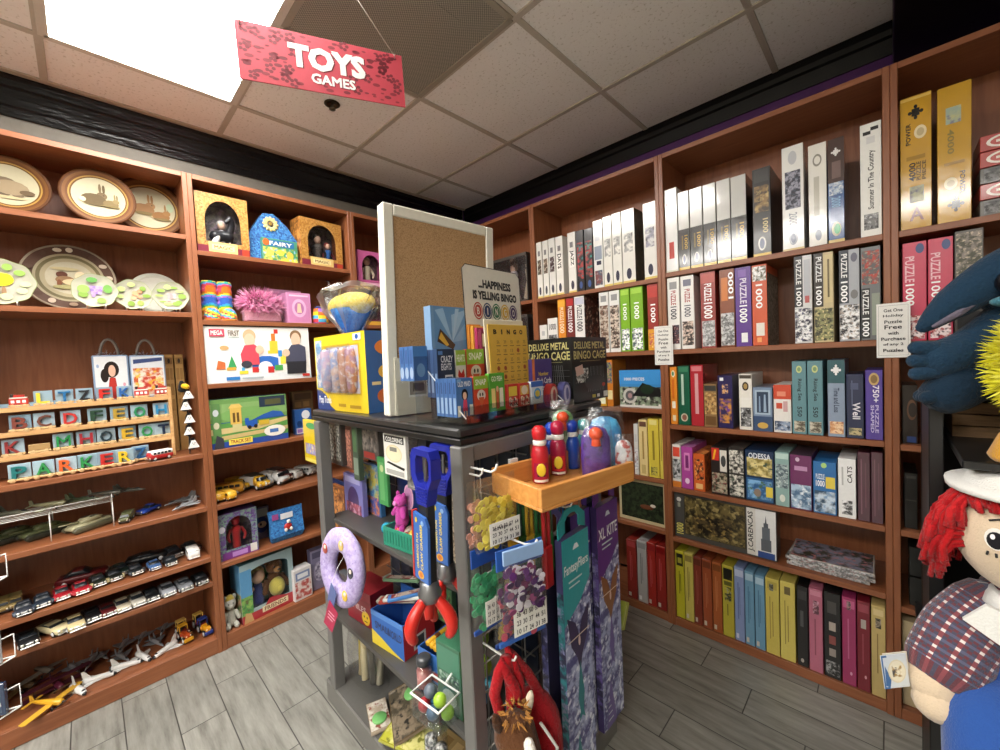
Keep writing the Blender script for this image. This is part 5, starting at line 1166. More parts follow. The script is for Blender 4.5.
# ---- bags, block boxes and string of toys on the letter shelf
def handbag(lab, rect, X, ops, zb):
    x0, z1, x1, z0 = rect
    w_, h_ = x1 - x0, z1 - z0
    r = empty('lunch_tin', lab, 'bag', (X - .045, (x0 + x1) / 2, zb), LQ, 'two handled picture tins beside the letter rack')
    mb = carton(MB(), w_, .085, z1 - zb, '8fa4c0', ops, mat='gloss', bev=.004); part(mb, 'body', r)
    mb = MB(); hb = z1 - zb
    mb.tube([(w_ * .26 * math.cos(PI - t * PI / 8) , 0, hb - .004 + .075 * math.sin(t * PI / 8)) for t in range(9)], .0055, 8, '8a8078', 'plastic'); part(mb, 'handle', r)
    mb = MB(); mb.fur((0, .0, hb), (w_ * .4, .03, .012), 60, .02, .0012, ['c9ccd0', 'aab', 'e4e4e4'], 5, 'metal'); part(mb, 'crinkled_wrap', r)
handbag('silver-blue picture tin with dark-haired girl and grey handle', (-1.8738, 1.4139, -1.7608, 1.2377), -.14, 'r .05 .04 .95 .97 e2e4e6;e .3 .5 .72 .86 241a18;e .2 .4 .42 .7 241a18;e .42 .52 .62 .78 e0b49c;p .36 .12 .66 .12 .6 .5 .44 .5 b8342c;p .3 .04 .72 .04 .66 .2 .36 .2 a9302c;e .1 .72 .18 .8 9fb4d4;e .8 .3 .88 .38 e0a0b0', ZS + tz[0] + .002)
handbag('silver-blue picture tin with red and orange action scene', (-1.7575, 1.4107, -1.6364, 1.2257), -.14, 'r .04 .04 .96 .97 d4d9de;a .08 .08 .92 .7 d9d4c4 c0562c e0b84a;p .1 .8 .92 .86 .92 .94 .1 .9 3a4a7a;a .2 .2 .7 .5 b83a2c e8d8c0 d9a43c', ZS + tz[0] + .002)
for k, (a, b) in enumerate(((167.5, 176.5), (177, 186.5))):
    BOX('boxed_game', ('left' if k == 0 else 'right') + ' tan boxed block set standing behind the rack end', 'box', 'x', -.2, (-1.6325, 1.4131, -1.599, 0.948) if k == 0 else (-1.595, 1.4121, -1.5606, 0.948), .05, 'b08a50',
        'r .1 .9 .9 .97 8a6634;e .35 .91 .65 .96 2a1c10;r .12 .74 .46 .86 94703c;r .54 .74 .88 .86 94703c;r .12 .58 .46 .7 94703c;r .54 .58 .88 .7 94703c;r .12 .42 .46 .54 94703c;r .54 .42 .88 .54 94703c', 'tan block boxes behind the rack', mat='card')
BOX('boxed_game', 'long pale blue box lettered akes lying behind top row of wagons', 'box', 'x', -.215, (-2.26, 1.232, -1.905, 1.17), .05, '8fb0c4', 'r 0 .6 1 1 9fc0d4;r 0 0 1 .2 7a9cb4;t .1 .3 .34 .75 3a2430 0 |akes', mat='card')
r = empty('toy_garland', 'hanging column of small black toys with white triangular fronts by the divider', 'toy', (-.04, ((-1.5823, 1.1063))[0], ZS + .001), LQ)
cols = [(186.5, 391), (182.5, 400), (189, 410), (187.5, 423), (188, 434.5), (193, 447)]
zz = [.31, .272, .222, .162, .108, .045]
mb = MB(); mb.tube([(0, .016, .0), (.004, .016, .15), (0, .016, .33)], .003, 6, '1c1c1c', 'fabric'); part(mb, 'cord', r)
for k, z in enumerate(zz):
    dx = (-.012, .006, -.006, .004, .0, .012)[k]
    mb = MB(); mb.limb([(0, .004, -.012), (0, .004, .006), (0, .004, .022)], [.016, .013, .008], '1b1b1b', 'plush', 10, 3)
    if k == 0: mb.limb([(.004, -.006, .004), (.016, -.012, .0)], [.011, .012], 'e0b02a', 'plush', 10, 3)
    else:
        mb.prism([(-.021, -.016), (.021, -.016), (.006, .018), (-.006, .018)], -.018, -.012, 'xz', 'ecebe6', 'fabric')
        mb.face((-.021, -.0185, -.016), (1, 0, 0), (0, 0, 1), .042, .034, 'e .36 .6 .44 .72 111;e .56 .6 .64 .72 111;e .44 .44 .56 .54 333', 'fabric')
    part(mb, 'bead_toy', r, 'yellow toy at the top' if k == 0 else None, (dx, 0, z))

# ================================================================== SECOND LEFT BOOKCASE
def windowbox(name, lab, cat, rect, X, d, col, arch, inside, ops, side_ops='', zb=None, turn=0.0, frame=.16, group=None):
    """open-front toy carton with arched window, figures inside and clear pane"""
    a0, z1, a1, z0 = rect
    zb = z0 if zb is None else zb
    w_, h_ = a1 - a0, z1 - zb
    r = empty(name, lab, cat, (X - d / 2, (a0 + a1) / 2, zb + .001), LQ + turn, group)
    mb = MB(); mb.box(-w_ / 2, w_ / 2, d / 2 - .004, d / 2, 0, h_, col, 'card')
    for s in (-1, 1): mb.box(s * w_ / 2 - (.004 if s > 0 else 0), s * w_ / 2 + (.004 if s < 0 else 0), -d / 2, d / 2 - .004, 0, h_, col, 'card')
    mb.box(-w_ / 2 + .004, w_ / 2 - .004, -d / 2, d / 2 - .004, 0, .006, col, 'card'); mb.box(-w_ / 2 + .004, w_ / 2 - .004, -d / 2, d / 2 - .004, h_ - .006, h_, col, 'card')
    part(mb, 'carton', r)
    # front frame with arch
    fw = w_ * frame; n = 12; yb = h_ * .2; yt = h_ * arch
    inner = [(-w_ / 2 + fw, yb)] + [(-(w_ / 2 - fw) * math.cos(PI * i / n), yt + (h_ * .9 - yt) * math.sin(PI * i / n)) for i in range(n + 1)] + [(w_ / 2 - fw, yb)]
    outer = [(-w_ / 2, 0)] + [(-w_ / 2, yt)] + [(-w_ / 2 + w_ * i / n, h_) for i in range(n + 1)][0:0]
    vs = []; fs = []
    N_ = len(inner)
    out = []
    for i, (x, z) in enumerate(inner):
        if i == 0: out.append((-w_ / 2, 0))
        elif i == N_ - 1: out.append((w_ / 2, 0))
        else:
            t = (i - 1) / n
            out.append((-w_ / 2, yt + (h_ - yt) * t * 4) if t < .25 else (w_ / 2, yt + (h_ - yt) * (1 - t) * 4) if t > .75 else (-w_ / 2 + w_ * (t - .25) * 2, h_))
    y = -d / 2 - .0006
    for p, q in zip(inner, out): vs += [(p[0], y, p[1]), (q[0], y, q[1]), (p[0], y + .003, p[1]), (q[0], y + .003, q[1])]
    for i in range(N_):
        a, b = 4 * i, 4 * ((i + 1) % N_)
        fs += [(a, a + 1, b + 1, b), (a, b, b + 2, a + 2), (a + 1, a + 3, b + 3, b + 1)]
    mb = MB(); mb.add(vs, fs, ops['frame'], ops.get('fmat', 'art_fine'))
    if 'label' in ops: mb.face((-w_ / 2, y, 0), (1, 0, 0), (0, 0, 1), w_, h_, ops['label'], 'gloss')
    part(mb, 'front_frame', r)
    inside(r, w_, h_, d)
    mb = MB(); mb.box(-w_ / 2 + fw * .9, w_ / 2 - fw * .9, y + .003, y + .0034, yb, h_ * .9, 'fff', 'pane', 0); part(mb, 'window_pane', r)
    if side_ops:
        mb = MB(); mb.face((-w_ / 2, d / 2, 0), (0, -1, 0), (0, 0, 1), d, h_, side_ops, 'gloss'); part(mb, 'side_print', r)
    return r
def figures(cs, seed=1):
    def f(r, w_, h_, d):
        g = random.Random(seed)
        for i, (u, hh, c, c2, skin) in enumerate(cs):
            mb = MB(); k = h_ * hh
            mb.limb([(0, 0, .012), (0, 0, k * .32), (0, -.004, k * .52)], [k * .1, k * .09, k * .12], c, 'fabric', 10, 3)
            for s in (-1, 1): mb.limb([(s * k * .12, 0, k * .52), (s * k * .2, -.008, k * .36), (s * k * .16, -.014, k * .24)], [k * .045, k * .038, k * .03], c2, 'fabric', 8, 3)
            mb.ell((0, -.004, k * .74), (k * .1, k * .1, k * .12), skin, 'plastic', 12, 8); mb.ell((0, .002, k * .79), (k * .115, k * .11, k * .11), c2, 'plush', 12, 8)
            part(mb, 'figure', r, None, (u * w_, .01, h_ * .1))
        mb = MB(); mb.face((-w_ / 2 + .005, d / 2 - .0045, .007), (1, 0, 0), (0, 0, 1), w_ - .01, h_ - .014, 'a 0 0 1 1 4a464c 77746a 8f7c8c', 'card'); part(mb, 'backdrop', r)
    return f
def horse_inside(r, w_, h_, d):
    mb = MB(); k = h_
    mb.limb([(-.12 * w_, 0, k * .34), (.0, 0, k * .36), (.14 * w_, 0, k * .36)], [k * .1, k * .09, k * .1], '22242a', 'plastic', 12, 4)
    mb.limb([(.14 * w_, 0, k * .4), (.2 * w_, -.01, k * .56), (.17 * w_, -.02, k * .66)], [k * .07, k * .055, k * .05], '22242a', 'plastic', 10, 4)
    mb.limb([(.17 * w_, -.02, k * .66), (.08 * w_, -.03, k * .58)], [k * .05, k * .03], '2a2c32', 'plastic', 10, 3)
    for x in (-.16, -.08, .1, .18): mb.limb([(x * w_, 0, k * .32), (x * w_ + .004, 0, k * .2), (x * w_, 0, k * .1)], [k * .04, k * .025, k * .03], '1c1e22', 'plastic', 8, 3)
    part(mb, 'winged_horse', r)
    mb = MB(); mb.limb([(-.2 * w_, -.02, k * .15), (-.12 * w_, -.02, k * .26), (-.06 * w_, -.02, k * .34)], [k * .04, k * .05, k * .02], 'dfe0dc', 'fabric', 8, 3); part(mb, 'white_wing', r)
    figures([(.02, .6, '8a8a90', 'c9c9c9', 'd9b49c')], 3)(r, w_, h_, d)
GOLD = ('a8742f', 'c0904e', '7d4c1e')
lab_s = 'r 0 0 1 .13 7a2c3c;r .2 .03 .75 .2 e0c27a;r .26 .07 .69 .16 f0dca0;t .3 .085 .65 .145 6a4a24 0 |MAGIC;r .84 .02 .98 .12 b9402c'
windowbox('boxed_figure_set', 'castle-arch boxed set with dark horse, left on top shelf', 'toy box', (-1.4971, 2.1616, -1.2842, 1.8977), -.03, .10, '8a4c2a', .55, horse_inside, {'frame': GOLD, 'label': lab_s}, zb=ZB[0], group='gold castle-arch boxed sets')
def lunch(rect):
    x0, z1, x1, z0 = rect
    w_ = x1 - x0; h_ = z1 - ZB[0]
    r = empty('toy_backpack', 'blue starry peaked toy bag with yellow flower between the castle boxes', 'bag', (-.09, (x0 + x1) / 2, ZB[0] + .001), LQ)
    mb = MB(); n = 10
    poly = [(-w_ / 2, 0), (w_ / 2, 0), (w_ / 2, h_ * .5), (w_ * .3, h_ * .76), (w_ * .02, h_ * .98), (-w_ * .2, h_ * .95), (-w_ * .42, h_ * .62), (-w_ / 2, h_ * .5)]
    mb.prism(poly, -.03, .06, 'xz', ('27508c', '3a78b8', '5aa0d0'), 'art_fabric'); part(mb, 'bag_body', r)
    mb = MB()
    for i in range(12):
        a = 2 * PI * i / 12; mb.ell((w_ * -.05 + .026 * math.cos(a), -.034, h_ * .76 + .026 * math.sin(a)), (.013, .004, .008), 'e2cf8c', 'fabric', 8, 6, Matrix.Rotation(-a, 4, 'Y'))
    mb.ell((w_ * -.05, -.036, h_ * .76), (.012, .006, .012), '8a6a2c', 'fabric', 10, 6); part(mb, 'flower', r)
    mb = carton(MB(), w_ * .74, .03, h_ * .44, '4a8a6a', 'a .02 .02 .98 .6 3f8a5a d9c84a 7fb0d0;r .05 .66 .9 .94 2a6a9c;t .2 .7 .84 .88 f4f0e0 0 |FAIRY;e .1 .2 .3 .5 e9d45a;e .4 .25 .6 .55 c9d84a;e .66 .15 .86 .48 e0b84a;e .02 .66 .2 .96 d9602c', mat='gloss'); part(mb, 'front_box', r, 'green picture box on front', (w_ * .08, -.048, .001))
lunch((-1.2769, 2.1402, -1.045, 1.8789))
windowbox('boxed_figure_set', 'castle-arch boxed set with small figures, right on top shelf', 'toy box', (-1.0462, 2.1404, -0.8045, 1.8731), -.03, .11, '7a4426', .55, figures([(-.26, .62, 'b06a3a', '6a3a24', 'e0b49c'), (.02, .75, '55504c', '2a2628', 'd9b49c'), (.27, .6, '3a6ab0', '7a2c2c', 'e0b49c')]), {'frame': GOLD, 'label': lab_s}, 'a 0 0 1 1 8a5a2c c98a44 5a3418', zb=ZB[0], turn=.1, group='gold castle-arch boxed sets')
# rainbow boots
def boot(lab, px, z, rz, k=1.0):
    r = empty('rainbow_boot', lab, 'boot', (px[0], px[1], z), LQ + rz, 'rainbow plush boots on the second shelf')
    rb = ['e04a3a', 'f09a2c', 'f2d83a', '5ac05a', '3aa8d8', '3a6ac8', '9a6ac8', '3ac0c8', 'e8c83a', 'f0782c', 'e0506a', '7a9ae0', '4ac0a0', 'f0e05a']
    sw = lambda v: rb[int(v) % 14]
    mb = MB(); mb.loft([[((.033 + .002 * math.sin(q * .9)) * math.cos(2 * PI * i / 32), .012 + .035 * math.sin(2 * PI * i / 32), .012 + .185 * q / 40) for i in range(32)] for q in range(41)], lambda j, i: sw(j * .36 + 1.6 * math.sin(2 * PI * i / 32) + .8 * math.sin(j * .5)), 'plush'); part(mb, 'shaft', r)
    mb = MB(); mb.loft([[(.033 * math.cos(2 * PI * i / 32) * s_, -.028 + .058 * math.sin(2 * PI * i / 32) * s_, z_) for i in range(32)] for z_, s_ in ((.008, 1), (.016, 1.01), (.024, 1.0), (.032, .97), (.040, .9), (.048, .82), (.056, .68), (.062, .5))], lambda j, i: sw(i * .5 + 1.5 * j), 'plush'); part(mb, 'foot', r)
    mb = MB(); mb.loft([[(.036 * math.cos(2 * PI * i / 14), -.028 + .062 * math.sin(2 * PI * i / 14), z_) for i in range(14)] for z_ in (0, .009)], 'c9762c', 'fabric'); part(mb, 'sole', r, 'orange sole')
boot('left rainbow-striped plush boot', (-.09, ((-1.4558, 1.6416))[0]), ZB[1] + .001, 0)
boot('right rainbow-striped plush boot beside pink fluffy purse', (-.09, ((-1.3926, 1.6455))[0]), ZB[1] + .001, .1)
y_, z_ = (-1.2335, 1.6645)
r = empty('fluffy_purse', 'pink feather-trimmed toy purse set in clear wrap', 'toy', (-.09, y_, ZB[1] + .001), LQ)
mb = MB(); mb.box(-.085, .085, -.035, .035, 0, .075, 'e2a0b8', 'fabric', .012); part(mb, 'purse_body', r)
mb = MB(); mb.fur((-.01, -.01, .105), (.085, .045, .05), 800, .045, .0034, ['e88ab8', 'f0a0c8', 'd878a8', 'f4b8d4'], 4, 'plush'); mb.fur((.04, -.01, .085), (.055, .03, .03), 300, .04, .003, ['f0b0cc', 'e090b4'], 6, 'plush'); part(mb, 'feather_trim', r)
mb = MB(); mb.box(-.09, .09, -.052, -.0514, .0, .05, 'fff', 'film', 0); part(mb, 'clear_pouch', r)
BOX('toy_carton', 'pink princess box beside the fluffy purse', 'toy box', 'x', -.04, (-1.1259, 1.7274, -1.0012, 1.561), .08, 'cf8fb8', 'r .06 .05 .94 .95 c684b0;e .2 .2 .8 .8 e0b0d0;e .3 .3 .7 .7 b070a0;p .4 .35 .6 .35 .56 .65 .44 .65 e9c9a8;r .1 .88 .9 .93 e9c8dc', 'pink boxes on the boot shelf')
BOX('toy_carton', 'pink box lying behind the fluffy purse', 'toy box', 'x', -.16, (-1.1821, 1.7592, -1.0048, 1.561), .07, 'd49ac0', 'r .05 .1 .95 .9 c684b0;r .1 .4 .6 .6 e9c8dc', 'pink boxes on the boot shelf')
r = empty('rainbow_pouch', 'small rainbow-striped plush pouch at right end of the boot shelf', 'toy', (-.07, ((-0.9411, 1.628))[0], ZB[1] + .001), LQ)
mb = MB(); mb.loft([[(.045 * s_ * math.cos(2 * PI * i / 12), .03 * s_ * math.sin(2 * PI * i / 12), z_) for i in range(12)] for z_, s_ in ((0, .8), (.01, 1), (.03, 1), (.05, .95), (.07, .9), (.09, .75))], lambda j, i: ['5ab0d8', 'f2d83a', 'e8783a', '9a6ac8', 'e04a5a'][(j + i // 2) % 5], 'plush'); part(mb, 'pouch_body', r)
mb = MB(); mb.tube([(-.03, 0, .085), (-.015, 0, .1), (.015, 0, .1), (.03, 0, .085)], .004, 8, '3a6ac8', 'fabric'); part(mb, 'drawstring', r)
# big white block set box
kid = ('e .33 .72 .45 .95 d9b088;e .34 .62 .44 .88 ecc4a8;p .31 .3 .47 .3 .47 .62 .43 .68 .34 .66 .3 .5 d04a5a;e .3 .25 .4 .38 3a3a44;e .44 .5 .52 .66 ecc4a8;'
       'e .79 .72 .91 .95 8a6a48;e .8 .62 .9 .9 ecc4a8;p .73 .3 .95 .3 .95 .62 .88 .68 .8 .66 .74 .5 4a4c60;p .74 .1 .94 .1 .95 .34 .74 .34 2a2a30;e .7 .44 .78 .58 ecc4a8;')
blocks = ('p .4 .2 .66 .2 .66 .42 .58 .46 .5 .46 .4 .4 2f6ac0;e .46 .14 .6 .36 f6f6f4;r .56 .5 .68 .56 e8c83a;r .58 .56 .66 .74 e8c83a;r .6 .74 .64 .88 e07a2c;r .63 .88 .67 .96 d0362c;r .68 .3 .74 .5 f0e04a;r .4 .16 .46 .26 c8302c;r .55 .14 .61 .26 c8302c;r .62 .18 .7 .28 4aa04a;r .66 .44 .7 .56 3a8ad0;'
          'r .28 .14 .36 .2 e8d03a;r .3 .2 .33 .26 5ab0e0;p .08 .24 .16 .24 .16 .36 .1 .4 c86a3a;p .18 .26 .26 .26 .22 .48 3a9a5a;r .17 .22 .25 .27 e0a83a;e .12 .58 .2 .66 c9a06a;r .84 .2 .9 .28 3a6ac0')
BOX('building_block_box', 'large white building block box picturing two children', 'toy box', 'x', -.012, (-1.5043, 1.5353, -1.0335, 1.264), .14, 'f2f1ec',
    'r 0 0 1 .14 dfe4e6;' + blocks + ';' + kid + 'r .04 .82 .17 .95 c8405a;t .055 .845 .155 .925 f4f0ea 0 |MEGA;t .2 .83 .3 .93 6a5a4a 0 |FIRST;r .2 .8 .3 .815 9aa;r .16 .04 .28 .1 2f7ac0;r .9 .04 .98 .09 c0342c;r .3 .05 .5 .08 a9b4ba', mat='card')
tr = ('r 0 .52 1 1 6f9c58;r 0 .6 1 .9 86ac6a;e .1 .5 .9 .8 7aa860;r 0 0 1 .5 5a944a;p 0 .28 .6 .3 1 .42 1 .5 .5 .4 0 .4 d2bc84;p .1 .16 1 .22 1 .3 .1 .24 c9b078;r .0 .0 1 .12 2a4a9c;r .62 .76 .98 .98 2c3a4c;r .7 .8 .92 .92 5a5a3a;r .24 .46 .38 .8 d9b45a;r .26 .3 .38 .46 c9c08a;p .22 .8 .4 .8 .36 .88 .26 .88 e0c06a;r .27 .5 .3 .7 6a5028;r .32 .5 .35 .7 6a5028;p .5 .5 .96 .52 .92 .62 .8 .66 .66 .6 2a5aa8;r .44 .36 .58 .5 2a5ab0;r .42 .42 .47 .56 2a5ab0;e .45 .32 .5 .4 222;e .53 .33 .58 .41 222;r .6 .38 .74 .48 c9a83a;'
      'e .66 .1 .96 .34 e9e6de;r .74 .18 .86 .26 3a6ab0;r .2 .04 .5 .16 e8d45a;t .22 .065 .48 .14 a03a2c 0 |TRACK SET;r .02 .2 .12 .92 5f8a50;e .03 .66 .1 .8 c9d0d4;e .03 .4 .1 .54 c9c4a8;p .02 .0 .14 .0 .14 .2 .06 .28 3a3c44')
BOX('train_set_box', 'green and blue boxed toy train track set', 'toy box', 'x', -.02, (-1.5035, 1.1878, -1.1681, 0.953), .09, '3a6a8a', tr)
BOX('toy_carton', 'brown gridded block box right of the train set', 'toy box', 'x', -.12, (-1.1047, 1.1885, -0.9916, 0.953), .05, '6a5030', 'r .1 .62 .4 .75 8a6a3c;r .5 .62 .8 .75 8a6a3c;r .1 .45 .4 .58 8a6a3c;r .5 .45 .8 .58 8a6a3c;r .1 .8 .9 .95 4a3420', mat='card')
BOX('toy_carton', 'blue blister pack with oval label right of train set', 'toy box', 'x', -.06, (-1.1179, 1.0925, -1.0288, 0.953), .04, '2f5a9c', 'e .4 .6 .9 .95 e4e6ea;r .05 .04 .95 .26 c9c4c8;r .1 .08 .4 .22 8a6ab0;e .1 .3 .4 .55 1c3a6a;a .5 .3 .95 .55 3a6ab0 7a5aa0 d9c9e0')
# buses and trucks
G8 = 'yellow buses and silver trucks on the fifth toy shelf'; Z8 = ZB[4]
cars([('toy_bus', 'yellow toy school bus front-on, left of front pair', (-0.0891, -1.4884), .15, 'bus', 'dca32a', 'e0ab34', 0.95),
      ('toy_bus', 'yellow toy school bus front-on, right of front pair', (-0.0752, -1.4437), .15, 'bus', 'e0a82c', 'e4b03a', 0.95),
      ('toy_truck', 'large yellow toy truck right of the school buses', (-0.2186, -1.3615), .5, 'truck', 'e0b42c', 'dcae2a', 1.30),
      ('toy_bus', 'yellow toy school bus turned sideways at the back', (-.16, ((-1.4282, 0.7575))[0]), 1.2, 'bus', 'c98f24', 'd09a2c', 1.30),
      ('toy_truck', 'silver toy delivery truck, left of the silver group', (-0.1576, -1.2973), .6, 'truck', 'b9bcbe', 'c4c6c4', 1.45),
      ('toy_truck', 'silver toy ambulance truck in the middle of the silver group', (-0.1582, -1.2146), .6, 'truck', 'c9cac8', 'd0d0cc', 1.45),
      ('toy_van', 'white toy van right of the silver trucks', (-0.1807, -1.1197), .6, 'van', 'd4d4d0', 'dcdcd8', 1.45),
      ('toy_van', 'grey toy van at right end of the bus shelf', (-0.204, -1.029), .6, 'van', 'a9aaa6', 'b4b5b0', 1.45),
      ('toy_truck', 'yellow-cabbed toy truck behind the silver trucks', (-.16, ((-1.2953, 0.7882))[0]), .2, 'truck', 'd9a82c', '3a3630', 1.50),
      ('toy_truck', 'dark toy fire truck at back of the bus shelf', (-.19, ((-1.1744, 0.7721))[0]), .2, 'truck', '5a2420', '3c3432', 1.50)], G8, Z8, 'toy vehicle')
# sixth shelf: window box with red figure, mask pack, blue pack
Z9 = ZB[5]
windowbox('boxed_figure_set', 'clear-fronted box with red caped figure', 'toy box', (-1.5013, 0.6337, -1.3399, 0.3943), -.03, .09, '6a4a8a', .6, figures([(0, .85, 'c02a2c', 'b0242c', 'c8303a')], 5), {'frame': ('6a4a8a', '7a9a8a', '4a3a6a'), 'label': 'r .05 .0 .95 .16 7a3a8c;r .3 .03 .7 .13 b98ad0;r .78 .02 .96 .2 e0dcd8;e .0 .6 .16 .74 d9d4e0'}, zb=Z9)
BOX('toy_carton', 'blister pack with blue mask face behind the red figure box', 'toy box', 'x', -.16, (-1.3316, 0.5847, -1.2471, 0.411), .03, '5a5a74', 'r .1 .7 .9 .95 9aa4a0;e .15 .2 .9 .7 2c3a6c;e .3 .35 .8 .55 c9b09a;e .4 .42 .55 .5 222', mat='wrap')
r = empty('toy_pouch_pack', 'blue hanging pack with small red toy right of the red figure box', 'toy box', (-.06, ((-1.1993, 0.4728))[0], Z9 + .001), LQ)
mb = MB(); n = 8
for (a, c) in ((0, '2f6aa8'),):
    mb.loft([[(-.075, -.012, 0), (.075, -.012, 0), (.075, .012, 0), (-.075, .012, 0)], [(-.082, -.03, .03), (.082, -.03, .03), (.08, .01, .03), (-.08, .01, .03)], [(-.08, -.02, .10), (.08, -.02, .10), (.078, .01, .10), (-.078, .01, .10)], [(-.085, -.002, .165), (.085, -.002, .165), (.085, .002, .165), (-.085, .002, .165)]], ('2f6aa8', '3a84c4', '1f4a8a'), 'art_fabric', False)
part(mb, 'pouch', r)
mb = MB(); mb.ell((0, -.034, .075), (.02, .008, .018), 'b8302c', 'plastic', 12, 8); mb.ell((-.012, -.04, .06), (.008, .006, .01), 'd9d4cc', 'plastic'); mb.ell((.014, -.04, .06), (.008, .006, .01), 'd9d4cc', 'plastic'); mb.ell((.004, -.036, .1), (.01, .007, .01), 'e8e4dc', 'plastic'); part(mb, 'toy_figure', r, 'red toy figure')
mb = MB(); mb.box(-.03, .03, -.0235, -.0215, .115, .145, 'dfe4ea', 'card'); mb.box(-.07, -.04, -.0225, -.0215, .12, .15, '9a4a8a', 'card'); part(mb, 'header_label', r)
# lowest shelf: big box with girl and bear dolls
Z10 = ZB[6]
def dolls_inside(r, w_, h_, d):
    mb = MB(); k = h_
    mb.limb([(-.1 * w_, 0, .05), (-.1 * w_, 0, k * .3), (-.1 * w_, 0, k * .45)], [k * .1, k * .08, k * .07], '3a4a9a', 'fabric', 12, 3)
    mb.ell((-.1 * w_, -.01, k * .62), (k * .11, k * .1, k * .12), 'e4b89c', 'plastic'); mb.ell((-.1 * w_, .01, k * .66), (k * .13, k * .11, k * .13), 'd9c07a', 'plush')
    for s in (-1, 1): mb.limb([(-.1 * w_ + s * k * .08, 0, k * .42), (-.1 * w_ + s * k * .2, -.01, k * .34)], [k * .035, k * .03], 'e4b89c', 'plastic', 8, 3); 
    part(mb, 'girl_doll', r, 'fair-haired doll in blue dress')
    mb = MB(); x = .22 * w_
    mb.limb([(x, 0, .055), (x, 0, k * .3), (x, 0, k * .5)], [k * .12, k * .14, k * .11], '6a4426', 'plush', 12, 3); mb.ell((x, -.03, k * .34), (k * .13, .04, k * .17), 'c9bc5a', 'fabric')
    mb.ell((x, -.01, k * .7), (k * .14, k * .12, k * .13), '6a4426', 'plush'); mb.ell((x, -.05, k * .67), (k * .06, .02, k * .05), '9a7044', 'plush'); mb.ell((x, -.068, k * .69), (.008, .005, .006), '1c1410', 'plastic')
    for s in (-1, 1):
        mb.ell((x + s * k * .12, 0, k * .8), (k * .045, k * .03, k * .045), '5a3a20', 'plush'); mb.ell((x + s * k * .05, -.05, k * .73), .005, '141010', 'plastic', 8, 6)
        mb.limb([(x + s * k * .13, 0, k * .46), (x + s * k * .2, -.03, k * .3)], [k * .05, k * .045], '5f3c22', 'plush', 8, 3)
    part(mb, 'teddy_bear', r, 'brown teddy bear in yellow vest')
    mb = MB(); mb.face((-w_ / 2 + .005, d / 2 - .0045, .007), (1, 0, 0), (0, 0, 1), w_ - .01, h_ - .014, 'r 0 .5 1 1 4a6a6a;a 0 0 1 .6 3a7a3c 5a9a4a 2a5a34', 'card'); part(mb, 'backdrop', r)
windowbox('boxed_doll_set', 'big green-and-red box with girl doll and teddy bear', 'toy box', (-1.4418, 0.3623, -1.1907, 0.0312), -.03, .14, '5a8a9a', .78, dolls_inside, {'frame': '9ab0b4', 'fmat': 'gloss', 'label': 'r 0 0 1 .14 a03038;p .0 .14 .4 .14 .5 .26 .6 .26 .8 .2 1 .18 1 0 0 0 b0363c;r .36 .06 .86 .16 e9d9b0;t .4 .075 .82 .145 7a3a2c 0 |FRIENDS;r 0 .14 .2 .9 5a94c0;a 0 .14 .2 .45 4a8a4a 8ab05a 6a4a34;p .02 .0 .2 .0 .16 .14 .06 .18 c9a06a'}, 'r 0 .5 1 1 6aa4d0;a 0 .12 1 .5 3a7a44 c9a080 8a4a34;r 0 0 1 .12 8a2c34', zb=Z10, turn=.1, frame=.1)
BOX('toy_carton', 'small white and red box right of the teddy bear box', 'toy box', 'x', -.02, (-1.1965, 0.2388, -1.1009, 0.07), .06, 'd9d4d4', 'a .05 .05 .95 .6 d9c9c4 b04a44 e9dcd4;r .1 .64 .9 .9 7a8ab0;r .2 .7 .8 .84 e4e6ea', turn=.1)
BOX('toy_carton', 'lilac-grey blister pack at right end of lowest shelf', 'toy box', 'x', -.05, (-1.0905, 0.2954, -1.004, 0.07), .05, '7a7490', 'e .15 .2 .85 .7 9a94b0;a .25 .25 .75 .65 6a6480 b9b4c8 4a4460;r .1 .8 .9 .95 55506a', mat='wrap')
r = empty('plush_toy', 'small grey-white plush at left end of lowest shelf', 'toy', (-.06, ((-1.4739, 0.202))[0], Z10 + .001), LQ); r.scale = (.7, .7, .85)
mb = MB(); mb.limb([(0, 0, .03), (0, 0, .08)], [.035, .03], 'b9b8ac', 'plush', 14, 4); mb.ell((0, -.006, .135), (.036, .034, .034), 'c4c2b8', 'plush'); mb.ell((0, -.036, .128), (.012, .01, .009), 'd9d6cc', 'plush')
for s in (-1, 1): mb.ell((s * .014, -.035, .142), .004, '1c1c1c', 'plastic', 8, 6); mb.ell((s * .028, 0, .168), (.013, .008, .016), 'b0aea4', 'plush'); mb.limb([(s * .03, -.01, .08), (s * .045, -.03, .05)], [.014, .013], 'b9b8ac', 'plush', 8, 3); mb.limb([(s * .02, -.02, .02), (s * .026, -.05, .016)], [.016, .016], 'b9b8ac', 'plush', 8, 3)
part(mb, 'body', r)
mb = MB(); mb.loft([[(.03 * s_ * math.cos(2 * PI * i / 12), .03 * s_ * math.sin(2 * PI * i / 12), z_) for i in range(12)] for z_, s_ in ((.155, 1), (.172, .8), (.182, .4))], 'c9b04a', 'fabric'); part(mb, 'cap', r, 'yellow cap')
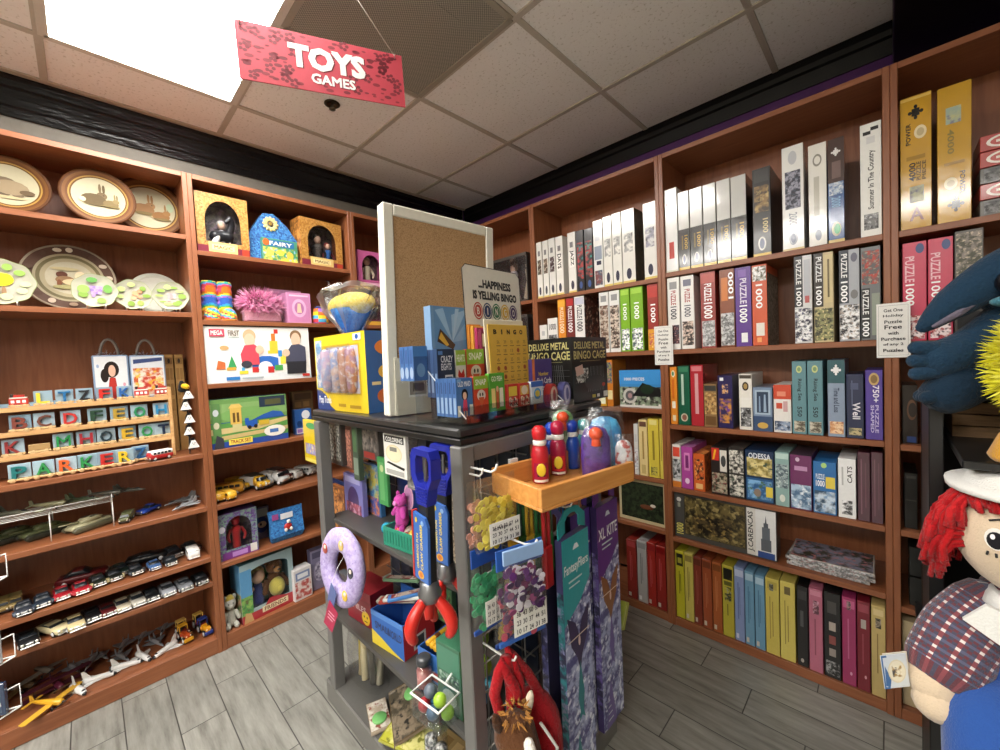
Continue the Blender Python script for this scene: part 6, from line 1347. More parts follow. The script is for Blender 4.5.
# third left bookcase: pink doll boxes beside the corkboard
windowbox('boxed_doll', 'pink boxed doll in white dress left of the corkboard', 'doll', (-0.7169, 2.0144, -0.5312, 1.8167), -.03, .1, 'c05a8c', .55, figures([(0, .9, 'e4dcc0', 'e9e0c4', 'd9b49c')], 7), {'frame': 'c8649a', 'fmat': 'gloss', 'label': 'r 0 .0 1 .16 b04a80;r .2 .04 .8 .13 e0b0c8'}, zb=ZC[0], group='pink boxed dolls')
windowbox('boxed_doll', 'plum boxed doll below the pink one left of the corkboard', 'doll', (-0.7196, 1.737, -0.5476, 1.6072), -.03, .1, '5a2a3a', .55, figures([(0, .9, 'd9d4d0', 'c9c0b8', 'd9b49c')], 8), {'frame': '6a3044', 'fmat': 'gloss', 'label': 'r 0 .0 1 .14 d9a83a'}, zb=ZB[1], group='pink boxed dolls')

# ================================================================== CENTRE DISPLAY
GX0, GX1, GY0, GY1, GH = .66, 1.56, -1.31, -.70, 1.157
gd = empty('display_gondola', 'grey metal four-sided toy gondola with black top in the middle of the floor', 'display stand', (0, 0, 0))
GC = '6c6b69'
mb = MB(); mb.box(GX0 - .005, GX1 + .02, GY0 + .002, GY1 + .015, .001, .085, '74736f', 'painted_metal', .004); part(mb, 'plinth', gd)
for x in (GX0 + .045, GX1 - .042):
    for y in (GY0, GY1 - .042):
        mb = MB(); mb.box(x, x + .042, y, y + .042, .0855, 1.118, GC, 'painted_metal', .003); part(mb, 'post', gd)
mb = MB(); mb.box(GX0 + .004, GX1 - .02, GY0 + .014, GY1 + .06, 1.134, GH, '2b2b2b', 'plastic', .005); mb.box(GX0 + .008, GX1 - .012, GY0 + .01, GY1 + .05, 1.1185, 1.134, '1b1b1b', 'plastic', .002); part(mb, 'top_slab', gd, 'black top slab')
for y in (GY0 + .042, ):
    mb = MB(); mb.box(GX1 - .04, GX1 - .004, GY0 + .042, GY1 - .042, 1.078, 1.117, GC, 'painted_metal', .002); part(mb, 'top_rail', gd)
mb = MB()
gx = GX1 - .022
for k in range(14): mb.tube([(gx, GY0 + .042, .12 + k * .0735), (gx, GY1 - .042, .12 + k * .0735)], .0024, 6, 'a5a4a0', 'metal')
for k in range(8): mb.tube([(gx - .004, GY0 + .07 + k * .0735, .09), (gx - .004, GY0 + .07 + k * .0735, 1.117)], .0024, 6, 'a5a4a0', 'metal')
part(mb, 'wire_grid', gd, 'silver wire grid')
YB = -1.03
mb = MB()
for k in range(13): mb.tube([(GX0 + .02, YB, .14 + k * .075), (GX1 - .045, YB, .14 + k * .075)], .0024, 6, '8d8c88', 'metal')
for k in range(11): mb.tube([(GX0 + .05 + k * .075, YB + .005, .09), (GX0 + .05 + k * .075, YB + .005, 1.117)], .0024, 6, '8d8c88', 'metal')
mb.box(GX0 + .03, GX1 - .045, YB + .012, YB + .02, .088, 1.117, '232a3c', 'painted_metal', .001)
part(mb, 'wire_grid', gd, 'dark backed wire grid')
SH1, SH2 = .745, .385
for z, y0 in ((SH1, -1.275), (SH2, -1.295)):
    mb = MB(); mb.box(GX0 + .044, GX1 - .046, y0, YB - .006, z - .018, z, '4a4845', 'painted_metal', .002); part(mb, 'shelf', gd)
mb = MB(); mb.box(GX0 + .003, GX1 - .046, GY0 + .006, YB, .0855, .0905, '5c5b58', 'painted_metal', .001); part(mb, 'base_deck', gd)

def hook(mb, p, d, L=.1):
    p = Vector(p); d = Vector(d)
    mb.tube([p, p + d * L * .85, p + d * L + Vector((0, 0, .008)), p + d * L * 1.05 + Vector((0, 0, .02))], .0026, 6, 'ecebe6', 'painted_metal')
def BXP(lab, cat, loc, size, col, face='', rz=0.0, group=None, mat='gloss', right='', left='', top='', name='toy_carton'):
    return tag(carton(MB(), size[0], size[1], size[2], col, face, left, right, top, mat).build(name, None, loc, rz), lab, cat, group)
ZT = GH + .0008
# ---- top: yellow window box
r = empty('toy_carton', 'yellow and blue windowed toy box at the left end of the black top', 'toy box', (.85, -1.18, ZT), .05)
mb = carton(MB(), .365, .17, .275, '2f5a9c', 'r 0 0 1 1 e4c62a;p 0 0 .38 0 .28 .06 .2 .2 .1 .26 0 .28 1f3a7c;t .04 .06 .3 .19 e8ecf4 0 |Pop Tools;r 0 .28 .2 .98 e4cc34;a .02 .3 .16 .95 5a9ad8 d9dce4 b8a0d0;e .04 .5 .16 .7 8a9ad0;e .03 .76 .14 .92 7ab0e0;r .24 .22 .9 .86 c9a820;a .26 .24 .88 .84 c9b4a8 a8b4d4 8a6a5a;r .8 .9 .94 .98 e9eef4;e .84 .91 .9 .97 2a5aa8;r .46 .06 .6 .1 b08a1c;r .68 .05 .88 .09 b08a1c', right='r 0 0 1 1 2f62a4;e .2 .7 .8 .9 d9823a;e .25 .4 .8 .6 e0b84a;e .2 .1 .7 .3 c96a34;r .1 .34 .3 .38 e9d9a0')
part(mb, 'carton', r)
for k, (u, c, c2) in enumerate(((-.075, 'a8b4d8', 'c9b0c8'), (.0, '8fa4d0', 'd0b8b0'), (.055, 'c09a8c', 'b08470'), (.105, 'c48c6c', 'a9849c'))):
    mb = MB(); mb.limb([(u, -.095, .08), (u + .006, -.096, .14), (u - .004, -.095, .21)], [.016, .022, .018], (c, c2, 'd9d0d4'), 'art', 10, 4); part(mb, 'packed_toy', r)
mb = MB(); mb.box(-.095, .15, -.1215, -.121, .065, .235, 'fff', 'film', 0); part(mb, 'window_pane', r)
# ---- netted bag standing behind the yellow box
r = empty('mesh_bag_toy', 'clear cellophane bundle with yellow and blue toy standing on yellow box', 'toy', (.80, -1.18, ZT + .276), .1); r.scale = (1.15, 1.15, 1.15)
mb = MB(); mb.loft([[(.03 * math.cos(2 * PI * i / 14) * a, .026 * math.sin(2 * PI * i / 14) * a, z) for i in range(14)] for z, a in ((0, .5), (.02, 1.2), (.06, 2.0), (.085, 2.4), (.088, 1.0))], ('2f6cb0', '3a7cc0', '2a5aa0'), 'art_fabric'); part(mb, 'blue_base', r)
mb = MB(); mb.ell((.0, 0, .1), (.12, .05, .04), ('e8cc4a', 'f0dc7a', 'd9b43a'), 'art_fabric'); part(mb, 'yellow_top', r)
mb = MB(); g = random.Random(2); rings = []
for z, a in ((0, .045), (.04, .08), (.09, .135), (.14, .15), (.165, .06)):
    rings.append([(a * math.cos(2 * PI * i / 22) * g.uniform(.86, 1.12), a * .55 * math.sin(2 * PI * i / 22) * g.uniform(.86, 1.1), z + g.uniform(-.008, .008)) for i in range(22)])
mb.loft(rings, 'fff', 'cello', False, False)
for k in range(7):
    a = PI + (k - 3) * .22; mb.add([(-.11, -.01 + k * .004, .09 + k * .012), (-.2 - .012 * (k % 3), .01 * (k - 3), .1 + .02 * k), (-.13, .012, .1 + k * .011)], [(0, 1, 2)], 'fff', 'cello')
part(mb, 'cellophane', r)
# ---- corkboards
for k in range(2):
    off = k * .022
    r = empty('cork_board', ('front' if k == 0 else 'rear') + ' white-framed cork board of the leaning pair on the black top', 'cork board', (1.184 - off, -1.272 + .003 * k, ZT + .004), 0, 'white-framed cork boards', rot=(rad(-.6), rad(2.0), rad(-5)))
    w_, h_ = .42, .63
    mb = MB()
    mb.box(-.009, .009, 0, .033, .0, h_, 'ece9da', 'plastic', .003); mb.box(-.009, .009, w_ - .033, w_, 0, h_, 'ece9da', 'plastic', .003)
    mb.box(-.0088, .0088, .033, w_ - .033, h_ - .033, h_, 'ece9da', 'plastic', .003); mb.box(-.0088, .0088, .033, w_ - .033, 0, .033, 'ece9da', 'plastic', .003); part(mb, 'frame', r)
    mb = MB(); mb.box(-.004, .004, .033, w_ - .033, .033, h_ - .033, 'fff', 'cork', 0); part(mb, 'cork_panel', r)
    if k == 0:
        mb = MB(); mb.box(.0095, .0125, .02, w_ - .033, .0, .175, 'dcd8c6', 'card', .0005); mb.face((.0126, .02, 0), (0, 1, 0), (0, 0, 1), w_ - .053, .175, 'r .12 .3 .3 .62 f0f0ea;r .13 .34 .29 .58 8a8a84;r .16 .4 .27 .55 333;r .08 .78 .5 .8 b9b4a2', 'card'); part(mb, 'packing_card', r, 'white card sleeve with barcode')
# ---- bingo sign leaning behind the card rack
sy0, sz1, sy1, sz0 = (-1.1047, 1.606, -0.8361, 1.4052)
r = empty('bingo_sign', 'white tin sign reading Happiness Is Yelling Bingo behind the card rack', 'sign', (1.37, (sy0 + sy1) / 2, ZT), rot=(rad(-2), 0, PI / 2 + .05))
w_, h_ = sy1 - sy0, sz1 - ZT
mb = MB(); c_ = .014
pl = [(-w_ / 2 + c_, 0), (w_ / 2 - c_, 0), (w_ / 2, c_), (w_ / 2, h_ - c_), (w_ / 2 - c_, h_), (-w_ / 2 + c_, h_), (-w_ / 2, h_ - c_), (-w_ / 2, c_)]
mb.prism(pl, -.001, .0015, 'xz', 'efece0', 'gloss')
ops = 'b .24 .855 .82 .915 222 0 |...HAPPINESS;b .14 .775 .92 .835 222 0 |IS YELLING BINGO;'
for k, (L_, c) in enumerate((('B', 'c0463a'), ('I', '27406c'), ('N', '2f7a50'), ('G', 'dfb43a'), ('O', '4a3468'))):
    x = .13 + k * .155; ops += f'e {x} .635 {x + .155} .755 {c};e {x + .014} .645 {x + .141} .745 efece0;e {x + .022} .652 {x + .133} .738 {c};t {x + .055 + (.015 if L_ == "I" else 0)} .67 {x + .1 - (.015 if L_ == "I" else 0)} .72 f4f0e4 0 |{L_};'
mb.face((-w_ / 2, -.0012, 0), (1, 0, 0), (0, 0, 1), w_, h_, ops, 'gloss'); part(mb, 'sign_plate', r)
mb = MB(); mb.tube([(x * 1.004, .0, h_ / 2 + (z - h_ / 2) * 1.004) for x, z in pl], .0016, 6, '3a3834', 'metal', True); part(mb, 'rim', r, 'dark rim')

# ---- acrylic rack
RXF = 1.513; R0 = 1.1785
r = empty('acrylic_rack', 'clear acrylic tiered rack of card games on the black top', 'rack', (0, 0, 0))
y0, y1 = -1.262, -.86
mb = MB()
for x, zb, zt in ((RXF, .0, .045), (RXF - .09, .02, .09)): mb.box(x, x + .002, y0, y1, ZT + zb, ZT + zt, 'fff', 'acrylic', .0005)
mb.box(RXF - .09, RXF, y0, y1, ZT, ZT + .003, 'fff', 'acrylic', .0005)
for z, x, d in ((.018, RXF, .087), (.062, RXF - .09, .04)): mb.box(x - d, x, y0 + .002, y1 - .002 if z < .05 else ((-1.0954, 1.3031))[0], ZT + z, ZT + z + .003, 'fff', 'acrylic', .0005)
part(mb, 'tier_panels', r)
for y in (y0 - .003, y1):
    mb = MB(); mb.prism([(RXF + .02, ZT), (RXF + .02, ZT + .02), (RXF - .19, ZT + .19), (RXF - .19, ZT)], y, y + .0025, 'xz', 'fff', 'acrylic'); mb.tube([(RXF + .02, y, ZT + .02), (RXF - .19, y, ZT + .19)], .0018, 6, 'e4e8ea', 'plastic'); part(mb, 'side_panel', r)
BL = '34507c'
girl = 'r .0 .0 1 1 4a78b4;t .1 .78 .9 .92 e8eef4 0 |OLD MAID;e .3 .42 .7 .72 1f1a1c;e .38 .44 .62 .64 e8c4a8;p .34 .14 .66 .14 .6 .44 .4 .44 d84a6c;r .38 .0 .46 .14 e8c4a8;r .54 .0 .62 .14 e8c4a8;r .04 .9 .3 .98 7fb0e0;r .02 .02 .2 .3 d9dcd0;r .76 .02 .98 .3 d9dcd0'
fox = 'r 0 0 1 1 c9482c;r 0 .66 1 1 8fb83a;t .12 .76 .88 .92 f0f0e0 0 |SNAP;e .2 .34 .8 .64 d9d0c4;p .3 .44 .7 .44 .5 .1 c9603a;e .36 .46 .46 .56 222;e .54 .46 .64 .56 222'
kids = 'r 0 0 1 1 5aa83a;t .15 .78 .85 .92 f0f4e0 0 |GO FISH;r .12 .1 .36 .6 e9d08a;r .4 .06 .6 .56 b8603a;r .64 .1 .88 .6 e8e4d4;e .42 .5 .58 .66 e0b090'
heart = 'r 0 0 1 1 d9d6cc;r 0 .66 1 1 9cc04a;t .1 .74 .9 .9 f0f4e0 0 |HEARTS;p .5 .12 .85 .44 .75 .58 .5 .48 .25 .58 .15 .44 c0282c'
crazy = 'r 0 0 1 1 2a3850;t .2 .72 .9 .86 e4e8ee 0 |CRAZY;t .2 .56 .8 .7 e4e8ee 0 |EIGHTS;r .4 .06 .86 .46 e9eaec;r .45 .1 .82 .42 3a4a6a;e .55 .18 .72 .36 6a84ac;r .04 .88 .3 .96 5a84c0'
def cg(lab, X, rect, c, ops, d=.015, grp='card games in the acrylic rack', left='', zb=None):
    a0, z1, a1, z0 = rect
    return BOX('card_game', lab, 'card game', 'x', X, (a0, z1, a1, z0 if zb is None else zb), d, c, ops, grp, left=left, gap=.0015)
XL = RXF - .004; XU = XL - .078
bside = 'r 0 0 1 1 3f659c;r .2 .08 .8 .5 8aa4c4;r .3 .6 .7 .9 2c4a7c'
fr = (-1.2733, 1.2755, -1.2178, 1.1788)
cg('blue card game picturing a dark-haired girl', XL, fr, BL, girl, left=bside, zb=R0)
for k in range(4):
    cg('blue card game box behind the girl card, ' + ('first', 'second', 'third', 'rearmost')[k], XL - .0165 * (k + 1), fr, BL, '', left=bside, zb=R0, grp='blue card games stacked at the left of the rack')
cg('red and green fox card game, lower tier', XL, (-1.2156, 1.2769, -1.1627, 1.1814), 'b8402c', fox, zb=R0)
cg('green children card game, lower tier', XL, (-1.1601, 1.2812, -1.0989, 1.1872), '5aa83a', kids, zb=R0)
cg('red and yellow card game, lower tier, left of two', XL, (-1.0896, 1.2466, -1.0439, 1.1878), 'b8342c', 'r .1 .5 .9 .9 e0c84a;f .1 .05 .9 .45 c8342c e0d9c4 332;t .1 .08 .9 .24 2a2020 0 |WAR', zb=R0)
cg('red and cream card game, lower tier, right of two', XL, (-1.0416, 1.2456, -0.993, 1.185), 'c03a30', 'r .1 .5 .9 .9 d9b04a;e .2 .5 .8 .9 e8d9c0;f .1 .05 .9 .45 b03028 e9dcc4 443', zb=R0)
cg('pale blue card game with yellow bird, lower tier', XL, (-0.9881, 1.2471, -0.9288, 1.1813), 'dfe8ee', 'r 0 .75 1 1 3a6ac0;e .2 .2 .8 .7 5aa0d8;e .3 .3 .7 .6 e0c44a;r .1 .04 .9 .2 f4f4f0', zb=R0)
for k, c in enumerate(('a8322c', '5a5a90')):
    y_, z_ = (((-0.8805, 1.2101)), ((-0.8097, 1.2102)))[k]
    r = empty('card_game', ('red' if k == 0 else 'violet-grey') + ' oval card tin right of the pale blue card game', 'card game', (1.50, y_, ZT), PI / 2, 'oval card tins')
    mb = MB(); n = 20; q = .023; mb.prism([(q * math.cos(2 * PI * i / n), .038 + .038 * math.sin(2 * PI * i / n)) for i in range(n)], -.012, .012, 'xz', c, 'gloss'); part(mb, 'tin', r)
    mb = MB(); mb.prism([(.016 * math.cos(2 * PI * i / n), .038 + .029 * math.sin(2 * PI * i / n)) for i in range(n)], -.0135, -.012, 'xz', 'd9b8a4' if k == 0 else 'b9b4d0', 'gloss'); mb.prism([(.007 * math.cos(2 * PI * i / n), .038 + .02 * math.sin(2 * PI * i / n)) for i in range(n)], -.0145, -.0135, 'xz', c, 'gloss'); part(mb, 'window', r)
fu = (-1.2664, 1.3514, -1.2067, 1.2675)
ub = ZT + .0665
cg('dark navy card game lettered Crazy Eights, upper tier', XU, fu, '27344f', crazy, zb=ub, left='r 0 0 1 1 33476a;r .2 .1 .8 .5 7a90b0')
for k in range(2): cg('navy card box behind the Crazy Eights card game, ' + ('first', 'second')[k], XU - .0165 * (k + 1), fu, '33476a', '', zb=ub, left='r 0 0 1 1 3a5078;r .2 .1 .8 .5 7a90b0', grp='navy card boxes behind the Crazy Eights game')
cg('heart card game with green top, upper tier', XU, (-1.205, 1.3479, -1.1677, 1.2665), 'd9d6cc', heart, zb=ub)
cg('red and green fox card game, upper tier', XU, (-1.1658, 1.3497, -1.0973, 1.2626), 'b8402c', fox, zb=ub)
rz_ = ((-1.3016, 1.2717))[1]
for k in range(3):
    a = (-1.3114, 1.3621, -1.2647, 1.271)
    cg('bright blue card box at back left of the rack, ' + ('front', 'middle', 'rearmost')[k], 1.39 - k * .022, a, '3a6098', 'r 0 .7 1 1 4a80c0;e .2 .1 .8 .5 6a90b8', .02, 'bright blue card boxes at the back left of the rack', 'r 0 0 1 1 456ea8;e .1 .06 .9 .4 9ab0cc;r .2 .5 .8 .9 3a5c94')
ya_, yb_ = a[0], a[2]
tag(carton(MB(), yb_ - ya_ + .01, .085, a[3] - ZT, 'fff', '', mat='acrylic').build('acrylic_riser', None, (1.355, (ya_ + yb_) / 2, ZT), rz=PI / 2), 'clear acrylic riser under the bright blue card boxes', 'rack')
BXC = (-1.2305, 1.474, -1.0832, 1.345)
r = BOX('boxed_game', 'large blue game box with wooden board picture behind the heart card', 'game', 'x', 1.365, (BXC[0], BXC[1], BXC[2], ZT + .09), .03, '5a84b0', 'r 0 0 1 1 6a9ac8;p .5 .9 .9 .98 .5 .55 9cc4e4;p .5 .55 .98 .6 .98 .9 82b0d8;p .5 .55 .1 .95 .3 .98 9cc4e4;p .5 .55 .6 .98 .7 .98 a9cce8;r .0 0 1 .34 27364f;t .62 .2 .98 .3 e9ecf0 0 |CORNHOLE;t .62 .08 .94 .18 e9ecf0 0 |CORNHOLE;p .12 .56 .5 .46 .56 .52 .2 .72 4a3424;p .16 .6 .34 .5 .4 .52 .22 .68 e0b44a;r .06 .1 .6 .34 e8d44a;r .06 .3 .6 .42 8fb83a;t .1 .16 .5 .26 6a3a1c 0 |Dominoes;r 0 0 .06 1 7aa6cc', left='r 0 0 1 1 7a9cc0')
BOX('boxed_game', 'thin navy box under the large blue game box', 'box', 'x', 1.36, (BXC[0] + .01, ZT + .089, BXC[2] - .01, ZT - .0005), .03, '2c2f38', '')
for k, (c, q) in enumerate((('d98a2a', 'orange'), ('e0a03a', 'amber'), ('a82c5a', 'magenta'), ('7a1f3c', 'dark red'))):
    a = (-1.1105, 1.4242, -1.0581, 1.2829)
    BOX('game_book', f'thin {q} game book standing left of the yellow bingo card', 'book', 'x', 1.385 + .0125 * k, (a[0] + .004 * k, a[1] - .006 * k, a[0] + .05 + .004 * k, ZT - .0005), .0115, c, 'r .1 .8 .9 .95 e9d9b0', 'thin game books beside the yellow bingo card', mat='card')
def bingo_card(lab, X, rect, c, lean, h0, yaw):
    y0, z1, y1, z0 = rect; w_ = y1 - y0; h_ = z1 - ZT - h0
    ops = f'r .04 .03 .96 .97 {c}'
    for i, ch in enumerate('BINGO'): ops += f';b {.12 + i * .165 + (.025 if ch == "I" else 0)} .86 {.20 + i * .165 - (.025 if ch == "I" else 0)} .93 33261a 0 |{ch}'
    g = random.Random(3)
    for rw in range(6):
        for cl in range(5):
            x0, y0 = .12 + cl * .165, .06 + rw * .125
            ops += f';r {x0} {y0} {x0 + .1} {y0 + .012} 8a6a30'
            if g.random() < .3: ops += f';e {x0 + .01} {y0 + .03} {x0 + .08} {y0 + .095} a0502c'
            else: ops += f';t {x0 + .015} {y0 + .035} {x0 + .075} {y0 + .085} 9a7a3c 0 |{g.randint(1, 75)}'
    o = carton(MB(), w_, .004, h_, c, ops, mat='card').build('bingo_card', None, (X, (rect[0] + rect[2]) / 2, ZT + h0), rot=(-lean, 0, PI / 2 + yaw))
    tag(o, lab, 'bingo card', 'shutter bingo cards')
bingo_card('yellow shutter bingo card standing at front of the card rack', 1.462, (-1.1025, 1.4184, -0.9323, 1.2818), 'e0b64c', .04, .058, 0)
bingo_card('cream shutter bingo card behind the yellow one', 1.45, (-1.1042, 1.4342, -0.9345, 1.282), 'ece6d2', .04, .058, 0)
a = (-1.0759, 1.2784, -0.9713, 1.2491)
BOX('boxed_game', 'navy boxed game under the yellow bingo card', 'game', 'x', 1.478, (a[0] - .03, ZT + .057, a[2], ZT - .0005), .035, '2c2f48', 'r .1 .2 .5 .8 454a6a;r .6 .3 .9 .7 5a3a4a')
a = (-0.9563, 1.3127, -0.8563, 1.2278)
r = empty('game_book', 'purple spiral book with orange edge in front of bingo cage box', 'book', (1.478, (a[0] + a[2]) / 2 + .006, ZT), PI / 2)
h_ = a[1] - ZT; w_ = a[2] - a[0]
mb = carton(MB(), w_, .016, h_, '4a3a80', 'r 0 0 .12 1 d9783a;t .3 .66 .8 .74 e0c84a 0 |Number;t .22 .5 .92 .62 f0f0ee 0 |Flash Cards;t .22 .36 .9 .48 f0f0ee 0 |Subtraction;r .2 .1 .9 .28 7a6ab0'); part(mb, 'cover', r)
mb = MB(); mb.tube([(-.03, 0, h_ - .01), (-.03, -.012, h_ + .01), (-.03, .012, h_ + .02), (-.03, .016, h_ - .002)], .003, 6, '2a2a2e', 'plastic'); part(mb, 'binding_ring', r)
# ---- bingo cage box
cage = 'r 0 0 1 1 1c1b1a;t .06 .82 .94 .93 d9cf8a 0 |DELUXE METAL;t .04 .66 .96 .79 d9cf8a 0 |BINGO CAGE;r .2 .625 .8 .632 a9a070;'
wire1 = ''.join(f'p {.3 + .05 * i} .1 {.31 + .05 * i} .1 {.36 + .04 * i} .58 {.35 + .04 * i} .58 7a7a7c;' for i in range(12)) + ''.join(f'r .3 {.14 + .09 * i} .95 {.146 + .09 * i} 6a6a6c;' for i in range(5))
wire2 = 'f .08 .3 .42 .52 e4e4e0 1c1b1a 888;p .06 .54 .26 .58 .3 .44 .1 .4 e0b8ac;' + ''.join(f'p {.4 + .05 * i} .14 {.41 + .05 * i} .14 {.5 + .04 * i} .54 {.49 + .04 * i} .54 8a8a8c;' for i in range(10)) + 'e .3 .16 .9 .4 3a3a3c;r .5 .04 .6 .09 d9c84a;r .64 .04 .72 .09 e9e9e4;r .84 .03 .97 .12 e9e9e4;e .8 .2 .9 .26 c0402c;'
cx0, cx1 = 1.318, 1.513
BXP('black boxed bingo cage with gold lettering at corner of the black top', 'game', ((cx0 + cx1) / 2, -.661, ZT), (cx1 - cx0, .225, .222), '161514', cage + wire1, right=cage + wire2, name='boxed_game')
0 and BXP('x', 'toy box', (1.5, -.524, ZT), (.05, .04, .17), '8a8a6a', right='r 0 0 1 .5 e0b02a;r .05 .2 .95 .3 c0342c;f .05 .5 .95 .95 4a4a44 8a8a74 2c2c30', name='boxed_game')

# ================================================================== +X FACE OF THE GONDOLA
# wooden tray
T = Matrix.Translation((1.566, -1.221, .995)) @ Matrix.Rotation(rad(-10), 4, 'Z')
tr_ = empty('wooden_tray', 'golden wood tray holding bingo daubers on the side of the gondola', 'tray', (1.566, -1.221, .992), rad(-10))
TL, TD, TH = .315, .182, .05
for nm, b in (('tray_base', (0, TD, 0, TL, 0, .008)), ('front_wall', (TD - .012, TD, 0, TL, .008, TH)), ('back_wall', (0, .012, 0, TL, .008, TH + .012)), ('end_wall', (.012, TD - .012, 0, .012, .008, TH)), ('end_wall', (.012, TD - .012, TL - .012, TL, .008, TH))):
    mb = MB(); mb.box(*b, 'fff', 'oak', .0015); part(mb, nm, tr_)
mb = MB()
for y in (.06, .25): mb.box(-.012, -.0005, y, y + .025, .0, .07, 'd9d8d4', 'painted_metal', .001)
part(mb, 'hanging_bracket', tr_)
def dauber(lab, p, body, cap, lbl, k=1.0, group='bingo daubers in the wooden tray', deco=True):
    r = empty('bingo_dauber', lab, 'bingo dauber', (p[0], p[1], 1.0012), rnd.uniform(-.3, .3) + .7, group); r.scale = (k, k, k)
    mb = MB(); mb.lathe([(.018, 0), (.0208, .003), (.0212, .066), (.019, .08), (.013, .093)], 20, body, 'plastic')
    if deco:
        n = 8
        for i in range(n):
            a = -PI / 2 - .9 + 1.8 * i / n; b = a + 1.8 / n
            for z0, z1, c in ((.004, .01, 'e9e4d8'), (.012, .05, lbl), (.018, .040, '27202a')):
                if c == '27202a' and not 1 < i < 6: continue
                q = .0214 + (.0002 if c == '27202a' else 0)
                mb.add([(q * math.cos(a), q * math.sin(a), z0), (q * math.cos(b), q * math.sin(b), z0), (q * math.cos(b), q * math.sin(b), z1), (q * math.cos(a), q * math.sin(a), z1)], [(0, 1, 2, 3)], c, 'plastic')
        mb.ell((0, -.0214, .034), (.0115, .0015, .016), 'e8cc3a', 'plastic', 12, 7)
    part(mb, 'bottle', r)
    mb = MB(); mb.lathe([(.0150, .090), (.016, .092), (.016, .101), (.0145, .103)], 20, 'ecebe6', 'plastic'); part(mb, 'collar', r, 'white collar')
    mb = MB(); mb.lathe([(.0145, .1032), (.0165, .11), (.018, .12), (.016, .13), (.009, .1365), (.0005, .138)], 20, cap, 'plastic'); part(mb, 'cap', r)
dauber('red bingo dauber with yellow badge, leftmost in front', (1.6275, -1.1062), 'b8202c', 'c8242c', 'a01c40', 1.05)
dauber('dark red bingo dauber with yellow badge, second in front', (1.6239, -1.0231), 'a01c40', 'a8183c', 'c82c34', 1.05)
dauber('blue bingo dauber, third in front', (1.622, -0.9531), '1f4aa8', '2040a8', '1c3c90', 1.0, deco=False)
dauber('teal bingo dauber, rightmost in front', (1.621, -0.8889), '3ab0b8', '3ab0b4', '2a8a94', .95)
for k, p in enumerate(((1.609, -1.0782), (1.5984, -1.0163), (1.5992, -0.9606))):
    dauber('blue bingo dauber in back row of the tray, ' + ('left', 'middle', 'right')[k], p, '1f3f9c', '2044b0', '1c3c90', 1.0, 'blue bingo daubers at the back of the tray', False)
def pouch(name, lab, loc, w_, d_, h_, c, rz, ball=None, tilt=0.0, group=None, cat='toy'):
    r = empty(name, lab, cat, loc, group=group, rot=(tilt, 0, rz))
    def rg(z, a, b): return [(w_ / 2 * a * math.cos(2 * PI * i / 16), d_ / 2 * b * math.sin(2 * PI * i / 16), z * h_) for i in range(16)]
    mb = MB(); mb.loft([rg(0, .7, .5), rg(.06, .95, .9), rg(.35, 1, 1), rg(.7, .95, .8), rg(.85, .7, .5), rg(.9, .3, .2)], c, 'art' if not isinstance(c, str) else 'plastic'); part(mb, 'contents', r)
    g = random.Random(int(h_ * 1e4))
    mb = MB(); mb.loft([[(x * g.uniform(1.02, 1.14), y * g.uniform(1.05, 1.3), z) for x, y, z in rg(q, a, b)] for q, a, b in ((0, .78, .6), (.1, 1.04, 1.05), (.4, 1.08, 1.1), (.75, 1.04, .95), (.92, .95, .5), (1.06, .9, .15))], 'fff', 'film', False, False); part(mb, 'clear_bag', r)
    if ball:
        mb = MB(); mb.ell((0, -d_ * .55, h_ * .8), (.017, .017, .016), ball, 'plastic'); mb.cyl((0, -d_ * .55, h_ * .6), (0, -d_ * .55, h_ * .76), .012, .009, 14, ball); part(mb, 'ball_cap', r)
    return r
pouch('dauber_bag', 'purple dauber bag with orange ball cap, in right end of tray', (1.735, -1.015, 1.004), .075, .04, .15, ('4a2c80', '5a3c94', '3a2268'), .6, 'd9583a')
pouch('dauber_bag', 'blue dauber bag, behind the purple one at tray end', (1.722, -.945, 1.004), .09, .045, .165, ('3a8ac8', '4aa8d8', '2a74b4'), .6, None)
pouch('dauber_bag', 'green dauber bag with orange ball against the bingo cage box', (1.602, -.965, 1.004), .07, .03, .18, ('4a7a4a', '6a9a58', '8aa890'), .6, 'd8502a')
pouch('dauber_bag', 'clear crinkled bag of small parts at the far corner of tray', (1.772, -.94, 1.004), .045, .03, .10, ('c9ccd0', 'e4e4e6', 'b04a44'), .6, None)

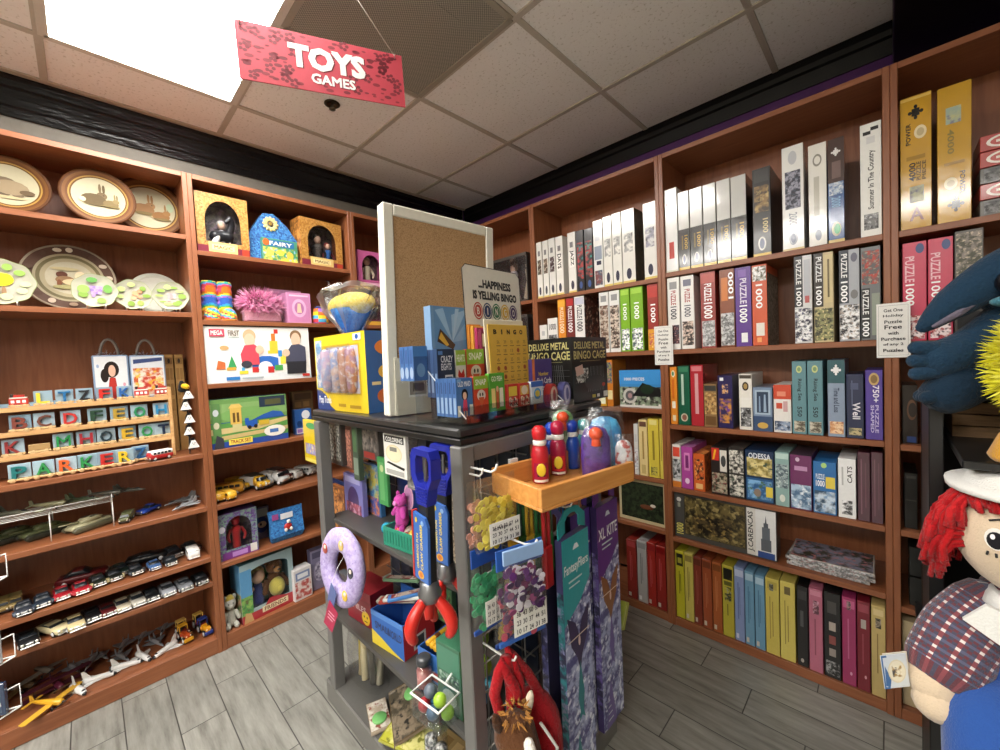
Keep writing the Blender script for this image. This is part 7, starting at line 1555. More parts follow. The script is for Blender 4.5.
# ---- hooks with hanging goods
def hang_root(name, lab, cat, p, rz=PI / 2, group=None): return empty(name, lab, cat, p, rz, group)
def chipbag(lab, p, w_, h_, c, head, rz=PI / 2, grp=None, lblops=None):
    """header bag of chips hung by its top; origin at the hook"""
    r = hang_root('hanging_chip_bag', lab, 'bag of bingo chips', p, rz, grp)
    mb = MB(); g = random.Random(int(h_ * 977 + w_ * 1000))
    for i in range(110):
        x = g.uniform(-.42, .42) * w_; z = -h_ * g.uniform(.34, .96)
        M_ = Matrix.Rotation(g.uniform(-.5, .5), 4, 'X') @ Matrix.Rotation(g.uniform(-.5, .5), 4, 'Y')
        mb.lathe([(.0078, -.0009), (.0085, -.0004), (.0085, .0004), (.0078, .0009)], 10, g.choice(c), 'plastic', Matrix.Translation((x, g.uniform(-.013, .011), z)) @ M_ @ Matrix.Rotation(PI / 2, 4, 'X'), False)
    o = part(mb, 'chip_pile', r); o['kind'] = 'stuff'
    def rg(z, a, b): return [(w_ / 2 * a * q, b * s_, -h_ * z) for q, s_ in ((-1, -.4), (-.5, -1), (0, -1.1), (.5, -1), (1, -.4), (1, .4), (.5, 1), (0, 1.1), (-.5, 1), (-1, .4))]
    mb = MB(); mb.loft([rg(.02, .96, .001), rg(.2, .98, .002), rg(.4, 1, .012), rg(.7, 1, .019), rg(.9, 1, .016), rg(1, .98, .002)], 'fff', 'film', True, False); part(mb, 'clear_bag', r)
    if head:
        mb = MB(); mb.box(-w_ / 2, w_ / 2, -.0022, .0022, -h_ * .22, 0, head, 'gloss'); part(mb, 'header_card', r); mb = MB(); mb.box(-w_ / 2, w_ / 2, -.003, .003, -h_ * 1.03, -h_ * .975, head, 'gloss'); part(mb, 'bottom_seal', r)
    if lblops:
        mb = MB(); mb.box(-w_ * .3, w_ * .42, -.0235, -.0225, -h_ * .9, -h_ * .6, 'f0efe8', 'card', .0003); mb.face((-w_ * .3, -.0236, -h_ * .9), (1, 0, 0), (0, 0, 1), w_ * .72, h_ * .3, lblops, 'card'); part(mb, 'label', r)
    return r
bl = ''.join(f't {.08 + .18 * i} {.08 + .3 * j} {.2 + .18 * i} {.26 + .3 * j} 333 0 |{(7 * i + 13 * j) % 60 + 10};' for i in range(5) for j in range(3))
chipbag('clear bag of yellow bingo chips with white label under the tray', (1.63, *((-1.2747, 1.0618))), .118, .165, ['d9c84a', 'e4d45a', 'c9b43a'], None, PI / 2 - .15, 'bags of bingo chips hung on white hooks', 't .1 .6 .7 .8 555 0 |chips;' + bl)
chipbag('clear bag of pink bingo chips behind the yellow chip bag', (1.595, ((-1.2858, 1.0493))[0], ((-1.2858, 1.0493))[1]), .08, .16, ['c98a70', 'd9a08a'], None, PI / 2 - .1, 'bags of bingo chips hung on white hooks')
chipbag('large blue-headed bag of red and purple bingo chips', (1.67, *((-1.2462, 0.9028))), .125, .21, ['a83a50', '5a2a5c', 'c0485c', '3a2448'], '2f62b8', PI / 2 - .25, 'blue-headed chip bags', bl)
chipbag('blue-headed bag of green bingo chips by the corner post', (1.60, *((-1.2822, 0.8933))), .09, .19, ['3a9a6a', '4ab07a'], '2350a8', PI / 2 - .1, 'blue-headed chip bags', bl)
chipbag('blue-headed bag of yellow bingo chips at the back', (1.60, ((-1.1967, 0.844))[0], ((-1.1967, 0.844))[1]), .13, .21, ['d0b83a', 'b8a02c'], '2a56b0', PI / 2 - .1, 'blue-headed chip bags')
r = chipbag('small clear bag of purple and clear chips on the large blue-headed bag', (1.71, *((-1.2776, 0.9218))), .1, .135, ['5a2a6c', '8a3a6a', 'd9d4dc', '3a2048'], None, PI / 2 - .3, None)
mb = MB(); mb.box(-.05, .05, -.003, .003, -.03, 0, '8fb0dc', 'gloss'); part(mb, 'header_card', r)
hk = gd
for y, z, L in ((((-1.2858, 1.0493))[0], ((-1.2858, 1.0493))[1] + .004, .06), (((-1.281, 1.0633))[0], ((-1.281, 1.0633))[1] + .004, .1), (((-1.2884, 0.8956))[0], ((-1.2884, 0.8956))[1] + .004, .07), (((-1.2429, 0.9016))[0], ((-1.2429, 0.9016))[1] + .004, .17), (-1.03, .915, .12), (-.83, .915, .1), (-1.08, .90, .08), (((-1.2705, 0.6482))[0], ((-1.2705, 0.6482))[1] - .012, .12)):
    mb = MB(); hook(mb, (GX1 - .018, y, z), (1, 0, 0), L); mb.box(GX1 - .019, GX1 - .014, y - .012, y + .012, z - .02, z + .03, 'e6e5e0', 'painted_metal', .001); part(mb, 'wire_hook', hk, 'white wire hook')
# magnetic wands
for i, (y, x, c, nm) in enumerate(((-1.19, 1.60, 'd9a92c', 'yellow'), (-1.165, 1.605, '2f6a34', 'dark green'), (-1.14, 1.61, 'd8b03a', 'yellow'), (-1.115, 1.62, '2a6a3a', 'green'), (-1.09, 1.63, '2f8046', 'bright green'), (((-1.1414, 0.9518))[0], 1.665, 'b01f24', 'red'))):
    r = hang_root('hanging_wand', f'{nm} magnetic bingo wand under the tray, ' + ('leftmost', 'second from left', 'third from left', 'fourth from left', 'fifth from left', 'nearest the kites')[i], 'magnetic wand', (x, y, .975 - .004 * i), PI / 2, 'magnetic wands under the tray')
    mb = MB(); q = [(.009, 0, -.1)] + [(.009 * math.cos(PI * t / 8), 0, -.012 + .01 * math.sin(PI * t / 8)) for t in range(9)] + [(-.009, 0, -.1)]
    mb.tube(q, .0055, 8, c, 'plastic'); part(mb, 'loop', r)
    mb = MB(); mb.box(-.016, .016, -.008, .008, -.2, -.095, c, 'plastic', .004); part(mb, 'handle', r)
# kites
def kite(lab, p, rz, L, w_, c1, c2, c3, txt, cat='kite', group='boxed kites hanging on the gondola', moth='3a2a54', plain=False):
    r = hang_root('hanging_kite', lab, cat, p, rz, group)
    h0 = .06
    mb = MB(); n = 10; q = []
    out = [(-w_ / 2, -h0), (-w_ / 2, -.02)] + [(-w_ * .3 * math.cos(PI * i / n), .0 + .012 * math.sin(PI * i / n)) for i in range(n + 1)] + [(w_ / 2, -.02), (w_ / 2, -h0)]
    inn = [(-w_ * .26, -h0 * .8), (-w_ * .26, -.02)] + [(-w_ * .2 * math.cos(PI * i / n), -.014 + .010 * math.sin(PI * i / n)) for i in range(n + 1)] + [(w_ * .26, -.02), (w_ * .26, -h0 * .8)]
    vs = []; fs = []
    for a, b in zip(out, inn): vs += [(a[0], -.002, a[1]), (b[0], -.002, b[1]), (a[0], .002, a[1]), (b[0], .002, b[1])]
    for i in range(len(out) - 1):
        a, b = 4 * i, 4 * i + 4; fs += [(a, a + 1, b + 1, b), (a + 2, a + 3, b + 3, b + 2), (a, b, b + 2, a + 2), (a + 1, b + 1, b + 3, a + 3)]
    mb.add(vs, fs, c1, 'plastic'); part(mb, 'handle', r)
    ops = f'r 0 0 1 1 {c3}' if plain else (f'a 0 .0 1 .86 a4accf 4c4a80 dfe4f2;p 0 1 1 1 1 .8 .6 .73 0 .67 {c1};t .06 .85 .95 .9 f2f6f6 0 |{txt};r .2 .825 .7 .832 c9e0e0;r .2 .805 .6 .811 c9e0e0;p .38 .945 .62 .945 .55 .965 .45 .965 d9e4ee;'
           f'p .5 .6 .62 .66 .92 .7 .8 .58 .6 .52 .5 .46 .4 .52 .2 .58 .08 .7 .38 .66 {moth};e .46 .56 .54 .6 d9c0b8;r .1 .6 .9 .604 e4d0c0;p .5 .5 .62 .36 .56 .3 .62 .26 .5 .28 .38 .26 .44 .3 .38 .36 {c2};p .12 .0 .6 .0 .36 .22 {c2};' + ''.join(f'r .2 {.03 + .03 * k} .{44 - 5 * k} {.036 + .03 * k} c9d4dc;' for k in range(4)))
    mb = carton(MB(), w_, .02, L, c3, ops, left=f'r 0 0 1 1 {c3};a 0 .1 1 .8 2c2a44 {c2} 8a8ab0', right=f'a 0 0 1 1 2c2a44 {c3} 6a6a94', mat='gloss'); part(mb, 'carton', r, None, (0, 0, -h0 - L))
    return r
kite('teal and violet boxed kite with white lettering nearest the camera', (1.655, -1.02, .905), PI / 2, .69, .125, '35a0a8', '2f8088', '4a4678', 'FantasyFliers')
kite('purple boxed kite at the right end', (1.635, -.815, .925), PI / 2, .69, .125, '5c2c82', '6a5a98', '3c3060', 'XL KITE', moth='8a5a34')
kite('lilac boxed kite edge-on behind the teal one', (1.615, -1.055, .90), PI / 2, .69, .1, '7a70b8', '4a4a7c', '2a2840', 'Fantasy', plain=True)
kite('blue boxed kite edge-on behind the teal kite', (1.602, -.99, .915), PI / 2, .70, .02, '2f6aa8', '3a4a70', '24243c', 'Fliers', plain=True)
kite('purple-topped boxed kite between the teal and purple kites', (1.61, -.925, .925), PI / 2, .70, .1, '5a3c9c', '4a4a80', '24243c', 'XL', moth='2a4a5c')
kite('dark teal boxed kite just left of the purple one', (1.602, -.85, .93), PI / 2, .70, .04, '1f6a74', '2a5a64', '20203a', 'XL', plain=True)
tag(carton(MB(), .03, .02, .09, 'a9b44a', 'r .3 .1 .4 .9 e4e8a0').build('hanging_price_tag', None, (1.59, -.66, .36), rot=(0, .5, PI / 2)), 'lime green tag hanging behind the purple kite', 'tag')
# horse purse
r = hang_root('hanging_horse_purse', 'red plush purse with brown and white horse head and long straps', 'bag', (1.655, *((-1.2705, 0.6482))), PI / 2 - .2)
mb = MB(); mb.limb([(.02, .0, -.30), (.05, .0, -.24), (.07, .01, -.18), (.06, .01, -.13)], [.055, .07, .055, .025], 'a01c24', 'plush', 16, 5); part(mb, 'bag_body', r)
mb = MB()
mb.limb([(-.03, -.04, -.125), (-.035, -.075, -.165), (-.04, -.10, -.225)], [.046, .043, .03], '5a3a24', 'plush', 14, 4)
mb.limb([(-.03, -.088, -.115), (-.036, -.118, -.165), (-.042, -.132, -.225)], [.012, .016, .017], 'ece6da', 'plush', 12, 4)
mb.ell((-.042, -.115, -.25), (.026, .02, .02), 'e9dcd0', 'plush')
for s in (-1, 1):
    mb.ell((-.03 + s * .042, -.04, -.085), (.011, .008, .026), 'e9dcc4' if s > 0 else '4a3020', 'plush', 10, 7, Matrix.Rotation(s * .3, 4, 'Y')); mb.ell((-.034 + s * .036, -.098, -.165), .007, '121010', 'plastic', 8, 6)
part(mb, 'horse_head', r)
mb = MB(); mb.fur((-.028, -.045, -.082), (.03, .028, .014), 100, .016, .003, ['9a6a34', '7a5024', 'b07c40'], 9, 'plush', .5); part(mb, 'mane', r)
mb = MB()
for dx, pts in ((0, [(-.03, 0, -.15), (-.045, .01, -.07), (-.03, .0, 0), (-.0, -.01, -.07), (.0, -.02, -.15)]), (0, [(.02, -.015, -.15), (.015, 0, -.06), (.0, .012, .004), (.05, .012, -.07), (.10, .012, -.17)]), (0, [(-.012, -.01, -.16), (-.008, .0, -.06), (-.012, .008, .002)])):
    P = [Vector(p) for p in pts]; Q = []
    for i in range(len(P) - 1):
        for k in range(4): Q.append(P[i].lerp(P[i + 1], k / 4))
    Q.append(P[-1]); mb.tube(Q, .0125, 10, 'a81a22', 'plush')
part(mb, 'strap', r, 'red plush straps')
mb = MB(); mb.tube([(.03, -.055, -.13), (.06, -.072, -.19), (.05, -.085, -.27)], .0035, 6, 'e9e6de', 'fabric'); mb.tube([(-.005, -.04, -.13), (.0, -.08, -.2), (-.01, -.09, -.27)], .003, 6, 'e9e6de', 'fabric'); part(mb, 'piping', r, 'white piping')
# toys in the grid behind the purse
r = empty('hanging_ball_strip', 'strip of lime and blue toy balls behind the red purse straps', 'toy', (1.50, -1.17, .62), PI / 2)
for k, (y, z, c) in enumerate(((-.06, -.02, '8ab83a'), (-.055, -.1, '9ac03a'), (-.07, -.17, '3a7aa8'), (.0, -.06, '2a2a2c'), (.03, .0, 'c9b84a'), (.035, -.07, '7a5aa0'), (-.03, -.175, '4a9ab0'))):
    mb = MB(); mb.ell((y, 0, z), .026, c, 'plastic'); part(mb, 'ball', r)
mb = MB(); mb.box(-.1, .07, .027, .03, -.2, .04, 'c9ccc8', 'card'); part(mb, 'backing_card', r)

# ================================================================== -Y FACE OF THE GONDOLA
def pack(lab, rect, Y, d, c, ops, cat='toy pack', mat='gloss', grp=None, **kw):
    return BOX('hanging_pack', lab, cat, 'y', Y, rect, d, c, ops, grp, mat=mat, **kw)
pack('yellow card pack hanging at left outside the grey post', (0.1425, 1.0616, 0.3446, 0.8515), -1.15, .02, 'e0c428', 'e .2 .8 .8 .95 3a9a4a;r .1 .2 .9 .45 d9b8c0;a .1 .2 .9 .45 b88aa0 8a9ad0 e0d0a0;r .06 .02 .94 .1 f0e070')
pack('dark grey skull-patterned pack just right of the left post', (0.6058, 1.0997, 0.7742, 0.9383), -1.24, .02, '3a3a38', 'f .05 .1 .95 .95 3a3a38 a9a8a0 1c1c1c')
pack('brown and pink blister pack, second along the top row', (0.7179, 1.0951, 0.8214, 0.926), -1.22, .02, '6a4438', 'f .1 .05 .9 .9 8a5a4a c98a78 4a3430')
pack('green-edged tall pack, third along the top row', (0.8226, 1.105, 0.8669, 0.8919), -1.22, .02, '4a5a4a', 'r .1 .1 .9 .4 8a9a8a;r .2 .5 .8 .9 5a7a54')
pack('grey and red figure blister pack in the top row', (0.8467, 1.1072, 0.981, 0.9741), -1.2, .03, '55504c', 'a .05 .25 .95 .95 55504c 8a8078 2c2a2a;r .2 .04 .8 .22 9a3a34')
pack('white pack with cream disc and black lettering', (1.1419, 1.1079, 1.2663, 0.9793), -1.27, .012, 'e6e6e0', 'r .06 .8 .94 .97 1f1f1f;t .12 .82 .88 .93 f0f0ea 0 |COLORING;e .1 .34 .84 .76 e4d8b0;e .14 .37 .8 .73 efe6c4;r .3 .6 .62 .7 8a8a80;p .12 .3 .9 .2 .94 .26 .2 .34 1f1f1f;r .1 .05 .9 .16 a9a9a4', mat='card')
pack('black and red blister packs in shade above the white pack', (1.0012, 1.1383, 1.1984, 1.0883), -1.2, .04, '4a1c1c', 'a 0 0 1 1 6a1f1f a02a2a 2a1a1a')
pack('clear bag of grey toys beside the blue grabber', (1.152, 1.085, 1.2252, 0.9172), -1.2, .03, '8a8c8c', 'a .05 .05 .95 .95 8a8c8c b9b8b0 5a5c60', mat='wrap')
pack('lavender doll pack standing at left on the upper shelf', (0.685, 0.8934, 0.8404, 0.6732), -1.2, .02, '7a78b8', 'e .2 .3 .8 .8 4a3a6a;a .1 .05 .9 .5 b05a6a 6a3a5a c99ab0;r .1 .86 .9 .97 a9a8d8')
pack('tall sea-life pack with orange fish right of the doll pack', (0.7285, 0.9391, 0.8984, 0.6889), -1.16, .02, '3a6a9a', 'a .05 .5 .95 .98 c9b84a 3a6a9a 8ab0a0;a .05 .04 .95 .5 2f4f9a d9823a 4a6ab0;e .3 .3 .6 .42 e0843a')
pack('narrow green pack leaning before the sea-life pack', (0.9828, 0.9997, 1.0442, 0.8326), -1.21, .012, '4a9a5a', 'r .2 .1 .7 .9 6ab070;e .3 .7 .7 .85 c9d8a0')
pack('navy folder on the back grid left of pink bear', (0.1143, 0.7469, 0.3567, 0.5066), -1.05, .012, '1f3058', 'r .05 .4 .95 .44 8a9ab0')
pack('dark blue sheet on back grid right of the pink bear', (0.8383, 0.8765, 1.021, 0.7078), -1.05, .012, '1c3470', 'r .1 .1 .9 .9 1f3a7c')
r = empty('hanging_toy_cars', 'red and white toy card low on left back grid', 'toy pack', (.78, -1.1, .95))
mb = carton(MB(), .12, .02, .05, 'b83028', 'r .05 .1 .95 .45 e4e4e0;r .1 .5 .9 .9 c0322a'); part(mb, 'card', r)
mb = MB(); mb.box(-.03, .0, -.0115, -.0105, -.05, 0, 'e4e4e0', 'card'); part(mb, 'hanging_tag', r)
pack('tall brown strip pack behind the rear claw grabber', (1.3506, 1.0142, 1.3963, 0.7133), -1.2, .02, '6a5a4c', 'f .1 .05 .9 .95 6a5a4c a99a84 3a3430')
pack('small red and white pack high on the back grid above pink bear', (0.7088, 1.0895, 0.8853, 1.0452), -1.12, .02, 'a8322c', 'r .1 .2 .9 .8 c94a3c;r .3 .35 .7 .65 e9dcd0')
pack('teal and yellow pack low on the back grid behind the green bin', (1.0613, 0.8721, 1.157, 0.7262), -1.08, .015, '2a6a7a', 'a .05 .1 .95 .9 2a6a7a d9b84a 1c3a5a')
pack('grey craft kit behind the red smiley box', (0.3353, 0.3255, 0.6094, 0.1754), -1.1, .03, '55585c', 'a .05 .1 .95 .9 55585c 8a8c88 3a3a3c')
pack('orange and brown pack left of the lavender doll pack', (0.3685, 0.7665, 0.4991, 0.5428), -1.12, .02, '7a4a2a', 'a .05 .05 .95 .95 7a4a2a c98a4a 4a2c1c')
pack('green and black pack hanging under the upper shelf at right', (1.1367, 0.5768, 1.2484, 0.4495), -1.12, .02, '2c4a34', 'a .05 .05 .95 .95 2c4a34 6a8a4a 1a1f1a')
# pink bear on card
r = empty('hanging_plush_bear', 'small magenta plush bear on pink oval card above the green bin', 'toy', (((1.1353, 0.8839))[0], -1.215, .845))
mb = MB()
mb.limb([(0, 0, -.035), (0, 0, .0)], [.022, .02], 'c04aa0', 'plush', 12, 4); mb.ell((0, -.004, .034), (.022, .02, .02), 'c850a8', 'plush'); mb.ell((0, -.024, .03), (.01, .006, .008), 'd884c0', 'plush')
for s in (-1, 1):
    mb.limb([(s * .016, -.004, .01), (s * .03, -.012, -.012)], [.010, .009], 'b84498', 'plush', 8, 3); mb.limb([(s * .01, -.006, -.045), (s * .014, -.014, -.07)], [.011, .010], 'b84498', 'plush', 8, 3); mb.ell((s * .017, 0, .054), (.008, .005, .008), 'b84498', 'plush')
part(mb, 'bear_body', r)
mb = MB(); n = 20; mb.prism([(.012 + .026 * math.cos(2 * PI * i / n), .04 + .042 * math.sin(2 * PI * i / n)) for i in range(n)], .02, .022, 'xz', 'd9a8c4', 'card'); mb.prism([(.012 + .02 * math.cos(2 * PI * i / n), .04 + .034 * math.sin(2 * PI * i / n)) for i in range(n)], .0185, .02, 'xz', 'b884b0', 'card'); part(mb, 'oval_card', r)
# green bin on shelf
gx_, gy_ = 1.185, -1.205
r = empty('plastic_bin', 'green bin of small toys on the upper gondola shelf', 'bin', (gx_, gy_, SH1 + .001), .12)
for nm, b in (('bin_base', (-.085, .085, -.055, .055, 0, .004)), ('bin_wall', (-.085, .085, -.055, -.051, .004, .06)), ('bin_wall', (-.085, .085, .051, .055, .004, .06)), ('bin_wall', (-.085, -.081, -.051, .051, .004, .0595)), ('bin_wall', (.081, .085, -.051, .051, .004, .0595))):
    mb = MB(); mb.box(*b, '2a8a70', 'plastic', .001)
    if nm == 'bin_wall' and b[1] - b[0] > .1:
        for k in range(12): mb.box(b[0] + .006 + k * .0137, b[0] + .011 + k * .0137, b[2] - .0015, b[2], .012, .05, '1f7a62', 'plastic', .0004)
    part(mb, nm, r)
for k, (x, y, z, c) in enumerate(((-.05, -.02, .042, 'c0342c'), (-.02, .0, .045, '9a8a7c'), (.02, -.015, .046, 'c9b03a'), (.055, .01, .044, '2f6a9c'), (-.03, .03, .048, '7a7468'), (.04, .03, .05, '554c48'), (0, -.03, .04, 'b84a3a'))):
    g = MB(); g.limb([(-.014, 0, 0), (.0, .004, .006), (.014, 0, .0)], [.012, .015, .012], c, 'plastic', 10, 3)
    tag(g.build('small_toy', None, (gx_ + x, gy_ + y, SH1 + z - .012), rnd.uniform(0, 3)), ('red', 'taupe', 'mustard yellow', 'blue', 'grey', 'dark brown', 'brick red')[k] + ' small toy lying in the green bin', 'toy', 'small toys in the green bin')
tag((lambda m: m.build('foil_tube', None, (1.09, -1.21, SH1 + .02), rot=(0, PI / 2, .2)))(MB().lathe([(.016, -.06), (.019, -.055), (.019, .05), (.012, .06)], 16, '2f9ab8', 'sparkle')), 'shiny blue foil tube left of the green bin', 'toy')
tag((lambda m: m.build('cloth_hat', None, (1.26, -1.12, SH1 + .001)))(MB().lathe([(.07, 0), (.072, .004), (.045, .008), (.042, .05), (.03, .06), (.001, .062)], 18, '7a7458', 'fabric')), 'olive cloth hat behind the green bin', 'hat')
# grabber toys
def grabber(lab, x, y, k):
    r = empty('hanging_claw_grabber', lab, 'toy', (x, y, 1.135 - .02 * k), k * .15, 'claw grabber toys', rot=(0, rad(2), k * .15)); r.scale = (.8 + .03 * k,) * 3
    mb = MB(); c = '1f2a9c'
    out = [(-.036, 0), (.036, 0), (.046, -.02), (.046, -.075), (.03, -.105), (.022, -.15), (-.022, -.15), (-.03, -.105), (-.046, -.075), (-.046, -.02)]
    inn = [(-.022, -.018), (.022, -.018), (.03, -.03), (.03, -.07), (.02, -.088), (.012, -.092), (-.012, -.092), (-.02, -.088), (-.03, -.07), (-.03, -.03)]
    vs = []; fs = []
    for a, b in zip(out, inn): vs += [(a[0], -.016, a[1]), (b[0], -.012, b[1]), (a[0], .016, a[1]), (b[0], .012, b[1])]
    for i in range(10):
        a, b = 4 * i, 4 * ((i + 1) % 10); fs += [(a, a + 1, b + 1, b), (a + 2, b + 2, b + 3, a + 3), (a, b, b + 2, a + 2), (a + 1, a + 3, b + 3, b + 1)]
    mb.add(vs, fs, c, 'plastic')
    for q in range(5): mb.box(-.024, .024, -.0185, -.015, -.106 - q * .009, -.101 - q * .009, '1a2488', 'plastic', .001)
    part(mb, 'handle', r, 'blue handle')
    mb = MB(); mb.box(-.004, .004, -.004, .004, -.088, -.03, '8a8c90', 'metal', .001); part(mb, 'trigger', r)
    mb = MB(); mb.box(-.02, .02, -.014, .014, -.37, -.148, '202020', 'plastic', .003); part(mb, 'shaft', r)
    mb = MB(); mb.prism([(-.034, -.352), (.03, -.356), (.034, -.2), (.022, -.178), (-.034, -.17)], -.024, -.016, 'xz', '3a6ab8', 'gloss')
    mb.prism([(-.036, -.353), (-.030, -.353), (-.030, -.168), (-.036, -.168)], -.026, -.01, 'xz', 'c0342c', 'gloss')
    mb.face((-.034, -.0242, -.356), (1, 0, 0), (0, 0, 1), .066, .185, 't .5 .18 .66 .86 f0d84a 90 |CLAW GRABBER;t .24 .18 .38 .7 f0d84a 90 |GRABBING FUN;e .3 .04 .7 .16 e0a83a;e .38 .06 .62 .14 c9702c;e .6 .84 .8 .92 8ab0e0;e .2 .86 .36 .94 d9b83a', 'gloss'); part(mb, 'sleeve', r, 'blue printed sleeve')
    mb = MB(); mb.lathe([(.016, -.358), (.026, -.365), (.027, -.385), (.033, -.395), (.03, -.415), (.012, -.42)], 14, '8a8c90', 'metal'); part(mb, 'collar', r)
    for a in range(3):
        t = a * 2 * PI / 3 + .5; q = []; rr_ = []
        for s in range(9):
            u = s / 8; rad_ = .014 + .05 * math.sin(u * PI * .72); q.append((rad_ * math.cos(t), rad_ * math.sin(t), -.405 - .105 * u)); rr_.append(.012 + .006 * math.sin(u * PI))
        mb = MB(); mb.tube(q, rr_, 8, 'd02a20', 'plastic'); part(mb, 'claw', r, 'red claw')
grabber('blue-handled claw grabber with red claws, in front', 1.556, -1.405, 0)
grabber('blue-handled claw grabber with red claws, nearer the corner post behind', 1.474, -1.294, 1)
# purple ring
r = empty('hanging_swim_ring', 'lilac ring cushion with two tags leaning by left post', 'toy', (.962, -1.345, .655), 0)
r.rotation_euler = (rad(-4), 0, rad(8)); r.scale = (1.08, .8, 1.16)
mb = MB(); A, Bq = .074, .033; vs = []; fs = []; nn, mm = 36, 14
for i in range(nn):
    a = 2 * PI * i / nn
    for k in range(mm):
        b = 2 * PI * k / mm; q = A + Bq * math.cos(b) * (1 + .03 * math.cos(9 * a))
        vs.append((q * math.cos(a), .03 * math.sin(b), q * math.sin(a) * 1.05))
for i in range(nn):
    for k in range(mm): fs.append((i * mm + k, i * mm + (k + 1) % mm, ((i + 1) % nn) * mm + (k + 1) % mm, ((i + 1) % nn) * mm + k))
mb.add(vs, fs, ('a99ac8', 'b8acd4', '9a8ac0'), 'art_fabric', True); part(mb, 'ring', r)
for k, (a, c) in enumerate(((2.5, 'b04a3a'), (.1, '333344'), (-.9, 'e0b83a'), (1.2, 'd9b86a'))):
    mb = MB(); mb.ell((A * math.cos(a), -.03, A * 1.05 * math.sin(a)), (.014, .003, .015), c, 'fabric', 12, 7); mb.ell((A * math.cos(a) + .004, -.033, A * 1.05 * math.sin(a) + .006), (.006, .002, .006), 'e9d4c4', 'fabric', 10, 6); part(mb, 'printed_spot', r)
mb = MB(); mb.prism([(-.045, -.155), (.0, -.17), (.03, -.11), (-.015, -.085)], -.046, -.044, 'xz', 'a81f48', 'gloss'); mb.face((-.03, -.0465, -.145), (.96, 0, -.25), (.25, 0, .96), .045, .045, 'r .1 .7 .8 .78 e0a0b4;r .1 .5 .9 .58 e0a0b4;r .1 .3 .7 .38 e0a0b4', 'gloss'); mb.prism([(-.03, -.09), (.005, -.1), (.018, -.06), (-.01, -.035)], -.0425, -.0405, 'xz', '5a6a9c', 'gloss'); part(mb, 'hang_tag', r, 'red and blue tags')
mb = MB(); mb.tube([(-.01, -.041, -.04), (-.004, -.02, -.0), (0, .02, .04)], .001, 5, 'c9c8c4', 'plastic'); part(mb, 'hanging_loop', r)
# boxes on lower shelf
Z2 = SH2 + .001
def openbox(lab, loc, w_, d_, h_, c, front, right, rz, inside=None, group=None):
    r = empty('display_box', lab, 'box', loc, rz, group)
    mb = MB(); mb.box(-w_ / 2, w_ / 2, -d_ / 2, d_ / 2, 0, .003, c, 'card'); mb.box(-w_ / 2, w_ / 2, -d_ / 2, -d_ / 2 + .003, .003, h_, c, 'card'); mb.box(-w_ / 2, w_ / 2, d_ / 2 - .003, d_ / 2, .003, h_ * 1.25, c, 'card')
    for s in (-1, 1): mb.box(s * w_ / 2 - (.003 if s > 0 else 0), s * w_ / 2 + (.003 if s < 0 else 0), -d_ / 2 + .003, d_ / 2 - .003, .003, h_, c, 'card')
    mb.face((-w_ / 2, -d_ / 2, 0), (1, 0, 0), (0, 0, 1), w_, h_, front); mb.face((w_ / 2, -d_ / 2, 0), (0, 1, 0), (0, 0, 1), d_, h_, right)
    part(mb, 'tray_carton', r)
    return r
BXP('red box with yellow smiley standing at left on lower shelf', 'toy box', (.875, -1.21, Z2), (.15, .1, .125), '8a1f2c', 'r 0 .75 1 1 a02838;t .15 .38 .8 .55 d9c0c4 0 |SMILES;e .62 .05 .95 .45 e0b82a;e .7 .25 .75 .32 332;e .82 .25 .87 .32 332;r .72 .14 .85 .17 332', .1)
openbox('blue and yellow display box of stick toys on lower shelf', (1.085, -1.205, Z2), .165, .13, .115, '2f62b0', 'p 0 0 1 0 .7 .1 .3 .3 0 .42 e0c838;t .12 .5 .62 .72 1c2c5c 0 |SMALL;t .5 .46 .95 .7 1c2c5c 0 |WORLD;r 0 .86 1 1 4a80c8', 'r 0 0 1 1 b82c30;r .3 .1 .7 .5 d9d4cc;r .36 .16 .64 .44 444', .12)
for k, (x, y, a, c) in enumerate(((1.05, -1.2, .5, 'c9c4b8'), (1.075, -1.2, .7, 'b8483a'), (1.1, -1.2, .6, 'dcdcd6'), (1.12, -1.19, .9, '3a7ac0'), (1.04, -1.17, .4, '6a8a6a'))):
    m = MB(); m.box(-.075, .075, -.016, .016, 0, .012, c, 'gloss', .003); m.face((-.07, -.014, .0121), (1, 0, 0), (0, 1, 0), .14, .028, 'a .05 .1 .95 .9 c9bcae 8a2c2c e9e4d8')
    tag(m.build('stick_toy_pack', None, (x, y, Z2 + .118 + k * .014), rot=(0, -.12, a)), ('grey-white', 'red', 'white', 'blue', 'green-grey')[k] + ' wrapped stick toy across the blue and yellow display box', 'toy pack', 'stick toys on the blue and yellow display box')
openbox('blue and red display box of yellow sticks under the red claws', (1.29, -1.19, Z2), .1, .12, .085, '2f62b0', 'r 0 0 1 1 3a70b8;e .1 .2 .5 .7 d9d4c0;r .5 .1 .95 .4 c9342c', 'r 0 0 1 1 b02830', .12)
for k in range(5):
    m = MB(); m.cyl((-.05, 0, 0), (.05, 0, 0), .0085, None, 10, 'd9a82c'); m.cyl((-.02, 0, 0), (.0, 0, 0), .0088, None, 10, '6a3a1c')
    tag(m.build('toy_stick', None, (1.262 + k * .0185, -1.185, Z2 + .09), rot=(0, 0, PI / 2 + .1)), 'yellow striped stick in the blue and red display box, ' + ('leftmost', 'second', 'middle', 'fourth', 'rightmost')[k], 'toy', 'yellow sticks in the display box')
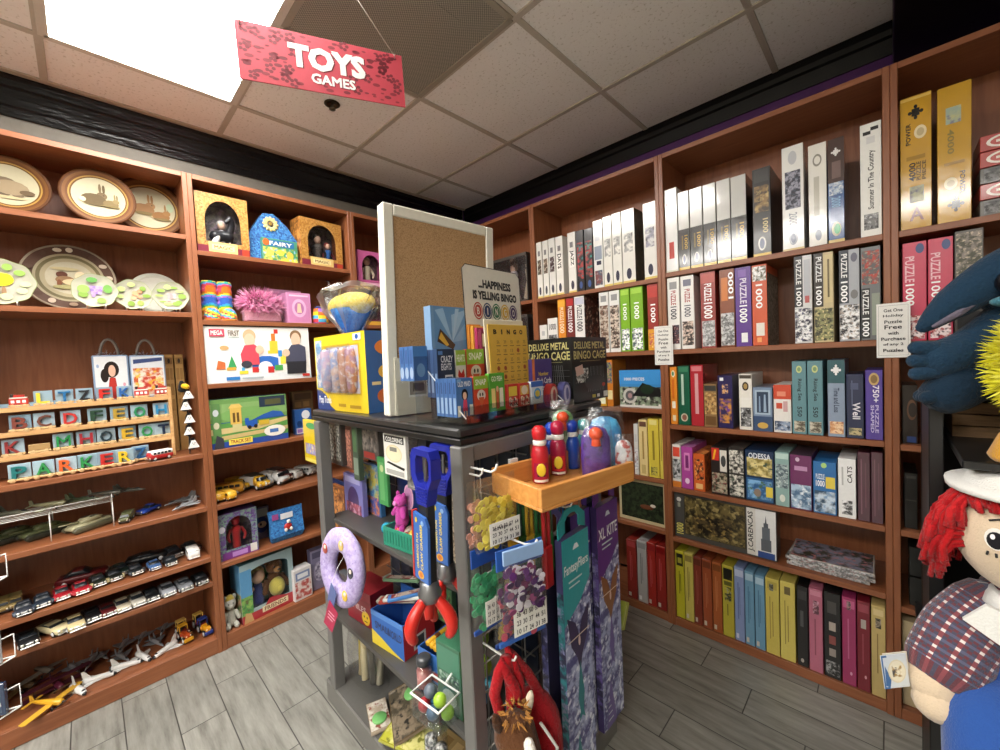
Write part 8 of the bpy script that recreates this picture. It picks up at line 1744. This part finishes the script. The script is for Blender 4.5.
BXP('green boxed game with white print by the corner post', 'game', (1.42, -1.215, Z2 + .0), (.09, .13, .185), '3a6a50', 'r .05 .6 .95 .95 4a8068;e .2 .1 .8 .35 c9d8cc;f .1 .4 .9 .58 3a6a50 a9c0b0 224', right='r 0 0 1 1 4a7a44;f .2 .3 .8 .7 222 9ab08a 3a5a3a', rz=.1)
r = empty('candy_jar', 'small jar of pink sweets with dark lid at edge of lower shelf', 'jar', (1.325, -1.315, .09 + .0015 + .0), 0)
r.location = (1.30, -1.272, Z2)
mb = MB(); mb.lathe([(.02, 0), (.024, .004), (.024, .06), (.018, .07)], 18, 'fff', 'acrylic'); part(mb, 'glass', r)
mb = MB(); mb.lathe([(.001, .002), (.02, .004), (.0215, .008), (.0215, .05), (.001, .055)], 16, ('b87a78', '9a5a54', 'd9b0a4'), 'art'); part(mb, 'sweets', r)
mb = MB(); mb.lathe([(.019, .068), (.021, .070), (.021, .086), (.018, .089)], 18, '3a3c40', 'plastic'); part(mb, 'lid', r)
# clear bin of balls on corner of lower shelf
r = empty('acrylic_bin', 'clear-fronted white-edged bin of coloured toy balls beside the corner post', 'bin', (1.455, -1.345, .44), .1)
mb = MB()
for b in ((-.05, .05, -.035, -.032, 0, .06), (-.05, .05, .032, .035, 0, .075), (-.05, -.047, -.032, .032, 0, .06), (.047, .05, -.032, .032, 0, .06), (-.047, .047, -.032, .032, 0, .003)): mb.box(*b, 'fff', 'acrylic', .0004)
part(mb, 'clear_walls', r)
mb = MB(); mb.tube([(-.05, -.035, .06), (.05, -.035, .06), (.05, .035, .06), (-.05, .035, .06)], .003, 6, 'ecebe6', 'painted_metal', True); mb.tube([(0, .035, .06), (.0, .06, .07)], .003, 6, 'ecebe6', 'painted_metal'); part(mb, 'hanging_rim', r)
for k, (x, y, z, c) in enumerate(((-.03, -.012, .021, 'b83038'), (.005, -.012, .021, '4a6a8a'), (.032, .012, .021, '8ab83a'), (-.012, .014, .021, '3a7aa8'), (-.02, .0, .054, '5a6470'), (.022, -.002, .056, '9ac03a'))):
    tag(MB().ell((0, 0, 0), .0165, c, 'plastic').build('toy_ball', None, (1.455 + x, -1.345 + y, .44 + z), 0), ('red', 'slate blue', 'green', 'blue', 'grey', 'lime')[k] + ' toy ball in the clear bin beside the corner post', 'ball', 'toy balls in the clear bin')
# bottom deck
Z3 = .0915
r = empty('clear_tote', 'clear bag of rolled tubes at left end of the bottom deck', 'bag', (.80, -1.2, Z3), .1)
for k, (x, y, a, b, c) in enumerate(((-.05, 0, .1, .05, 'b9a87c'), (-.01, -.01, -.15, .1, 'c9bc94'), (.03, .0, .12, -.1, '4a4438'), (.055, .01, -.05, .1, 'a9a490'), (-.07, .015, .05, 0, 'd0b84a'))):
    mb = MB(); mb.cyl((x, y, .003), (x + a * .3, y + b * .3, .2), .013, None, 12, c); part(mb, 'tube', r)
mb = MB(); mb.loft([[(.1 * q * a, .045 * s_ * a2, z) for q, s_ in ((-1, -.6), (-.6, -1), (0, -1.1), (.6, -1), (1, -.6), (1, .6), (.6, 1), (0, 1.1), (-.6, 1), (-1, .6))] for z, a, a2 in ((0, .95, .9), (.03, 1, 1), (.12, 1.03, 1.02), (.19, .96, .7))], 'fff', 'film', True, False); part(mb, 'clear_bag', r)
def flat(lab, loc, w_, d_, rot, c, art, disc=None):
    r = empty('seed_packet' if False else 'craft_pouch', lab, 'toy pack', loc, group='flat craft pouches on the bottom deck', rot=rot)
    mb = MB(); mb.loft([[(w_ / 2 * a * x, d_ / 2 * a * y, z) for x, y in ((-1, -1), (1, -1), (1, 1), (-1, 1))] for z, a in ((0, .97), (.006, 1.0), (.012, .97))], c, 'wrap', False); mb.face((-w_ * .46, -d_ * .46, .0125), (1, 0, 0), (0, 1, 0), w_ * .92, d_ * .92, art, 'wrap'); part(mb, 'pouch', r)
    if disc:
        mb = MB(); mb.cyl((disc[0], disc[1], .0128), (disc[0], disc[1], .019), .024, None, 20, '7ac070'); part(mb, 'green_disc', r)
flat('clear craft pouch with green disc, leaning at the back of bottom deck', (1.08, -1.2, .135), .2, .12, (.35, .12, -.45), '6a5a44', 'a 0 0 1 1 4a4436 8a7c68 2c2a26', (-.04, .02))
flat('yellow-green craft pouch in the middle of bottom deck', (1.14, -1.235, .107), .17, .11, (.1, .02, .35), 'a9a83a', 'a 0 0 1 1 b8b83a d9d48a 7a7c2c')
flat('wood-toned craft pouch at right of bottom deck', (1.25, -1.2, .0925), .16, .14, (.03, 0, .1), '8a744c', 'r 0 0 1 1 8a744c;r .1 .1 .3 .9 a98f60;r .4 .1 .6 .9 775f3a;r .7 .1 .9 .9 a98f60;r 0 0 1 .08 b9c49a')
flat('small craft pouch with green disc at front of bottom deck', (.985, -1.262, .0925), .13, .07, (.0, .0, -.35), 'b0a08c', 'a 0 0 1 1 b0a08c d9d4c8 8a4a3a', (.02, .0))
r = empty('acrylic_tube_set', 'clear upright tube of small black and white charms at front of bottom deck', 'jar', (((1.3313, 0.371))[0], -1.282, Z3))
for k in range(2):
    mb = MB(); mb.lathe([(.02, 0), (.02, .25)], 16, 'fff', 'acrylic', Matrix.Translation((k * .045, 0, 0))); mb.lathe([(.001, .002), (.0175, .004), (.0175, .17), (.001, .18)], 14, ('4a4c50', 'c9c8c4', '6a5a4a'), 'art_fine', Matrix.Translation((k * .045, 0, 0))); part(mb, 'tube', r)

# ================================================================== HANGING SIGN
sp = empty('hanging_sign', 'red hanging sign reading Toys Games below the ceiling', 'sign', (0, 0, 0))
L0, L1 = Vector((1.028, -1.562, 2.099)), Vector((1.194, -1.155, 2.112))
U = (L1 - L0); W_ = U.length; U.normalize(); V_ = Vector((0, 0, 1)); V_ = (V_ - U * V_.dot(U)).normalized(); N_ = U.cross(V_); H_ = .153
mb = MB(); mb.T = Matrix(((U.x, -N_.x, V_.x, L0.x), (U.y, -N_.y, V_.y, L0.y), (U.z, -N_.z, V_.z, L0.z), (0, 0, 0, 1)))
mb.box(0, W_, 0, .004, 0, H_, 'c24450', 'card', .0005)
ops = 'r 0 0 1 1 c24452;'
g = random.Random(4)
for i in range(150):
    cx, cy = g.uniform(.03, .97), g.uniform(.06, .94)
    if .27 < cx < .77 and .12 < cy < .84 and g.random() < .85: continue
    a = g.uniform(.012, .026)
    if i % 4 == 0: ops += ''.join(f'e {cx + .02 * math.cos(t) - .012:.3f} {cy + .06 * math.sin(t) - .03:.3f} {cx + .02 * math.cos(t) + .012:.3f} {cy + .06 * math.sin(t) + .03:.3f} 7a2834;' for t in (0, 1.26, 2.5, 3.77, 5))
    else: ops += f'e {cx - a:.3f} {cy - a * 1.3:.3f} {cx + a:.3f} {cy + a * 1.3:.3f} {g.choice(["7a2834", "8a2c38"])};'
ops = ops.split(';'); 
e0 = 0
fo = ';'.join(ops[:1]); mb.face((0, 0, 0), (1, 0, 0), (0, 0, 1), W_, H_, fo, 'card')
for o_ in ops[1:]:
    if o_.strip(): mb.face((0, -.0003, 0), (1, 0, 0), (0, 0, 1), W_, H_, o_, 'card')
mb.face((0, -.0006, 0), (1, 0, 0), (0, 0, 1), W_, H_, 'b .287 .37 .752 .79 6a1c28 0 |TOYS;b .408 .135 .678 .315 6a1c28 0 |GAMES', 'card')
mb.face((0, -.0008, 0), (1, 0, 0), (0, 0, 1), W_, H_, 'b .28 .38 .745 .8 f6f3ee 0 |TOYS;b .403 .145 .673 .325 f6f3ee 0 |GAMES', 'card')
part(mb, 'sign_board', sp)
for u in (.03, .95):
    a = L0 + U * (W_ * u) + V_ * (H_ - .004)
    mb = MB(); mb.tube([a, a + Vector((-.10 if u > .5 else -.05, -.17 if u > .5 else -.08, 0)) + Vector((0, 0, CEIL - .005 - a.z))], .0011, 6, 'd9d6cc', 'metal'); mb.tube([a + V_ * .004, a + V_ * .002 + N_ * .006, a - V_ * .008 + N_ * .005, a - V_ * .008 - N_ * .006], .0012, 6, '8a8478', 'metal'); part(mb, 'hanging_wire', sp)

# ================================================================== RIGHT FOREGROUND
dst = empty('display_stand', 'black display stand carrying the plush toys at the right edge', 'display stand', (0, 0, 0))
for nm, b in (('post', (2.335, 2.36, -.50, -.475, .001, 1.17)), ('post', (2.335, 2.36, -.18, -.155, .001, 1.17)), ('post', (2.86, 2.885, -.50, -.475, .001, 1.17)), ('post', (2.86, 2.885, -.18, -.155, .001, 1.17))):
    mb = MB(); mb.box(*b, '151515', 'painted_metal', .002); part(mb, nm, dst)
for z, y0 in ((1.17, -.47), (.49, -.58)):
    mb = MB(); mb.box(2.36 if z > 1 else 2.32, 2.9, y0, -.15, z, z + .018, '181818', 'painted_metal', .002); part(mb, 'shelf', dst)
mb = MB(); mb.box(2.36, 2.86, -.165, -.158, 0.02, 1.17, '141414', 'painted_metal', .001); part(mb, 'back_panel', dst)
mb = MB(); mb.box(2.336, 2.344, -.475, -.18, .02, 1.17, '161616', 'painted_metal', .001); part(mb, 'side_panel', dst)
# old crate on the stand behind the yellow toy
r = empty('wooden_crate', 'weathered wooden crate between blue plush and rag doll', 'crate', (2.50, -.30, 1.0725), 0)
mb = MB()
for k in range(3): mb.box(-.12, .2, -.1, -.088, k * .029, .026 + k * .029, 'fff', 'oldwood', .001)
part(mb, 'slat_front', r)
mb = MB(); mb.box(-.12, .2, -.088, .1, 0, .008, 'fff', 'oldwood', .001); mb.box(-.12, -.11, -.088, .1, .008, .085, 'fff', 'oldwood', .001); part(mb, 'crate_box', r)
mid = MB(); mid.box(2.372, 2.88, -.69, -.17, 1.056, 1.072, '181818', 'painted_metal', .002); part(mid, 'shelf', dst)

# ---- blue plush
PC, PD = '213a50', '1a2e40'
P0 = Vector((2.432, -.488, 1.1895))
r = empty('plush_animal', 'dark blue long-eared plush animal on the black stand', 'plush toy', P0)
mb = MB()
mb.limb([(.10, .09, .08), (.10, .08, .14), (.085, .06, .2)], [.085, .085, .06], PC, 'plush', 18, 5)
mb.ell((.085, .01, .245), (.12, .10, .095), PC, 'plush', 22, 14)
mb.limb([(.03, .0, .16), (-.03, -.03, .105), (-.085, -.06, .08)], [.05, .045, .042], PC, 'plush', 14, 5)
mb.limb([(.02, .02, .08), (-.05, -.04, .02), (-.075, -.06, .0)], [.05, .05, .045], PD, 'plush', 14, 5)
for k, (dx, dz) in enumerate(((-.028, .03), (-.034, .0), (-.026, -.03))):
    mb.limb([(-.09, -.07, .08 + dz * .8), (-.11 + dx * .4, -.085, .08 + dz)], [.02, .015], PC, 'plush', 10, 4)
for k in range(3):
    mb.limb([(-.085, -.075 + .012 * k, .0 - .004 * k), (-.105 - .004 * k, -.09 + .02 * k, -.004)], [.02, .014], PD, 'plush', 10, 4)
part(mb, 'body', r)
mb = MB()
mb.limb([(.08, .0, .30), (.01, -.03, .262), (-.06, -.045, .205), (-.108, -.045, .155)], [.05, .048, .036, .013], PC, 'plush', 16, 6)
mb.limb([(.15, .0, .33), (.22, .01, .37), (.3, .02, .39)], [.045, .05, .03], PC, 'plush', 14, 5)
part(mb, 'ear', r)
mb = MB(); mb.limb([(-.01, -.062, .222), (-.055, -.066, .184), (-.09, -.06, .158)], [.006, .010, .005], '6f6878', 'plush', 10, 5); part(mb, 'inner_ear', r, 'grey-pink ear lining')
mb = MB(); mb.ell((.03, -.082, .238), (.036, .018, .03), '0f0f14', 'plastic', 14, 9); mb.ell((.024, -.1, .252), (.007, .004, .006), 'd9dce0', 'plastic', 8, 6); part(mb, 'eye', r, 'shiny black eye')
mb = MB(); mb.ell((.03, -.072, .2), (.042, .03, .014), '4a8090', 'plush', 14, 9); part(mb, 'cheek_patch', r, 'teal cheek patch')
# ---- yellow fluffy toy
r = empty('plush_bird', 'bright yellow fluffy plush toy with orange base in front of blue plush', 'plush toy', (2.497, -.645, 1.0725), .3)
mb = MB(); mb.limb([(0, 0, .10), (0, 0, .19), (.01, .0, .27)], [.06, .07, .05], 'd9d22c', 'plush', 16, 5); part(mb, 'body', r)
mb = MB(); mb.fur((-.0, 0, .19), (.075, .07, .12), 1500, .035, .0042, ['e4e03a', 'd4cc28', 'f0ec5a', 'c9c020'], 12, 'plush'); mb.fur((-.03, -.03, .265), (.035, .035, .05), 300, .03, .004, ['e4e03a', 'f0ec5a', 'd4cc28'], 13, 'plush'); mb.fur((-.05, -.04, .17), (.035, .035, .035), 250, .028, .004, ['e4e03a', 'f0ec5a', 'd4cc28'], 14, 'plush'); o = part(mb, 'fluff', r)
mb = MB(); mb.loft([[(a * math.cos(2 * PI * i / 16), a * .9 * math.sin(2 * PI * i / 16), z) for i in range(16)] for z, a in ((.0, .085), (.01, .09), (.05, .075), (.09, .05))], 'e0a020', 'fabric'); part(mb, 'orange_base', r, 'orange felt base')
# ---- rag doll
DP = Vector((2.435, -.595, .5095))
r = empty('rag_doll', 'large rag doll with red yarn hair and plaid shirt seated on black stand', 'doll', DP, 0)
SK = 'd9c4a8'
mb = MB()
mb.ell((.045, -.035, .41), (.118, .095, .125), SK, 'fabric', 24, 16)
mb.limb([(.05, .0, .27), (.05, .0, .33)], [.05, .045], SK, 'fabric', 14, 4)
mb.limb([(.05, .03, .12), (.05, .02, .17), (.05, .01, .24)], [.10, .10, .085], SK, 'fabric', 18, 5)
mb.limb([(-.03, -.01, .225), (-.072, -.04, .155), (-.098, -.07, .105), (-.10, -.09, .07)], [.05, .05, .044, .042], SK, 'fabric', 16, 5)
mb.ell((-.098, -.105, .045), (.04, .038, .036), SK, 'fabric', 14, 9); mb.limb([(-.085, -.115, .05), (-.06, -.135, .06)], [.02, .014], SK, 'fabric', 10, 3)
mb.limb([(.13, -.0, .225), (.19, -.05, .14), (.21, -.1, .06)], [.05, .05, .045], SK, 'fabric', 16, 5)
for s in (-1, 1): mb.limb([(.05 + s * .055, .02, .06), (.05 + s * .08, -.10, .045), (.05 + s * .085, -.13, -.02), (.05 + s * .085, -.14, -.1)], [.055, .052, .05, .046], SK, 'fabric', 16, 5)
part(mb, 'body', r)
# plaid shirt
def plaid(j, i):
    a, b = i % 4, j % 3
    return 'e4dcd8' if (a == 0 and b == 0) else '8a4a50' if a == 0 else '5c6078' if b == 0 else ('6a3c44' if (i + j) % 2 else '4c4a5c')
mb = MB(); mb.limb([(.05, .03, .13), (.05, .022, .18), (.05, .012, .235)], [.112, .114, .096], plaid, 'fabric', 72, 16)
mb.limb([(-.015, .0, .232), (-.055, -.028, .175), (-.088, -.065, .105)], [.062, .066, .062], plaid, 'fabric', 56, 16)
mb.limb([(.115, .0, .232), (.16, -.03, .175), (.195, -.07, .105)], [.062, .066, .062], plaid, 'fabric', 56, 16); part(mb, 'plaid_shirt', r)
mb = MB()
mb.limb([(.05, .03, .115), (.05, .025, .16)], [.119, .119], '2c55a0', 'fabric', 22, 5)
for s in (-1, 1): mb.limb([(.05 + s * .055, .02, .065), (.05 + s * .08, -.10, .05), (.05 + s * .085, -.135, -.02), (.05 + s * .085, -.14, -.07)], [.064, .062, .06, .058], '2c55a0', 'fabric', 18, 5)
part(mb, 'blue_trousers', r)
mb = MB()
for s in (-1, 1): mb.prism([(.05, .262), (.05 + s * .085, .292), (.05 + s * .115, .252), (.05 + s * .045, .205)], -.128, -.118, 'xz', 'ecece8', 'fabric')
mb.lathe([(.075, .262), (.085, .268), (.07, .29), (.06, .286)], 20, 'ecece8', 'fabric', Matrix.Translation((.05, -.03, 0))); part(mb, 'collar', r, 'white collar')
mb = MB(); mb.ell((.05, -.136, .236), (.014, .012, .014), '141414', 'fabric', 10, 7)
for s in (-1, 1): mb.prism([(.05, .236), (.05 + s * .055, .262), (.05 + s * .06, .2)], -.142, -.132, 'xz', '161616', 'fabric')
mb.prism([(.045, .236), (.055, .236), (.075, .14), (.03, .14)], -.14, -.132, 'xz', '161616', 'fabric'); part(mb, 'bow_tie', r, 'black bow tie')
# face
mb = MB(); hc = Vector((.045, -.035, .41))
def onhead(u, v, e=0.0):
    d = Vector((math.sin(u) * math.cos(v), -math.cos(u) * math.cos(v), math.sin(v))); k = 1 + e
    return hc + Vector((d.x * .118 * k, d.y * .095 * k, d.z * .125 * k))
def patch(u0, v0, ru, rv, c, e, n=16): mb.add([onhead(u0 + ru * math.cos(2 * PI * i / n), v0 + rv * math.sin(2 * PI * i / n), e) for i in range(n)], [tuple(range(n))], c, 'plastic')
for s in (-1, 1):
    u = -.18 + s * .42
    patch(u, .08, .15, .17, 'f0ece4', .01); patch(u, .06, .11, .13, '14141a', .02); patch(u - .03, .11, .03, .04, 'f4f4f4', .03)
    for k in range(3): mb.tube([onhead(u - .1 + .1 * k, -.14, .015), onhead(u - .12 + .12 * k, -.2, .015)], .002, 5, '222', 'fabric')
    mb.tube([onhead(u - .12, .34, .012), onhead(u, .39, .012), onhead(u + .12, .34, .012)], .002, 5, '222', 'fabric')
patch(0, -.12, .08, .08, 'c0302c', .03, 3)
mb.tube([onhead(-.5 + .1 * k, -.42 - .1 * math.cos((k - 5) * .3), .012) for k in range(11)], .0025, 6, '2a1c1c', 'fabric'); part(mb, 'face', r)
mb = MB(); g = random.Random(21)
for i in range(340):
    u = g.uniform(-2.9, 2.9) if i % 3 else g.uniform(-1.9, -1.1); v = g.uniform(-.35, .72) if abs(u) > 1.12 else g.uniform(.6, .74)
    p = onhead(u, v, .01); d = (p - hc).normalized(); q = d * .5 + Vector((g.uniform(-.25, .25), g.uniform(-.25, .1), -1.3)); q.normalize()
    L = g.uniform(.05, .085) if abs(u) > 1.1 else g.uniform(.015, .03); mb.tube([p - d * .01, p + d * .014, p + d * .02 + q * L * .5, p + d * .008 + q * L], .0052, 6, g.choice(['b01c20', 'a0161c', 'c0262a']), 'plush')
part(mb, 'yarn_hair', r, 'red yarn hair')
mb = MB(); mb.lathe([(.105, .0), (.134, .002), (.136, .016), (.11, .014), (.1, .035), (.08, .043), (.001, .045)], 26, 'ecebe6', 'fabric', Matrix.Translation((.052, -.03, .497)) @ Matrix.Rotation(.0, 4, 'Y')); part(mb, 'sailor_hat', r, 'white hat')
mb = MB(); mb.box(-.026, .026, -.001, .001, -.075, 0, 'dfe6ec', 'gloss', .0005); mb.face((-.026, -.0012, -.075), (1, 0, 0), (0, 0, 1), .052, .075, 'r .0 .0 .22 1 4a74a8;r .06 .06 .94 .94 dfe8ee;p .06 .1 .22 .04 .3 .3 .1 .7 4a74a8;e .2 .16 .9 .86 e9e0c0;e .24 .2 .86 .82 f2ecd4;f .36 .34 .74 .68 f2ecd4 a98a4a 444', 'gloss')
for k in range(1): mb.box(-.016, .034, .006, .008, -.078, -.002, 'ece6d2', 'card', .0005)
part(mb, 'hang_tag', r, 'blue and cream paper tag', (-.165, -.125, .13), rot=(0, -.12, .7))
# hat with yellow crown above the doll
# ================================================================== LEFT FOREGROUND WIRE RACK
r = empty('wire_rack', 'white wire rack of blister packs cut off at left edge', 'rack', (0, 0, 0))
rx = .34; ry = -2.02
zs_ = [((-2.1032, 0.7692)), ((-2.1031, 0.514)), ((-2.1011, 0.3511))]
for k, ((y, z), px) in enumerate(zip(zs_, (6, 14, 20))):
    mb = MB(); w_ = .05 + .02 * k
    mb.tube([(.24, y - .12, z - .03), (.30, y + .0, z + .02), (.30, y + .0, z - .05), (.24, y - .12, z - .06)], .0026, 6, 'ecebe6', 'painted_metal', True); mb.tube([(.30, y, z - .05), (.27, y - .06, z - .085)], .0026, 6, 'ecebe6', 'painted_metal')
    part(mb, 'wire_pocket', r)
mb = MB(); mb.tube([(.24, -2.2, .0015), (.24, -2.2, 1.2)], .006, 8, 'e6e5e0', 'painted_metal'); mb.lathe([(.09, .001), (.09, .008), (.02, .014), (.012, .03)], 20, 'e0dfda', 'painted_metal', Matrix.Translation((.24, -2.2, 0)))
for (y, z) in zs_: mb.tube([(.24, -2.2, z - .045), (.24, y - .12, z - .045)], .0026, 6, 'ecebe6', 'painted_metal')
part(mb, 'pole', r)
for k, ((y, z), c) in enumerate(zip(zs_, ('b9c4d0', 'c9d0d4', '2c3c58'))):
    r2 = tag(carton(MB(), .09, .012, .1, c, 'a .1 .1 .9 .9 ' + ('9ab 678 dde', 'bcc 899 e4e4e4', '2c3c58 456 c9c9c9')[k], mat='wrap').build('hanging_blister_pack', None, (.272, y - .068, z - .06), rot=(0, 0, PI / 2 - .5)), ('upper', 'middle', 'lower')[k] + ' blister pack in the white wire rack at left edge', 'toy pack', 'blister packs in the wire rack')
